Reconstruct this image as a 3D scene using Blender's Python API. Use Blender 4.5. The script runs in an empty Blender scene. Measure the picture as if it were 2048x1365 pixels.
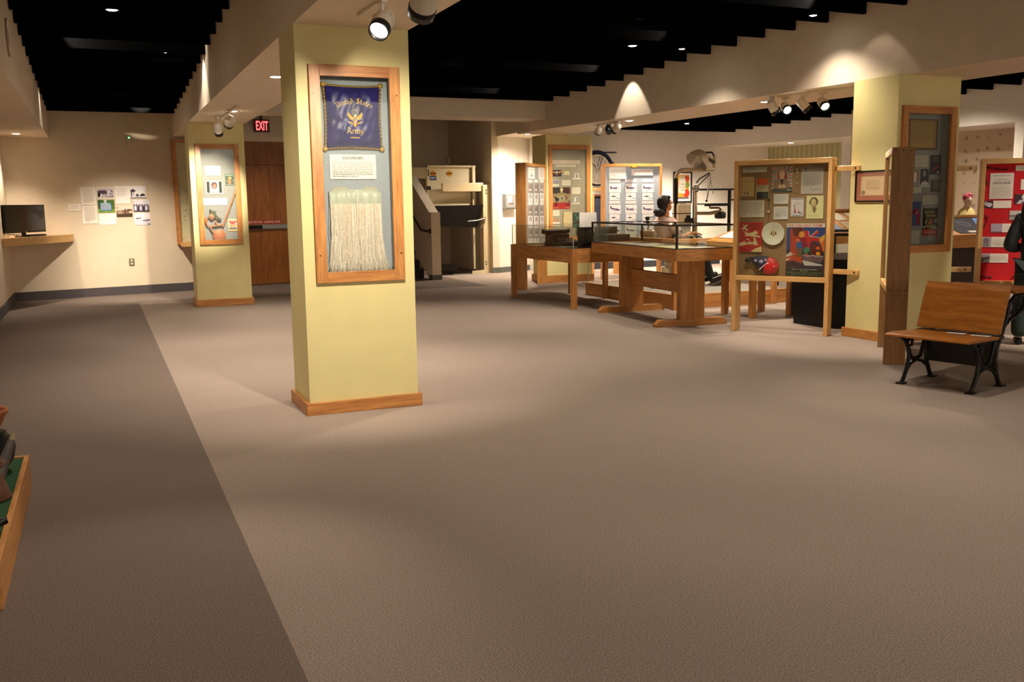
import bpy, math, random
from mathutils import Vector, Matrix
random.seed(7)
SC = bpy.context.scene
COL = SC.collection
PI = math.pi
# ------------------------------------------------------------------ camera
FPX, IW, IH, HC = 1892.06, 2048, 1365, 1.53
yaw, pit, rol = (math.radians(a) for a in (23.39038, -8.3426, -0.7498))
F_ = Vector((math.sin(yaw)*math.cos(pit), math.cos(yaw)*math.cos(pit), math.sin(pit)))
rt_ = Vector((math.cos(yaw), -math.sin(yaw), 0)); up_ = rt_.cross(F_)
R_ = math.cos(rol)*rt_ + math.sin(rol)*up_
U_ = -math.sin(rol)*rt_ + math.cos(rol)*up_
CP = Vector((0, 0, HC))
cam = bpy.data.cameras.new('camera'); cam.sensor_width = 36; cam.lens = 36*FPX/IW
cam.clip_start = 0.05; cam.clip_end = 100
co = bpy.data.objects.new('camera', cam); COL.objects.link(co)
mw = Matrix.Identity(4)
for i in range(3):
    mw[i][0], mw[i][1], mw[i][2], mw[i][3] = R_[i], U_[i], -F_[i], CP[i]
co.matrix_world = mw
SC.camera = co
# ------------------------------------------------------------------ world, exposure
w = bpy.data.worlds.new('world'); SC.world = w; w.use_nodes = True
w.node_tree.nodes['Background'].inputs[0].default_value = (1.0, .86, .70, 1)
w.node_tree.nodes['Background'].inputs[1].default_value = 0.75
SC.view_settings.view_transform = 'Standard'; SC.view_settings.look = 'None'
SC.view_settings.exposure = 1.5; SC.view_settings.gamma = 1
SC.view_settings.use_curve_mapping = False
SC.cycles.max_bounces = 8; SC.cycles.transparent_max_bounces = 24
SC.cycles.sample_clamp_indirect = 4.0
WARM = (1.0, .87, .72)

# ------------------------------------------------------------------ measuring helpers (photo pixel -> point on a plane of the room)
def ray(x, y): return R_*((x-1024)/FPX) + U_*((682.5-y)/FPX) + F_
def fl(x, y, z=0.0):
    d = ray(x, y); return CP + d*((z-HC)/d.z)
def px(x, y, X):
    d = ray(x, y); return CP + d*(X/d.x)
def py(x, y, Y):
    d = ray(x, y); return CP + d*(Y/d.y)
def pp(x, y, P, n):
    d = ray(x, y); P = Vector(P); n = Vector(n); return CP + d*((P-CP).dot(n)/d.dot(n))

# ------------------------------------------------------------------ materials
MATS = {}
def lin(c):
    return tuple(v/12.92 if v <= .04045 else ((v+.055)/1.055)**2.4 for v in c)
def hx(h): return lin(tuple(int(h[i:i+2], 16)/255 for i in (0, 2, 4)))
def newmat(name):
    m = bpy.data.materials.new(name); m.use_nodes = True
    nt = m.node_tree; return m, nt, nt.nodes['Principled BSDF']
def flat(name, h, rough=.6, metal=0.0, spec=.5, noise=.05, ns=30.0):
    if name in MATS: return MATS[name]
    m, nt, b = newmat(name)
    c = hx(h) if isinstance(h, str) else h
    if noise:
        tc = nt.nodes.new('ShaderNodeTexCoord'); n = nt.nodes.new('ShaderNodeTexNoise')
        n.inputs['Scale'].default_value = ns; n.inputs['Detail'].default_value = 3
        nt.links.new(tc.outputs['Object'], n.inputs['Vector'])
        r = nt.nodes.new('ShaderNodeValToRGB')
        r.color_ramp.elements[0].position = .3; r.color_ramp.elements[1].position = .7
        r.color_ramp.elements[0].color = tuple(v*(1-noise) for v in c)+(1,)
        r.color_ramp.elements[1].color = tuple(min(1, v*(1+noise)) for v in c)+(1,)
        nt.links.new(n.outputs[0], r.inputs[0]); nt.links.new(r.outputs[0], b.inputs['Base Color'])
    else:
        b.inputs['Base Color'].default_value = c+(1,)
    b.inputs['Roughness'].default_value = rough; b.inputs['Metallic'].default_value = metal
    b.inputs['Specular IOR Level'].default_value = spec
    MATS[name] = m; return m
def ink(h):                                           # printed colour on paper, cloth or board
    return flat('print_'+h, h, .7, 0, .25, 0)
def emit(name, c, s):
    if name in MATS: return MATS[name]
    m = bpy.data.materials.new(name); m.use_nodes = True; nt = m.node_tree
    b = nt.nodes['Principled BSDF']; b.inputs['Base Color'].default_value = c+(1,)
    b.inputs['Emission Color'].default_value = c+(1,); b.inputs['Emission Strength'].default_value = s
    MATS[name] = m; return m
def wood(name, h1, h2, axis, rough=.42, sc=1.0):
    if name in MATS: return MATS[name]
    m, nt, b = newmat(name)
    tc = nt.nodes.new('ShaderNodeTexCoord'); mp = nt.nodes.new('ShaderNodeMapping')
    s = [9*sc]*3; s['xyz'.index(axis)] = .8*sc; mp.inputs['Scale'].default_value = s
    n = nt.nodes.new('ShaderNodeTexNoise'); n.inputs['Scale'].default_value = 2.2
    n.inputs['Detail'].default_value = 5; n.inputs['Distortion'].default_value = 1.6
    wv = nt.nodes.new('ShaderNodeTexNoise'); wv.inputs['Scale'].default_value = 14; wv.inputs['Detail'].default_value = 2
    mx = nt.nodes.new('ShaderNodeMath'); mx.operation = 'MULTIPLY_ADD'; mx.inputs[1].default_value = .35
    r = nt.nodes.new('ShaderNodeValToRGB')
    r.color_ramp.elements[0].position = .42; r.color_ramp.elements[1].position = .92
    r.color_ramp.elements[0].color = hx(h1)+(1,); r.color_ramp.elements[1].color = hx(h2)+(1,)
    L = nt.links.new
    L(tc.outputs['Object'], mp.inputs[0]); L(mp.outputs[0], n.inputs[0]); L(mp.outputs[0], wv.inputs[0])
    L(wv.outputs[0], mx.inputs[0]); L(n.outputs[0], mx.inputs[2]); L(mx.outputs[0], r.inputs[0])
    L(r.outputs[0], b.inputs['Base Color'])
    b.inputs['Roughness'].default_value = rough
    MATS[name] = m; return m
def glassmat():
    m = bpy.data.materials.new('clear_glass'); m.use_nodes = True; nt = m.node_tree
    nt.nodes.remove(nt.nodes['Principled BSDF']); out = nt.nodes['Material Output']
    t = nt.nodes.new('ShaderNodeBsdfTransparent'); t.inputs[0].default_value = (.95, .97, .95, 1)
    g = nt.nodes.new('ShaderNodeBsdfGlossy'); g.inputs['Roughness'].default_value = .02
    f = nt.nodes.new('ShaderNodeFresnel'); f.inputs[0].default_value = 1.45
    mx = nt.nodes.new('ShaderNodeMixShader'); L = nt.links.new
    ge = nt.nodes.new('ShaderNodeNewGeometry'); mi = nt.nodes.new('ShaderNodeMix')   # same reflection on both faces of a thin pane
    mi.inputs[2].default_value = 1.45; mi.inputs[3].default_value = 1/1.45; L(ge.outputs['Backfacing'], mi.inputs[0]); L(mi.outputs[0], f.inputs[0])
    L(f.outputs[0], mx.inputs[0]); L(t.outputs[0], mx.inputs[1]); L(g.outputs[0], mx.inputs[2]); L(mx.outputs[0], out.inputs[0])
    return m
GLASS = glassmat()
def carpet():
    m, nt, b = newmat('carpet'); L = nt.links.new
    tc = nt.nodes.new('ShaderNodeTexCoord'); sep = nt.nodes.new('ShaderNodeSeparateXYZ')
    L(tc.outputs['Object'], sep.inputs[0])
    n1 = nt.nodes.new('ShaderNodeTexNoise'); n1.inputs['Scale'].default_value = 150; n1.inputs['Detail'].default_value = 4; n1.inputs['Roughness'].default_value = .8
    n2 = nt.nodes.new('ShaderNodeTexNoise'); n2.inputs['Scale'].default_value = 1.3; n2.inputs['Detail'].default_value = 3
    for n in (n1, n2): L(tc.outputs['Object'], n.inputs['Vector'])
    def ramp(a, c):
        r = nt.nodes.new('ShaderNodeValToRGB'); r.color_ramp.elements[0].position = .36; r.color_ramp.elements[1].position = .64
        r.color_ramp.elements[0].color = hx(a)+(1,); r.color_ramp.elements[1].color = hx(c)+(1,)
        L(n1.outputs[0], r.inputs[0]); return r
    rl = ramp('74665b', 'bba99b'); rd = ramp('554a43', '8f7f74')
    def cmp(o, op, v):
        q = nt.nodes.new('ShaderNodeMath'); q.operation = op; q.inputs[1].default_value = v; L(o, q.inputs[0]); return q
    a = cmp(sep.outputs[0], 'LESS_THAN', .522); c = cmp(sep.outputs[1], 'GREATER_THAN', 16.3); d = cmp(sep.outputs[0], 'LESS_THAN', 6.6)
    cd = nt.nodes.new('ShaderNodeMath'); cd.operation = 'MULTIPLY'; L(c.outputs[0], cd.inputs[0]); L(d.outputs[0], cd.inputs[1])
    mxx = nt.nodes.new('ShaderNodeMath'); mxx.operation = 'MAXIMUM'; L(a.outputs[0], mxx.inputs[0]); L(cd.outputs[0], mxx.inputs[1])
    mix = nt.nodes.new('ShaderNodeMix'); mix.data_type = 'RGBA'
    L(mxx.outputs[0], mix.inputs[0]); L(rl.outputs[0], mix.inputs[6]); L(rd.outputs[0], mix.inputs[7])
    r2 = nt.nodes.new('ShaderNodeValToRGB'); r2.color_ramp.elements[0].color = (.88, .88, .88, 1); r2.color_ramp.elements[1].color = (1, 1, 1, 1)
    L(n2.outputs[0], r2.inputs[0])
    mul = nt.nodes.new('ShaderNodeMix'); mul.data_type = 'RGBA'; mul.blend_type = 'MULTIPLY'; mul.inputs[0].default_value = 1
    L(mix.outputs[2], mul.inputs[6]); L(r2.outputs[0], mul.inputs[7]); L(mul.outputs[2], b.inputs['Base Color'])
    bp = nt.nodes.new('ShaderNodeBump'); bp.inputs['Strength'].default_value = .12; bp.inputs['Distance'].default_value = .006
    L(n1.outputs[0], bp.inputs['Height']); L(bp.outputs[0], b.inputs['Normal'])
    b.inputs['Roughness'].default_value = .95; b.inputs['Specular IOR Level'].default_value = .1
    return m
CARPET = carpet()
def stripes():
    m, nt, b = newmat('green_striped_wallpaper'); L = nt.links.new
    tc = nt.nodes.new('ShaderNodeTexCoord'); wv = nt.nodes.new('ShaderNodeTexWave'); wv.bands_direction = 'Y'
    wv.inputs['Scale'].default_value = 2.2; wv.inputs['Distortion'].default_value = 0
    r = nt.nodes.new('ShaderNodeValToRGB'); e = r.color_ramp.elements
    e[0].color = hx('a09a70')+(1,); e[1].color = hx('b4ae84')+(1,); e[0].position = .55; e[1].position = .95
    L(tc.outputs['Object'], wv.inputs[0]); L(wv.outputs[0], r.inputs[0]); L(r.outputs[0], b.inputs['Base Color'])
    b.inputs['Roughness'].default_value = .8; return m
def floral():
    m, nt, b = newmat('floral_wallpaper'); L = nt.links.new
    tc = nt.nodes.new('ShaderNodeTexCoord'); mp = nt.nodes.new('ShaderNodeMapping'); mp.inputs['Scale'].default_value = (0.001, 4.6, 4.6)
    v = nt.nodes.new('ShaderNodeTexVoronoi'); v.inputs['Scale'].default_value = 1.0; v.inputs['Randomness'].default_value = .25
    n = nt.nodes.new('ShaderNodeTexNoise'); n.inputs['Scale'].default_value = 38; n.inputs['Detail'].default_value = 2
    ad = nt.nodes.new('ShaderNodeMath'); ad.operation = 'MULTIPLY_ADD'; ad.inputs[1].default_value = .42
    r = nt.nodes.new('ShaderNodeValToRGB'); e = r.color_ramp.elements
    e[0].color = hx('80634e')+(1,); e[1].color = hx('b8a48c')+(1,); e[0].position = .26; e[1].position = .44
    L(tc.outputs['Object'], mp.inputs[0]); L(mp.outputs[0], v.inputs['Vector']); L(tc.outputs['Object'], n.inputs[0])
    L(n.outputs[0], ad.inputs[0]); L(v.outputs['Distance'], ad.inputs[2]); L(ad.outputs[0], r.inputs[0]); L(r.outputs[0], b.inputs['Base Color'])
    b.inputs['Roughness'].default_value = .8; return m
BEIGE = flat('beige_wall_paint', 'd8c6aa', .75, noise=.03, ns=6)
BEAMC = flat('warm_beam_paint', 'e0d0b9', .75, noise=.03, ns=6)
WHITE = flat('white_wall_paint', 'e4dccf', .7, noise=.02, ns=6)
YEL = flat('yellow_column_paint', 'ddd092', .6, noise=.03, ns=5)
BLACKP = flat('black_ceiling_paint', (.0028,.0028,.0030), 1.0, 0, 0.0, 0)
COVE = flat('dark_carpet_cove', '4a4444', .95, noise=.3, ns=90)
GREYCOVE = flat('grey_vinyl_cove', '5c6058', .5)
OAKX = wood('oak_grain_x', 'a8682c', 'd79c58', 'x'); OAKY = wood('oak_grain_y', 'a8682c', 'd79c58', 'y'); OAKZ = wood('oak_grain_z', 'a8682c', 'd79c58', 'z')
ORX = wood('red_oak_grain_x', 'a0622c', 'd2944e', 'x'); ORZ = wood('red_oak_grain_z', 'a0622c', 'd2944e', 'z'); ORY = wood('red_oak_grain_y', 'a0622c', 'd2944e', 'y')
DOORW = wood('door_veneer', '7c4419', 'a8682e', 'y', .35, .8); BROWNY = wood('brown_oak_y', '80562f', '9a7040', 'y')
PALEZ = wood('pale_maple_z', 'c58f4c', 'e2b878', 'z'); PALEX = wood('pale_maple_x', 'c58f4c', 'e2b878', 'x'); PALEY = wood('pale_maple_y', 'c58f4c', 'e2b878', 'y')
BROWNZ = wood('brown_oak_z', '8a5a30', 'a8723e', 'z')
BENCHW = wood('bench_varnish_y', '86490f', 'b8732a', 'y', .3)
CREAM = flat('cream_enamel', 'cbbd9c', .4); MCREAM = flat('cream_metal', 'c4b08c', .3)
BLKM = flat('black_metal', '141312', .35, .3); BLKI = flat('black_cast_iron', '0e0d0d', .45, .2)
BLKPL = flat('black_plastic', '070708', .35, 0, .3); SCREEN = flat('dark_screen', '15130f', .12, 0, .6, 0)
LAMPW = flat('lamp_white_enamel', 'd9cfbd', .35); STEEL = flat('steel', 'a8a49c', .3, .9); CHROME = flat('chrome', 'c8c4bc', .15, 1.0)
GREYM = flat('grey_metal', '8d8f8c', .45, .1)
FELTG = flat('grey_felt', '96938e', .9, noise=.08, ns=60); FELTB = flat('bluegrey_felt', '979ca2', .9, noise=.06, ns=60)
TAUPE = flat('taupe_cloth', 'a39680', .9, noise=.08, ns=60); BROWNB = flat('brown_board', '94714c', .9, noise=.06, ns=80)
REDF = flat('red_felt', 'c4101c', .85, noise=.06, ns=80)
LENS = emit('lamp_lens', (1, .95, .86), 14.0)
EXITRED = emit('exit_red', (1.0, .05, .05), 2.2); EXITBODY = flat('exit_body', '4a2a22', .5)

# ------------------------------------------------------------------ mesh builder
TXT = {}
def text_mesh(s):
    if s in TXT: return TXT[s]
    c = bpy.data.curves.new('t', 'FONT'); c.body = s; c.size = 1; c.align_x = 'CENTER'; c.resolution_u = 2; c.offset = .014
    o = bpy.data.objects.new('t', c); COL.objects.link(o)
    dg = bpy.context.evaluated_depsgraph_get(); me = bpy.data.meshes.new_from_object(o.evaluated_get(dg))
    vs = [tuple(v.co) for v in me.vertices]; fs = [tuple(p.vertices) for p in me.polygons]
    if vs:
        x0 = min(v[0] for v in vs); x1 = max(v[0] for v in vs); y1 = max(v[1] for v in vs); y0 = min(v[1] for v in vs)
        y0 = min(0, y0)
        vs = [((v[0]-(x0+x1)/2)/(x1-x0), v[1]/(y1 if y1 else 1), 0) for v in vs]; asp = (x1-x0)/y1
    else: asp = 1
    bpy.data.objects.remove(o); bpy.data.curves.remove(c); bpy.data.meshes.remove(me)
    TXT[s] = (vs, fs, asp); return TXT[s]

class MB:
    def __init__(s): s.v = []; s.f = []; s.mi = []; s.sm = []; s.mats = []; s.M = Matrix.Identity(4)
    def add(s, vs, fs, mat, sm=False):
        if mat not in s.mats: s.mats.append(mat)
        k = s.mats.index(mat); b = len(s.v)
        s.v += [tuple(s.M @ Vector(v)) for v in vs]
        for f in fs: s.f.append([b+i for i in f]); s.mi.append(k); s.sm.append(sm)
        return s
    def bx(s, x0, x1, y0, y1, z0, z1, mat):
        if x0 > x1: x0, x1 = x1, x0
        if y0 > y1: y0, y1 = y1, y0
        if z0 > z1: z0, z1 = z1, z0
        vs = [(x0,y0,z0),(x1,y0,z0),(x1,y1,z0),(x0,y1,z0),(x0,y0,z1),(x1,y0,z1),(x1,y1,z1),(x0,y1,z1)]
        return s.add(vs, [(0,3,2,1),(4,5,6,7),(0,1,5,4),(1,2,6,5),(2,3,7,6),(3,0,4,7)], mat)
    def prism(s, pts, z0, z1, mat):
        a = sum(pts[i][0]*pts[(i+1) % len(pts)][1]-pts[(i+1) % len(pts)][0]*pts[i][1] for i in range(len(pts)))
        if a < 0: pts = pts[::-1]
        n = len(pts); vs = [(p[0],p[1],z0) for p in pts]+[(p[0],p[1],z1) for p in pts]
        return s.add(vs, [tuple(range(n))[::-1], tuple(range(n,2*n))]+[(i,(i+1)%n,n+(i+1)%n,n+i) for i in range(n)], mat)
    def poly(s, pts, mat): return s.add(pts, [tuple(range(len(pts)))], mat)
    def beam(s, a, b, wx, wz, mat, up=(0,0,1)):       # rectangular bar from a to b
        a = Vector(a); b = Vector(b); d = (b-a).normalized(); u = Vector(up)
        if abs(d.dot(u)) > .98: u = Vector((1,0,0))
        x = d.cross(u).normalized(); z = x.cross(d)
        vs = [p+x*i*wx/2+z*j*wz/2 for p in (a,b) for i,j in ((-1,-1),(1,-1),(1,1),(-1,1))]
        return s.add(vs, [(0,1,2,3),(7,6,5,4),(0,4,5,1),(1,5,6,2),(2,6,7,3),(3,7,4,0)], mat)
    def tube(s, pts, r, mat, n=8, closed=False):
        pts = [Vector(p) for p in pts]; m = len(pts); rr = r if isinstance(r, (list, tuple)) else [r]*m
        vs = []; pu = None
        for i, p in enumerate(pts):
            q0 = pts[i-1] if (i > 0 or closed) else p; q1 = pts[(i+1) % m] if (i < m-1 or closed) else p
            t = (q1-q0).normalized()
            if pu is None:
                pu = t.cross(Vector((0,0,1)) if abs(t.z) < .9 else Vector((1,0,0))).normalized()
            pu = (pu - t*pu.dot(t)).normalized(); pv = t.cross(pu)
            for k in range(n):
                a = 2*PI*k/n; vs.append(p+(pu*math.cos(a)+pv*math.sin(a))*rr[i])
        fs = []
        for i in range(m if closed else m-1):
            j = (i+1) % m
            for k in range(n): fs.append((i*n+k, i*n+(k+1)%n, j*n+(k+1)%n, j*n+k))
        s.add(vs, fs, mat, True)
        if not closed: s.add(vs[:n], [tuple(range(n))[::-1]], mat); s.add(vs[-n:], [tuple(range(n))], mat)
        return s
    def lathe(s, prof, mat, n=24, c=(0,0,0), sm=True):
        vs = []; fs = []
        for r, z in prof:
            for k in range(n): a = 2*PI*k/n; vs.append((c[0]+r*math.cos(a), c[1]+r*math.sin(a), c[2]+z))
        for i in range(len(prof)-1):
            for k in range(n): fs.append((i*n+k, i*n+(k+1)%n, (i+1)*n+(k+1)%n, (i+1)*n+k))
        return s.add(vs, fs, mat, sm)
    def cyl(s, a, b, r, mat, n=20, r2=None): return s.tube([a, b], [r, r if r2 is None else r2], mat, n)
    def ball(s, c, r, mat, nu=16, nv=10):
        if not isinstance(r, (tuple, list)): r = (r,)*3
        vs = [(c[0], c[1], c[2]-r[2])]
        for j in range(1, nv):
            t = -PI/2+PI*j/nv
            for i in range(nu): a = 2*PI*i/nu; vs.append((c[0]+r[0]*math.cos(t)*math.cos(a), c[1]+r[1]*math.cos(t)*math.sin(a), c[2]+r[2]*math.sin(t)))
        vs.append((c[0], c[1], c[2]+r[2])); e = len(vs)-1; fs = []
        for i in range(nu):
            fs.append((0, 1+(i+1)%nu, 1+i)); fs.append((e, e-nu+i, e-nu+(i+1)%nu))
            for j in range(nv-2):
                a = 1+j*nu; fs.append((a+i, a+(i+1)%nu, a+nu+(i+1)%nu, a+nu+i))
        return s.add(vs, fs, mat, True)
    def text(s, t, x, y, z, h, mat, wmax=None):        # centred, cap height h, in the local xy plane
        vs, fs, asp = text_mesh(t); ww = asp*h
        if wmax: ww = wmax
        return s.add([(x+v[0]*ww, y+v[1]*h, z) for v in vs], fs, mat)
    def build(s, name, parent=None, M=None, bevel=0, sub=0):
        me = bpy.data.meshes.new(name); me.from_pydata(s.v, [], s.f)
        for m in s.mats: me.materials.append(m)
        me.polygons.foreach_set('material_index', s.mi); me.polygons.foreach_set('use_smooth', s.sm); me.update()
        o = bpy.data.objects.new(name, me); COL.objects.link(o)
        if parent: o.parent = parent
        if M is not None: o.matrix_local = M
        elif parent is None and s.v:                     # put the origin at the base of the thing
            xs = [v[0] for v in s.v]; ys = [v[1] for v in s.v]; zs = [v[2] for v in s.v]
            c = Vector(((min(xs)+max(xs))/2, (min(ys)+max(ys))/2, min(zs)))
            me.transform(Matrix.Translation(-c)); o.location = c
        if bevel:
            b = o.modifiers.new('bevel', 'BEVEL'); b.width = bevel; b.segments = 2; b.limit_method = 'ANGLE'
        if sub:
            b = o.modifiers.new('sub', 'SUBSURF'); b.levels = sub; b.render_levels = sub
        return o
def tag(o, label=None, cat=None, group=None, kind=None):
    if label: o['label'] = label
    if cat: o['category'] = cat
    if group: o['group'] = group
    if kind: o['kind'] = kind
    return o
def thing(name, label, cat, M=None, group=None, loc=None):
    o = bpy.data.objects.new(name, None); COL.objects.link(o); o.empty_display_size = .1
    if M is not None: o.matrix_world = M
    if loc is not None: o.location = loc
    return tag(o, label, cat, group)
def struct(mb, name): return tag(mb.build(name, M=Matrix.Identity(4)), kind='structure')
def basis(O, u, n=None, v=(0,0,1)):                    # local x=u, y=v, z=n
    u = Vector(u).normalized(); v = Vector(v)
    n = u.cross(v).normalized() if n is None else Vector(n).normalized()
    v = n.cross(u).normalized()
    M = Matrix.Identity(4)
    for i in range(3): M[i][0], M[i][1], M[i][2], M[i][3] = u[i], v[i], n[i], O[i]
    return M
def zrot(loc, a): return Matrix.Translation(Vector(loc)) @ Matrix.Rotation(a, 4, 'Z')
def spot(parent, loc, target, watt, deg=100, blend=.6, r=.04, col=WARM):
    l = bpy.data.lights.new('bulb', 'SPOT'); l.energy = watt; l.spot_size = math.radians(deg); l.spot_blend = blend
    l.shadow_soft_size = r; l.color = col
    o = bpy.data.objects.new('bulb', l); COL.objects.link(o)
    d = Vector(target)-Vector(loc)
    M = Matrix.Translation(Vector(loc)) @ d.to_track_quat('-Z', 'Y').to_matrix().to_4x4()
    o.parent = parent; o.matrix_world = M
    if parent: bpy.context.view_layer.update(); o.matrix_local = parent.matrix_world.inverted() @ M
    return o

class Plane:
    def __init__(s, O, u, off=0.0):
        s.u = Vector(u).normalized(); s.v = Vector((0,0,1)); s.n = s.u.cross(s.v).normalized(); s.O = Vector(O)+s.n*off
    def uv(s, x, y):
        p = pp(x,y,s.O,s.n)-s.O; return p.dot(s.u), p.dot(s.v)
    def rect(s, r):
        x0,y0,x1,y1 = r
        a = s.uv(x0,(y0+y1)/2); b = s.uv(x1,(y0+y1)/2); c = s.uv((x0+x1)/2,y0); d = s.uv((x0+x1)/2,y1)
        return (a[0]+b[0])/2, (c[1]+d[1])/2, abs(b[0]-a[0]), abs(c[1]-d[1])
    def M(s, u, v, off=0): return basis(s.O+s.u*u+s.v*v+s.n*off, s.u, s.n)
# ================================================================== THE ROOM
ZB = 2.777                                              # underside of the beams
mb = MB(); mb.poly([(-8,-9,0),(22,-9,0),(22,26,0),(-8,26,0)], CARPET); struct(mb, 'floor')
mb = MB(); mb.bx(-1.6,22,-9,26,3.95,4.05,BLACKP); struct(mb, 'ceiling')
W1a, W1b, W1c, W1d = Vector((-1.35,17.69,0)), Vector((1.53,18.32,0)), Vector((2.40,18.72,0)), Vector((4.0,19.05,0))
def wallseg(mb, a, b, z0, z1, mat, t=.15):
    a = Vector(a); b = Vector(b); d = (b-a).normalized(); n = Vector((-d.y, d.x, 0))*t
    mb.prism([(a.x,a.y),(b.x,b.y),(b.x+n.x,b.y+n.y),(a.x+n.x,a.y+n.y)], z0, z1, mat)
mb = MB(); mb.bx(-1.55,-1.35,-9,17.85,0,3.95,BEIGE); struct(mb, 'wall_left')
mb = MB(); wallseg(mb,W1a,W1b,0,3.95,BEIGE); wallseg(mb,W1b,W1c,0,3.95,BEIGE); struct(mb, 'wall_back')
mb = MB(); mb.bx(-1.35,-1.325,-9,17.68,0,.15,COVE); struct(mb, 'baseboard_left')
def cove(mb, a, b, h, t, mat):
    a = Vector(a); b = Vector(b); d = (b-a).normalized(); n = Vector((d.y,-d.x,0))*t
    mb.prism([(a.x,a.y),(b.x,b.y),(b.x+n.x,b.y+n.y),(a.x+n.x,a.y+n.y)], 0, h, mat)
mb = MB(); cove(mb,W1a,W1b,.15,.02,COVE); cove(mb,W1b,W1c,.15,.02,COVE); struct(mb, 'baseboard_back')
# soffit along the left wall, beams
mb = MB(); mb.bx(-1.35,-.645,-9,17.8,2.69,3.95,BEAMC); struct(mb, 'trim_1')
mb = MB(); mb.bx(1.335,2.163,-9,18.4,ZB,3.95,BEAMC); struct(mb, 'trim_2')
B2 = [(8.25,-2.0),(7.772,6.1),(7.707,7.54),(7.62,8.6),(7.395,13.226),(7.21,15.3),(7.21,16.3),(8.12,16.3),(8.12,16.25),(8.42,14.2),(8.72,9.364),(8.72,7.5),(9.2,-2.0)]
mb = MB(); mb.prism(B2, ZB, 3.95, BEAMC); struct(mb, 'trim_3')
mb = MB(); mb.bx(2.163,7.25,15.13,15.76,2.95,3.95,BEAMC); struct(mb, 'trim_4')
B3 = [(13.5,19.0),(14.12,15.6),(14.42,11.7),(14.8,6),(16.4,6),(16.0,11.7),(15.7,15.6),(15.2,19.0)]
mb = MB(); mb.prism(B3, 2.77, 3.95, WHITE); struct(mb, 'trim_5')
mb = MB(); mb.bx(20.0,20.15,-9,26,0,3.95,WHITE); struct(mb, 'wall_right_end')  # unseen wall added to cut world light reflected in the column case glass
# right-hand diorama walls under the third beam
mb = MB(); wallseg(mb,(15.9,14.9,0),(15.2,19.2,0),0,2.77,stripes()); struct(mb, 'wall_green')
mb = MB(); wallseg(mb,(16.6,5.0,0),(15.4,14.8,0),0,2.77,floral()); struct(mb, 'wall_right')
mb = MB(); p = px(1690,400,14.32); mb.bx(p.x-.02,p.x+.3,p.y-.13,p.y+.13,0,2.77,WHITE); struct(mb, 'trim_6')
mb = MB(); p = px(2038,300,14.46); mb.bx(p.x-.02,p.x+.25,p.y-.09,p.y+.09,0,2.77,WHITE); struct(mb, 'trim_7')
# wall behind the bicycle and dental chair, lit stub wall, bulkhead, lift alcove
mb = MB(); wallseg(mb,(9.0,19.0,0),(15.3,19.0,0),0,3.95,WHITE); struct(mb, 'wall_far')
mb = MB(); mb.bx(9.0,13.7,18.98,19.0,0,.15,flat('navy_cove','24262c',.6)); struct(mb, 'baseboard_far')
K = Vector((8.03,19.19,0)); K2 = Vector((9.0,19.66,0))
mb = MB(); wallseg(mb,K,K2,0,3.95,WHITE); mb.bx(8.95,9.1,18.98,19.8,0,3.95,WHITE); struct(mb, 'wall_stub')
mb = MB(); cove(mb,K,K2,.12,.012,GREYCOVE); cove(mb,(7.86,19.2,0),K,.12,.012,GREYCOVE); struct(mb, 'baseboard_stub')
mb = MB(); wallseg(mb,(7.88,19.2,0),K,0,3.95,BEAMC); mb.bx(7.90,8.0,19.3,22.2,0,3.95,BEAMC); struct(mb, 'wall_alcove')
mb = MB(); mb.prism([(8.0,19.3),(7.98,16.3),(9.05,16.3),(9.05,19.7),(8.2,19.3)],2.94,3.9,BEAMC); struct(mb, 'trim_8')
mb = MB(); mb.bx(3.9,8.0,22.0,22.2,0,3.95,BEAMC); struct(mb, 'wall_stair')
mb = MB(); mb.bx(3.95,4.1,19.0,22.1,0,3.95,BEAMC); struct(mb, 'wall_stair_side')
# door wall
mb = MB()
dz0, dz1 = .0, py(520,283,18.85).z
hd = py(520,274,18.85).z
wallseg(mb,W1c,W1d,hd,3.95,BEAMC); wallseg(mb,W1c,(2.46,18.74,0),0,hd,BEAMC); wallseg(mb,(3.92,19.03,0),W1d,0,hd,BEAMC); struct(mb, 'wall_door')
DM = basis(Vector((2.46,18.79,0)), (W1d-W1c))
door = bpy.data.objects.new('door_1', None); COL.objects.link(door); door.matrix_world = DM; tag(door, kind='structure')
dsp = py(520,330,18.85).z
mb = MB(); mb.bx(.04,1.02,.012,dsp-.004,-.05,0,DOORW); mb.build('door_leaf', door)
mb = MB(); mb.bx(1.025,1.44,.012,dsp-.004,-.05,0,DOORW); mb.build('door_leaf', door)
mb = MB(); mb.bx(-.02,1.5,0,dz1,-.10,-.06,flat('dark_backing','20120a',.8)); mb.build('gap_blocker', door)  # added behind the door to keep world light out of its gaps
mb = MB(); mb.bx(.04,1.44,dsp+.004,dz1,-.05,0,DOORW); mb.build('transom_panel', door)
mb = MB(); mb.bx(-.02,1.5,dz1,hd,-.06,.02,BEAMC); mb.bx(-.02,.035,0,dz1,-.06,.02,BEAMC); mb.bx(1.445,1.5,0,dz1,-.06,.02,BEAMC); mb.build('door_frame', door)
zb = py(540,453,18.85).z
mb = MB(); mb.bx(.08,.98,zb-.045,zb+.03,0,.05,GREYM); mb.bx(.08,.45,zb-.04,zb+.025,.05,.075,BLKPL); mb.build('push_bar', door)
mb = MB(); mb.bx(1.05,1.42,zb-.045,zb+.03,0,.05,GREYM); mb.bx(1.05,1.2,zb-.04,zb+.025,.05,.075,BLKPL); mb.build('push_bar', door)
dpl = Plane((2.46,18.79,0),(W1d-W1c)); x0 = dpl.uv(486,447)[0]; x1 = dpl.uv(562,447)[0]; x = (x0+x1)/2; hw = (x1-x0)/2
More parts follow.
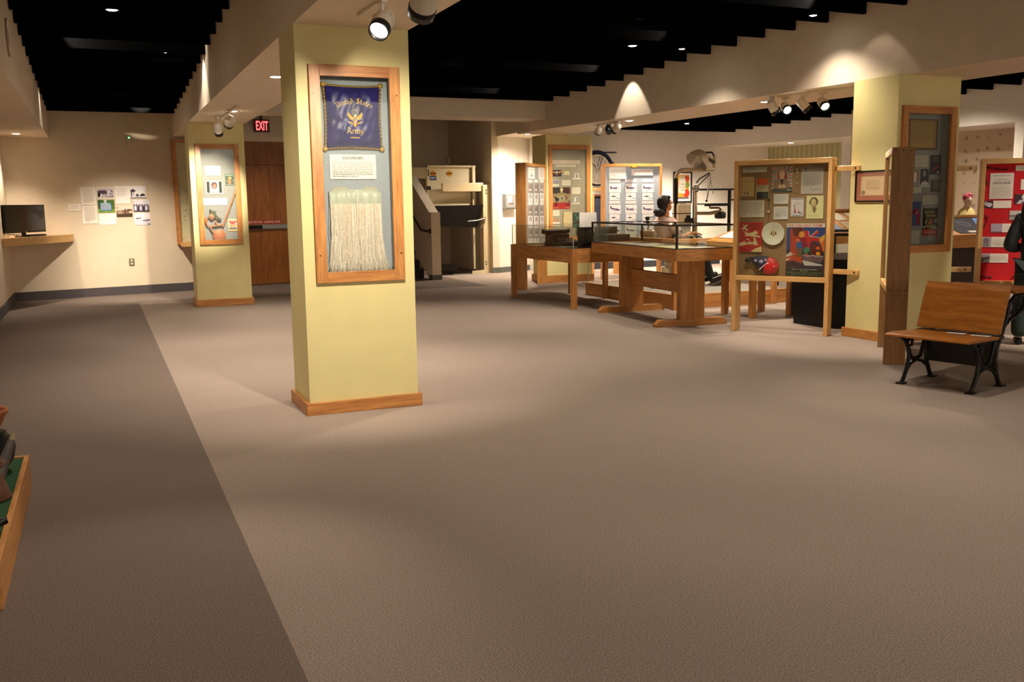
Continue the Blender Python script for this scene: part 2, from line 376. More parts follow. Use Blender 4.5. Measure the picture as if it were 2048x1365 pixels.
mb = MB(); mb.bx(x0,x1,zb+.05,zb+.125,0,.004,flat('red_sticker','a8281c',.5)); mb.text('EMERGENCY EXIT ONLY - ALARM WILL SOUND',x,zb+.066,.0055,.044,ink('f0d8c8'),hw*1.93); mb.build('warning_sticker', door)

# ------------------------------------------------------------------ black ceiling baffles, one object each
def zs(y):
    return 3.47 if y < 9.6 else 3.47-(y-9.6)*.046
def baffles(x0f, x1f, ys, group, label):
    for y in ys:
        a, b = x0f(y), x1f(y); z = zs(y)
        mb = MB(); mb.bx(a,b,y,y+.045,z,z+.30,BLACKP)
        tag(mb.build('ceiling_baffle'), label, 'ceiling baffle', group)
def b2l(y):
    for (xa,ya),(xb,yb) in zip(B2[:6],B2[1:7]):
        if ya <= y <= yb: return xa+(xb-xa)*(y-ya)/(yb-ya)-.004
    return 7.2
def b2r(y):
    return 8.724 if y < 9.364 else 8.724-(y-9.364)*.063+.004
def b3l(y): return 13.5+(19.0-y)*.182-.01 if y > 15.6 else 14.12+(15.6-y)*.0769-.01
baffles(lambda y: -.64, lambda y: 1.33, [17.45-.575*i for i in range(19)], 'black baffles over the left aisle', 'long black baffle hanging across the left aisle ceiling')
baffles(lambda y: 2.167, b2l, [14.85-.52*i for i in range(21)], 'black baffles over the middle bay', 'long black baffle hanging across the middle bay ceiling')
baffles(b2r, b3l, [18.35-.52*i for i in range(20)], 'black baffles over the right bay', 'long black baffle hanging across the right bay ceiling')

# ------------------------------------------------------------------ lamps
def downlight(p, zc, watt, label, deg=105, blend=.7, group=None, r=.06, tilt=(0,0)):
    t = thing('downlight', label, 'ceiling light', loc=(p[0],p[1],zc), group=group)
    mb = MB(); mb.lathe([(r,-.001),(r+.004,-.008),(r+.03,-.006),(r+.034,0)],LAMPW,24); mb.build('trim_ring',t)
    mb = MB(); mb.lathe([(0.0005,-.012),(r*.6,-.010),(r,-.002)],LENS,20); mb.build('lens',t)
    l = spot(t,(p[0],p[1],zc-.03),(p[0]+tilt[0],p[1]+tilt[1],0),watt,deg,blend,.05)
    return t
D1 = fl(465,222,ZB); D2 = fl(553,153,ZB); D3 = fl(32,267,2.69); D4 = (8.02,10.19); D5 = (7.75,13.17); D6 = px(1055,268,8.4); D7 = (14.3,17.25)
downlight(D1,ZB,120,'recessed downlight in beam just before the wooden exit door column')
downlight(D2,ZB,150,'recessed downlight in beam directly behind the souvenir column')
downlight(D3,2.69,60,'recessed downlight in soffit above the corner computer shelf',110)
downlight(D4,ZB,80,'recessed downlight in right beam beside four track heads',95)
downlight(D5,ZB,90,'recessed downlight in right beam near the column behind the typewriter table',95)
downlight((8.36,18.35),2.94,230,'recessed downlight above the grey electrical switch box',165,1.0)
downlight(D7,2.77,60,'recessed downlight above the green striped wallpaper',110)
HID = 'unseen ceiling lights over the open floor'
def gap(y, y0, pitch): return y0-pitch*(round((y0-y)/pitch-.5)+.5)+.0225    # middle of the gap between two baffles
def hidden(x, y, bay, watt, deg=115, tx=0, ty=0, blend=.9, label=None, dz=.07, r=.06):
    y = gap(y,*((17.45,.575),(14.85,.52),(18.35,.52))[bay]); z = zs(y)+dz
    t = thing('downlight', label or 'unseen round light between the black baffles', 'ceiling light', loc=(x,y,z), group=None if label else HID)
    mb = MB(); mb.lathe([(.0005,-.016),(r*.6,-.012),(r,-.002)],LENS,18); mb.build('lens',t)
    mb = MB(); mb.lathe([(r+.001,0),(r+.004,-.012),(r+.012,-.012),(r+.012,.14),(.02,.15)],BLACKP,18); mb.cyl((0,0,.14),(0,0,3.96-z),.02,BLACKP,8); mb.build('housing',t)
    if watt: spot(t,(x,y,z-.03),(x+tx,y+ty,0),watt,deg,blend,.05)
for a in [(3.75,7.9,1,115,95,-.35,-.6),(4.5,11.8,1,95,75),(5.7,9.3,1,25,80),(3.4,4.4,1,60,80),(4.9,4.6,1,40,70),(5.2,5.9,1,55,55,1.0,-.3),(5.75,7.3,1,170,54,1.75,.75,.8),
          (.15,7.0,0,85,100),(.9,12.4,0,90,80),(.5,15.2,0,300,60,.1,2.6,1),(11.0,8.9,2,120),(11.2,12.2,2,120),(11.3,16.6,2,700,80,.9,1.8),(9.5,11.4,2,140,75,-.7,.5),(9.9,16.2,2,260,90,0,1.5)]:  # some added only to brighten the school desk, mannequin and left carpet
    hidden(*a)
hidden(2.9,16.6,1,60,80,.1,1.9)  # unseen lamp added to brighten the exit door
hidden(12.7,12.3,2,200,120,1.2,0)  # unseen lamp added to brighten the face of the third beam
hidden(.27,10.04,0,40,label='bright recessed light at the top edge over the left aisle',dz=-.005)
hidden(6.19,10.2,1,70,label='bright round light between baffles, left of a smaller one',dz=-.005)
hidden(6.91,10.3,1,50,label='smaller bright light between baffles beside the right beam',dz=-.005,r=.045)
hidden(7.19,8.3,1,50,label='narrow bright light between baffles near top right',dz=.01,r=.045)
hidden(11.43,16.9,2,50,label='bright round light between baffles over dental exhibit',dz=-.005)
for x,y,z,w_ in ((4.0,1.2,3.4,50),(6.9,2.2,3.4,45),(.6,2.6,3.4,40),(8.9,5.3,3.4,220),(2.4,-3,3.4,40)):   # unseen room lamps out of frame, the strongest set to brighten the red panel
    t = thing('downlight','unseen round light between the black baffles','ceiling light',loc=(x,y,z),group=HID)
    mb = MB(); mb.lathe([(.0005,-.016),(.04,-.012),(.06,-.002)],LENS,16); mb.build('lens',t); mb = MB(); mb.lathe([(.061,0),(.064,-.01),(.07,-.01),(.07,.14),(.02,.15)],BLACKP,16); mb.cyl((0,0,.14),(0,0,3.96-z),.02,BLACKP,8); mb.build('housing',t)
    spot(t,(x,y,z-.03),(x,y,0),w_,120,.9,.05)
# adjustable lamps tucked against a baffle, washing the face of the next one
for x,y,bay,w_,dx in ((-.42,11.9,0,45,.5),(6.9,11.9,1,45,-.5),(6.25,14.3,1,25,-.5),(7.15,7.75,1,60,-.5),(.8,16.9,0,40,0),(6.6,9.7,1,12,-.3)):
    y = gap(y,*((17.45,.575),(14.85,.52),(18.35,.52))[bay]); z = zs(y)+.16
    t = thing('downlight','small swivel light tucked between the black baffles','ceiling light',loc=(x,y-.12,z),group='swivel lights between the baffles')
    mb = MB(); mb.cyl((0,-.03,.02),(0,.03,-.01),.025,BLACKP,12); mb.cyl((0,0,.02),(0,0,3.96-z),.01,BLACKP,8); mb.build('housing',t)
    spot(t,(x,y-.08,z-.01),(x+dx,y+.22,z+.0),w_,62,.5,.02)

for x,y,bay,w_,dx in ((7.12,12.3,1,20,.22),(1.12,12.4,0,18,.12),(-.45,15.7,0,9,-.1),(7.3,7.9,1,3,.1)):     # lamps grazing the beam faces
    y = gap(y,*((17.45,.575),(14.85,.52),(18.35,.52))[bay]); z = zs(y)+.26
    t = thing('downlight','small swivel light tucked between the black baffles','ceiling light',loc=(x,y,z),group='swivel lights between the baffles')
    mb = MB(); mb.cyl((0,0,.0),(0,0,.06),.025,BLACKP,12); mb.cyl((0,0,.06),(0,0,3.96-z),.01,BLACKP,8); mb.build('housing',t)
    spot(t,(x,y,z-.01),(x+dx,y,z-1),w_,66,.25,.02)
def track_head(p, aim, label, group=None, black=False, watt=0, deg=40, big=1.0, lit=True):
    p = Vector(p); d = (Vector(aim)-p).normalized()
    t = thing('track_light_head', label, 'track light', loc=p, group=group)
    M = d.to_track_quat('Z','Y').to_matrix().to_4x4()
    body = BLKM if black else LAMPW
    r = .055*big; L = .16*big
    mb = MB(); mb.M = M; mb.lathe([(.0005,-L*.62),(r*.55,-L*.6),(r*.9,-L*.45),(r,-L*.25),(r,L*.25)],body,20); mb.build('housing',t)
    mb = MB(); mb.M = M; mb.lathe([(r,L*.25),(r*1.05,L*.27),(r*1.0,L*.55),(r*.93,L*.55),(r*.8,L*.42)],BLKM,20); mb.build('baffle_ring',t)
    mb = MB(); mb.M = M; mb.lathe([(.0005,L*.425),(r*.8,L*.425)],LENS if lit else flat('unlit_lens','5c584e',.2),20); mb.build('lens',t)
    zc = ZB-p.z
    mb = MB(); q = M @ Vector((r*1.1,0,0)); q2 = M @ Vector((-r*1.1,0,0)); tp = Vector((0,0,max(.05,zc-.09)))
    mb.tube([q, q*.9+tp*.75, tp, q2*.9+tp*.75, q2],.006,body,6); mb.cyl(tp,(0,0,zc-.035),.012,body,8); mb.bx(-.018,.018,-.05,.05,zc-.045,zc-.012,body); mb.build('bracket',t)
    if watt: spot(t, p+d*(L*.6), aim, watt, deg, .8, .03)
    return t
def track(pa, pb, label):
    mb = MB(); mb.beam((pa[0],pa[1],ZB-.012),(pb[0],pb[1],ZB-.012),.035,.022,LAMPW); tag(mb.build('light_track'), label, 'light track')
track((1.68,6.35),(1.76,1.5),'white ceiling track above the souvenir column')
track((1.70,14.1),(1.70,12.4),'white ceiling track above the exit door column')
track((7.72,9.6),(7.93,8.3),'white ceiling track carrying four heads beside the pale yellow corner column')
track((7.62,14.2),(7.66,13.32),'white ceiling track above the airplane board')
ph = fl(766,46,2.62)
track_head(ph,(ph.x-1.3,ph.y-1.6,.9),'lit white track head with black snout above the navy cushion',watt=60,deg=55,big=1.15)
ph2 = fl(850,-4,2.62)
track_head(ph2,(1.76,6.83,1.25),'large white track head cut by the top picture edge',watt=105,deg=84,big=1.35)
p = fl(459,244,2.63); track_head(p,(1.5,15.17,1.7),'white track head with black band before the toy case column',watt=230,deg=42,big=1.1)
p = fl(436,258,2.6); track_head(p,(1.9,15.17,1.2),'beige track head half hidden behind the black banded white one',watt=0,big=1.1,lit=False)
pt = [fl(a,b,2.63) for a,b in ((1546,215),(1571,216),(1608,211),(1646,207))]
track_head(pt[0],(9.0,9.6,.8),'leftmost of four track heads beside the corner column',watt=60,deg=45)
track_head(pt[1],(6.2,4.6,0),'lit track head second from left on four head track',watt=70,deg=50)
track_head(pt[2],(9.3,8.2,.6),'track head tilted down between two lit track heads',watt=40,deg=50)
track_head(pt[3],(7.2,6.5,.9),'lit track head nearest the pale yellow corner column',watt=60,deg=55)
p = fl(1198,261,2.67); track_head(p,(8.2,16.2,1.7),'leftmost white track head above the airplane board',watt=90,deg=40)
p = fl(1217,260,2.67); track_head(p,(9.6,16.4,1.5),'black track head between two white ones',black=True,watt=120,deg=50)
p = fl(1233,257,2.67); track_head(p,(7.4,15.6,1.4),'white track head right of the black one',watt=170,deg=50)

# ------------------------------------------------------------------ columns with recessed display cases
DEP = .12
def column(x0, x1, y0, y1, hole, trimh, name_label, back):
    hx0, hx1, hz0, hz1 = hole
    c = bpy.data.objects.new('pillar', None); COL.objects.link(c); c.location = (x0,y0,0)
    tag(c, name_label, 'column')
    mb = MB(); z1 = ZB
    mb.bx(0,x1-x0,DEP+.02,y1-y0,0,z1,YEL)
    mb.bx(0,hx0-x0,0,DEP+.02,0,z1,YEL); mb.bx(hx1-x0,x1-x0,0,DEP+.02,0,z1,YEL)
    mb.bx(hx0-x0,hx1-x0,0,DEP+.02,0,hz0,YEL); mb.bx(hx0-x0,hx1-x0,0,DEP+.02,hz1,z1,YEL)
    mb.build('shaft',c)
    t = .028
    mb = MB(); mb.bx(-t,x1-x0+t,-t,0,0,trimh,ORX); mb.bx(-t,0,0,y1-y0+t,0,trimh,ORY); mb.bx(x1-x0,x1-x0+t,0,y1-y0+t,0,trimh,ORY); mb.build('base_trim',c,bevel=.004)
    return c
def case(x0, x1, z0, z1, y, back, label, fw=.078):
    t = thing('wall_display_case', label, 'display case', loc=(x0,y,z0)); W = x1-x0; H = z1-z0
    mb = MB(); mb.bx(fw,W-fw,-.03,0,0,fw,ORX); mb.bx(fw,W-fw,-.03,0,H-fw,H,ORX); mb.bx(0,fw,-.03,0,0,H,ORZ); mb.bx(W-fw,W,-.03,0,0,H,ORZ)
    for a in (.028,W-.028):
        for b in (.2,H-.2): mb.cyl((a,-.032,b),(a,-.029,b),.006,BLKM,8)
    mb.build('frame',t,bevel=.005)
    g = .004
    mb = MB(); mb.bx(fw*.6,W-fw*.6,DEP,DEP+.012,fw*.6,H-fw*.6,back); mb.bx(fw*.6,fw*.6+g,g,DEP,fw*.6,H-fw*.6,back); mb.bx(W-fw*.6-g,W-fw*.6,g,DEP,fw*.6,H-fw*.6,back)
    mb.bx(fw*.6,W-fw*.6,g,DEP,H-fw*.6-g,H-fw*.6,back); mb.bx(fw*.6,W-fw*.6,g,DEP,fw*.6,fw*.6+g,back); mb.build('lining',t)
    mb = MB(); mb.bx(fw-.005,W-fw+.005,-.012,-.008,fw-.005,H-fw+.005,GLASS); mb.build('glass_pane',t)
    return t
def caserect(y, x0, x1, z0, z1): return (x0+.046,x1-.046,z0+.046,z1-.046)
YA, YF, YB, YC = 6.833, 15.177, 7.535, 16.25
A = (1.422,2.082,.968,2.508); Fc = (1.409,2.05,.947,2.463); Bc = (7.66,8.412,.945,2.466)
c0 = py(1096,290,YC); c1 = py(1180,479,YC); Cc = (c0.x,c1.x,c1.z,c0.z)
column(1.336,2.163,YA,7.41,caserect(YA,*A),.092,'nearest pale yellow square column holding the navy cushion case',FELTG)
column(1.326,2.14,YF,15.75,caserect(YF,*Fc),.11,'yellow column standing before the wooden exit door',FELTG)
column(7.607,8.472,YB,8.17,caserect(YB,*Bc),.10,'pale yellow corner column behind the old school desk',FELTG)
column(7.765,8.748,YC,16.85,caserect(YC,*Cc),.14,'yellow column behind the typewriter table',FELTG)
case(*A,YA,FELTB,'tall oak framed case with navy cushion and fringed garment')
case(*Fc,YF,FELTG,'oak framed case with wooden jointed toy on far column')
case(*Bc,YB,FELTG,'oak framed case of war posters behind the old school desk')
case(*Cc,YC,TAUPE,'oak framed case with poster of a soldier behind the typewriter table')

# ------------------------------------------------------------------ flat pieces: cards, photographs, posters
def draw(mb, shapes, W, H, z):
    k = 0
    for sh in shapes:
        k += 1; zz = z+.0004+k*.00012; T = sh[0]
        X = lambda a: (a-.5)*W
        Y = lambda b: (.5-b)*H                          # 0 = top
        if T == 'r': mb.poly([(X(sh[1]),Y(sh[4]),zz),(X(sh[3]),Y(sh[4]),zz),(X(sh[3]),Y(sh[2]),zz),(X(sh[1]),Y(sh[2]),zz)],ink(sh[5]))
        elif T == 'p':
            pts = [(X(a),Y(b),zz) for a,b in sh[1]]
            ar = sum(pts[i][0]*pts[(i+1)%len(pts)][1]-pts[(i+1)%len(pts)][0]*pts[i][1] for i in range(len(pts)))
            mb.poly(pts if ar > 0 else pts[::-1],ink(sh[2]))
        elif T == 'e': mb.poly([(X(sh[1]+sh[3]*math.cos(2*PI*i/20)),Y(sh[2]-sh[4]*math.sin(2*PI*i/20)),zz) for i in range(20)],ink(sh[5]))
        elif T == 'l':
            pts = [Vector((X(a),Y(b))) for a,b in sh[1]]; hw = sh[2]*W/2
            for a,b in zip(pts,pts[1:]):
                d = (b-a); 
                if d.length < 1e-6: continue
                d.normalize(); n = Vector((-d.y,d.x))*hw
                mb.poly([(a.x-n.x,a.y-n.y,zz),(b.x-n.x,b.y-n.y,zz),(b.x+n.x,b.y+n.y,zz),(a.x+n.x,a.y+n.y,zz)],ink(sh[3]))
        elif T == 't': mb.text(sh[1],X(sh[2]),Y(sh[3]),zz,sh[4]*H,ink(sh[5]),sh[6]*W if len(sh) > 6 else None)
def para(x0, y0, x1, y1, n, col, rnd=None):            # rows of word-length dashes, too small to read in the photo
    out = []; rnd = rnd or random
    dy = (y1-y0)/n
    for i in range(n):
        x = x0; end = x1 if i < n-1 else x0+(x1-x0)*rnd.uniform(.4,.8)
        while x < end-.02:
            wd = min(rnd.uniform(.04,.13),end-x); out.append(('r',x,y0+i*dy,x+wd,y0+i*dy+dy*.34,col)); x += wd+.022
    return out
def card(name, label, cat, pl, r, base, shapes, group=None, th=.004, off=.0, parent=None, rot=0):
    u,v,W,H = pl.rect(r)
    mb = MB(); mb.bx(-W/2,W/2,-H/2,H/2,0,th,ink(base)); draw(mb,shapes,W,H,th)
    o = mb.build(name, M=pl.M(u,v,off) @ Matrix.Rotation(rot,4,'Z')); return tag(o,label,cat,group)
def mono(seed, dark='3a3038', mid='8d8288', light='d8cfd0', sky=.4):
    r = random.Random(seed); s = [('r',.04,.05,.96,.95,light),('r',.04,sky,.96,.95,mid)]
    for i in range(9):
        x = r.uniform(.08,.8); y = r.uniform(sky-.1,.75); a = r.uniform(.06,.16); b = r.uniform(.06,.2)
        s.append(('p',[(x,y+b),(x+a*.2,y),(x+a,y+.03),(x+a*1.1,y+b)],r.choice([dark,dark,light,mid])))
    return s

# --- back wall panel of papers and photographs
pw = Plane(W1a,(W1b-W1a),.004)
G = 'c0b4a6'
card('text_card','small white caption card left of the wall photographs','card',pw,(137,408,161.6,422.4),'eee2d0',para(.15,.2,.85,.8,4,G))
card('text_sheet','white text sheet at top left of wall photographs','sheet',pw,(160.8,374.5,191.5,410),'efe4d4',para(.18,.1,.86,.9,13,G))
card('text_sheet','white text sheet at lower left under another sheet','sheet',pw,(164.3,411.4,194.6,447.5),'efe4d4',para(.18,.1,.86,.9,13,G))
card('photograph','black and white photograph of gabled house above green plaque photograph','photograph',pw,(193.3,374.5,228,396.5),'efe6dc',
  [('r',.04,.1,.96,.93,'b8aab0'),('r',.04,.1,.96,.28,'cfc2c4'),('p',[(.04,.38),(.2,.3),(.5,.28),(.6,.5),(.6,.6),(.04,.7)],'52424c'),('p',[(.04,.55),(.2,.5),(.22,.93),(.04,.93)],'2a2228'),('p',[(.25,.55),(.42,.93),(.15,.93)],'efe6e2'),('p',[(.3,.7),(.36,.93),(.27,.93)],'302830'),
   ('p',[(.62,.45),(.73,.15),(.84,.4),(.84,.8),(.62,.8)],'e6dade'),('p',[(.73,.15),(.93,.42),(.9,.5),(.8,.4)],'7c6a86'),('r',.7,.5,.84,.75,'a894b4'),('p',[(.5,.9),(.95,.8),(.95,.88),(.5,.93)],'40363c')])
card('photograph','color photograph of green historical plaque with grey text','photograph',pw,(196,400,229.3,425.5),'50662e',
  [('r',0,0,1,1,'4d6a2c'),('p',[(0,.7),(1,.75),(1,1),(0,1)],'7a9a3c'),('p',[(.0,.0),(.3,0),(.1,.6),(0,.7)],'3c5526'),('r',.12,.2,.82,.88,'2d7a7c'),('e',.45,.12,.09,.13,'c9cdd0'),('r',.14,.36,.78,.82,'8f9fb4'),('r',.18,.27,.72,.34,'cfd8d8')]+para(.17,.4,.76,.8,6,'c8d0da')+[('e',.45,.93,.03,.03,'d9dcc8')])
card('text_sheet','nearly blank white sheet below the green plaque photograph','sheet',pw,(197.7,427.7,232.4,449.6),'f2eae4',[('l',[(.2,.4),(.5,.3),(.7,.5)],.005,'ddd0d0'),('l',[(.3,.7),(.6,.75)],.005,'ddd0d0'),('r',.9,.85,.95,.93,'b8aeb0')])
card('text_sheet','white text sheet above the sepia photograph','sheet',pw,(230.2,372.3,260,407.5),'f4ece0',para(.14,.12,.75,.62,8,'c8bcae'))
card('photograph','sepia photograph of a street under the third text sheet','photograph',pw,(232.8,411,264.5,434.3),'e8dcc8',
  [('r',0,0,1,1,'e2d2bc'),('p',[(0,.45),(.4,.4),(1,.35),(1,1),(0,1)],'8a6a54'),('p',[(0,.75),(1,.7),(1,1),(0,1)],'4c3828'),('r',.02,.12,.14,.28,'c09a8a'),('p',[(.5,.7),(.52,.25),(.58,.3),(.6,.7)],'5c4438'),('p',[(.1,.5),(.3,.42),(.42,.7),(.1,.75)],'b09880'),('p',[(.62,.5),(.7,.3),(.95,.35),(.95,.6)],'6a4c3c'),('r',.8,.5,.98,.66,'d8c4ac')])
card('photograph','black and white photograph of parked cars at top right of wall','photograph',pw,(259.6,372.3,291.7,397),'f3ece8',
  [('r',0,.9,1,1,'8a8488'),('p',[(.03,.35),(.2,.22),(.42,.42),(.3,.42),(.3,.5),(.05,.5)],'4c4650'),('r',.06,.5,.13,.85,'332e36'),('r',.16,.5,.3,.8,'cfc6cc'),('p',[(.35,.75),(.42,.62),(.54,.65),(.56,.85),(.36,.85)],'5a525c'),('p',[(.6,.78),(.7,.62),(.88,.62),(.96,.8),(.62,.85)],'3c363e'),('l',[(.5,.1),(.58,.6)],.008,'a8a0a8'),('l',[(.9,.2),(.9,.6)],.008,'a8a0a8')])
card('photograph','black and white group photograph of seated ball players','photograph',pw,(266.7,400,298.3,423.7),'e6dfe0',
  [('r',0,.35,1,1,'6c6478'),('r',0,.9,1,1,'38323c')]+[('e',.12+.17*i,.38+.04*(i%2),.045,.07,'d6ccd4') for i in range(6)]+[('p',[(.04+.17*i,.62),(.12+.17*i,.45),(.2+.17*i,.62),(.18+.17*i,.9),(.06+.17*i,.9)],['e2dce2','4a4254','c8c0cc','38303c','dcd4dc'][i%5]) for i in range(5)]+[('r',.02+.2*i,.1,.1+.2*i,.18,'bcb4c0') for i in range(5)])
card('photograph','pale black and white photograph of a road at lower right','photograph',pw,(268.9,426.4,300.5,450.5),'efe8ea',
  [('p',[(0,.6),(.6,.45),(1,.5),(1,1),(0,1)],'d6ced8'),('r',.12,.38,.26,.5,'4c4450'),('r',.3,.36,.4,.48,'6a6270'),('p',[(.5,.62),(.95,.52),(.98,.62),(.55,.68)],'5a5260'),('r',.85,.88,.98,.97,'4c4650'),('l',[(.1,.3),(.6,.32)],.01,'b4acb8')])
# outlet and alarm strobe
o = thing('wall_outlet','brown electrical outlet low on the beige back wall','outlet',M=pw.M(*pw.rect((259,518,268,531.5))[:2]))
mb = MB(); mb.bx(-.045,.045,-.065,.065,0,.008,flat('outlet_brown','6a5c48',.4)); mb.build('cover_plate',o,bevel=.003)
for s in (-1,1):
    mb = MB(); mb.M = Matrix.Translation((0,s*.028,.008)); mb.lathe([(.022,0),(.021,.004),(.0005,.004)],flat('outlet_face','d8ccb0',.4),16)
    for q in (-1,1): mb.bx(q*.007-.0015,q*.007+.0015,-.006,.006,.004,.005,BLKM)
    mb.build('socket',o)
o = thing('alarm_strobe','small beige alarm strobe high on the back wall','alarm',M=pw.M(*pw.rect((252,273,261,289))[:2]))
mb = MB(); mb.bx(-.045,.045,-.085,.085,0,.035,CREAM); mb.build('housing',o,bevel=.006)
mb = MB(); mb.bx(-.032,.032,.02,.07,.035,.055,flat('strobe_lens','cfe0c4',.15)); mb.build('lens',o,bevel=.006)
mb = MB(); mb.bx(-.012,.012,.035,.05,.055,.058,emit('green_led',(.2,1,.4),1.5)); mb.build('indicator',o)

# --- framed map behind the far column
pm = Plane(W1a,(W1b-W1a),.10)
u0,v0 = pm.uv(345,279); u1,v1 = pm.uv(357,490)
um = min(u0,u1); Hm = v0-v1
t = thing('map_panel','tall oak framed road map half hidden by the exit door column','map',M=pm.M((u0+u1)/2,v1,-.10))
mb = MB(); mb.bx(0,.05,0,Hm,0,.12,ORZ); mb.bx(1.1,1.15,0,Hm,0,.12,ORZ); mb.bx(.05,1.1,Hm-.05,Hm,0,.12,ORX); mb.bx(.05,1.1,0,.05,0,.12,ORX); mb.build('frame',t,bevel=.004)
mb = MB(); mb.bx(.05,1.1,.05,Hm-.05,0,.05,ink('cfc8a0'))
rr = random.Random(3); sh = []
for i in range(40):
    x,y = rr.uniform(0,1),rr.uniform(0,1); pts = [(x,y)]
    for k in range(5): x += rr.uniform(-.08,.1); y += rr.uniform(-.03,.05); pts.append((min(.99,max(0.01,x)),min(.99,max(0.01,y))))
    sh.append(('l',pts,.006,rr.choice(['a0a888','b08a88','8fae9c','a8a078'])))
for i in range(60): x,y = rr.uniform(.02,.96),rr.uniform(.55,.97); sh.append(('r',x,y,x+.03,y+.012,rr.choice(['c8987c','9cb48c','d0b890'])))
mb.M = Matrix.Translation((.575,Hm/2,0)); draw(mb,sh,1.05,Hm-.1,.05); mb.build('map_sheet',t)
mb = MB(); mb.bx(.03,1.1,-.03,.05,.12,.40,PALEX); mb.build('ledge',t,bevel=.004)
pl_ = Plane(W1a,(W1b-W1a),.30); uu,vv = (u0+u1)/2, v1
mb = MB(); mb.bx(-.05,.05,-.06,.06,0,.01,ink('e8e0d4')); mb.bx(-.045,-.01,-.05,.05,.01,.012,ink('3a3434')); tag(mb.build('leaflet',M=Matrix.Translation((0,0,.003)) @ basis(pl_.O+pl_.u*(uu+.24)+Vector((0,0,vv+.052)),pl_.u,(0,0,1),-pl_.n)),'small leaflet with black strip lying on the map ledge','leaflet')

# --- corner shelf with computer
zt, zu = 1.085, .965
sA = Vector((-1.345,16.22,0)); sB = Vector((-.41,17.87,0)); sC = Vector((-1.345,17.66,0))
t = thing('corner_shelf','pale wood triangular corner shelf under the computer screen','shelf',loc=(-1.3,17.4,zu))
mb = MB(); mb.M = Matrix.Translation((1.3,-17.4,-zu)); mb.prism([(sA.x,sA.y),(sB.x,sB.y),(sC.x,sC.y)],zt-.03,zt,PALEX); mb.build('top',t)
d = (sB-sA).normalized(); n = Vector((d.y,-d.x,0))*.022
mb = MB(); mb.M = Matrix.Translation((1.3,-17.4,-zu)); mb.prism([(sA.x,sA.y),(sB.x,sB.y),(sB.x+n.x,sB.y+n.y-.0),(sA.x+max(n.x,0),sA.y+n.y)],zu,zt+.004,PALEX); mb.build('front_apron',t,bevel=.003)
ps = Plane(sA+d*0+Vector((-d.y,d.x,0))*.16,d)
u,v,W,H = ps.rect((2,410,86,466))
u += .03
t = thing('computer_monitor','black flat computer monitor on the pale corner shelf','monitor',M=Matrix.Translation((0,0,0)) @ basis(Vector((ps.O.x,ps.O.y,zt))+ps.u*u,ps.u,ps.n))
hb = v-H/2-zt
mb = MB(); mb.bx(-W/2,W/2,hb,hb+H,-.02,.02,BLKPL); mb.build('bezel',t,bevel=.006)
mb = MB(); mb.bx(-W/2+.02,W/2-.02,hb+.03,hb+H-.02,.0205,.022,SCREEN); mb.build('screen',t)
mb = MB(); mb.bx(-.045,.045,.015,hb+.06,-.035,-.012,BLKPL); mb.build('stand',t); mb = MB(); mb.M = Matrix.Scale(.6,4,(0,0,1)); mb.bx(-.13,.13,.003,.016,-.16,.12,BLKPL); mb.build('foot',t,bevel=.004)
mb = MB(); mb.bx(-.03,.03,hb+.008,hb+.018,.02,.022,STEEL); mb.build('power_button',t)
kb = sA+d*1.0+Vector((-d.y,d.x,0))*.10
t = thing('keyboard','black computer keyboard beside the monitor on corner shelf','keyboard',M=zrot((kb.x,kb.y,zt+.005),math.atan2(d.y,d.x)))
mb = MB(); mb.bx(-.22,.22,-.06,.06,0,.022,BLKPL); mb.build('base',t,bevel=.004)
mb = MB()
for i in range(14):
    for j in range(5): mb.bx(-.21+i*.03,-.185+i*.03,-.052+j*.022,-.034+j*.022,.022,.03,flat('key_black','1c1c1d',.5))
mb.build('keys',t)
mb = MB(); 
for k in range(3): mb.tube([(kb.x-.45+.1*k,kb.y-.6+.05*k,zt+.006),(kb.x-.42+.1*k,kb.y-.5,zt+.05),(kb.x-.3+.06*k,kb.y-.38,zt+.05),(kb.x-.25,kb.y-.25,zt+.012)],.004,BLKPL,6)
tag(mb.build('computer_cable'),'thin dark cables looping behind the monitor stand','cable')

# --- exit sign
pe = Plane((2.46,18.62,0),(W1d-W1c),0)
u,v,W,H = pe.rect((509,239,538.5,264))
t = thing('exit_sign','red lit EXIT sign above the wooden exit door','exit sign',M=pe.M(u,v,-.05))
mb = MB(); mb.bx(-W/2,W/2,-H/2,H/2,0,.06,EXITBODY); mb.build('housing',t,bevel=.004)
mb = MB(); mb.text('EXIT',0,-H*.36,.063,H*.72,EXITRED,W*.82); mb.build('letters',t)
mb = MB(); mb.bx(-.02,.02,H/2,2.95+.3-v,.02,.04,EXITBODY); mb.build('mount',t)
# ================================================================== nearest column: cushion, label, fringed garment
pA = Plane((0,YA+DEP,0),(1,0,0))
u,v,W,H = pA.rect((647,171,761,299))
NAVY = flat('navy_satin','1c1556',.42,0,.35,noise=.35,ns=9); NAVY.node_tree.nodes['Principled BSDF'].inputs['Sheen Weight'].default_value = .3
GOLD = flat('gold_thread','b08a34',.45,.2,noise=.2,ns=120); GOLDI = 'd8b050'
t = thing('souvenir_cushion','navy satin fringed cushion embroidered with eagle and army lettering','cushion',M=pA.M(u,v-H/2,.0))
mb = MB(); N = 44; vs = []; fs = []
def cush(a, b):
    e = (1-abs(a)**3.2)*(1-abs(b)**3.2); pin = 1-.05*(1-b*b) if abs(a) > abs(b) else 1
    wr = .003*math.sin(9*a+5*b)+.0036*math.sin(14*b*a+4*a)+.0024*math.sin(23*a-11*b)+.003*math.sin(6*a*a-15*b)*(b<0)
    return (a*W/2*(1-.05*(1-b*b)), H/2+b*H/2*(1-.045*(1-a*a)), .015+.062*max(0,e)**.55+wr*max(0,e))
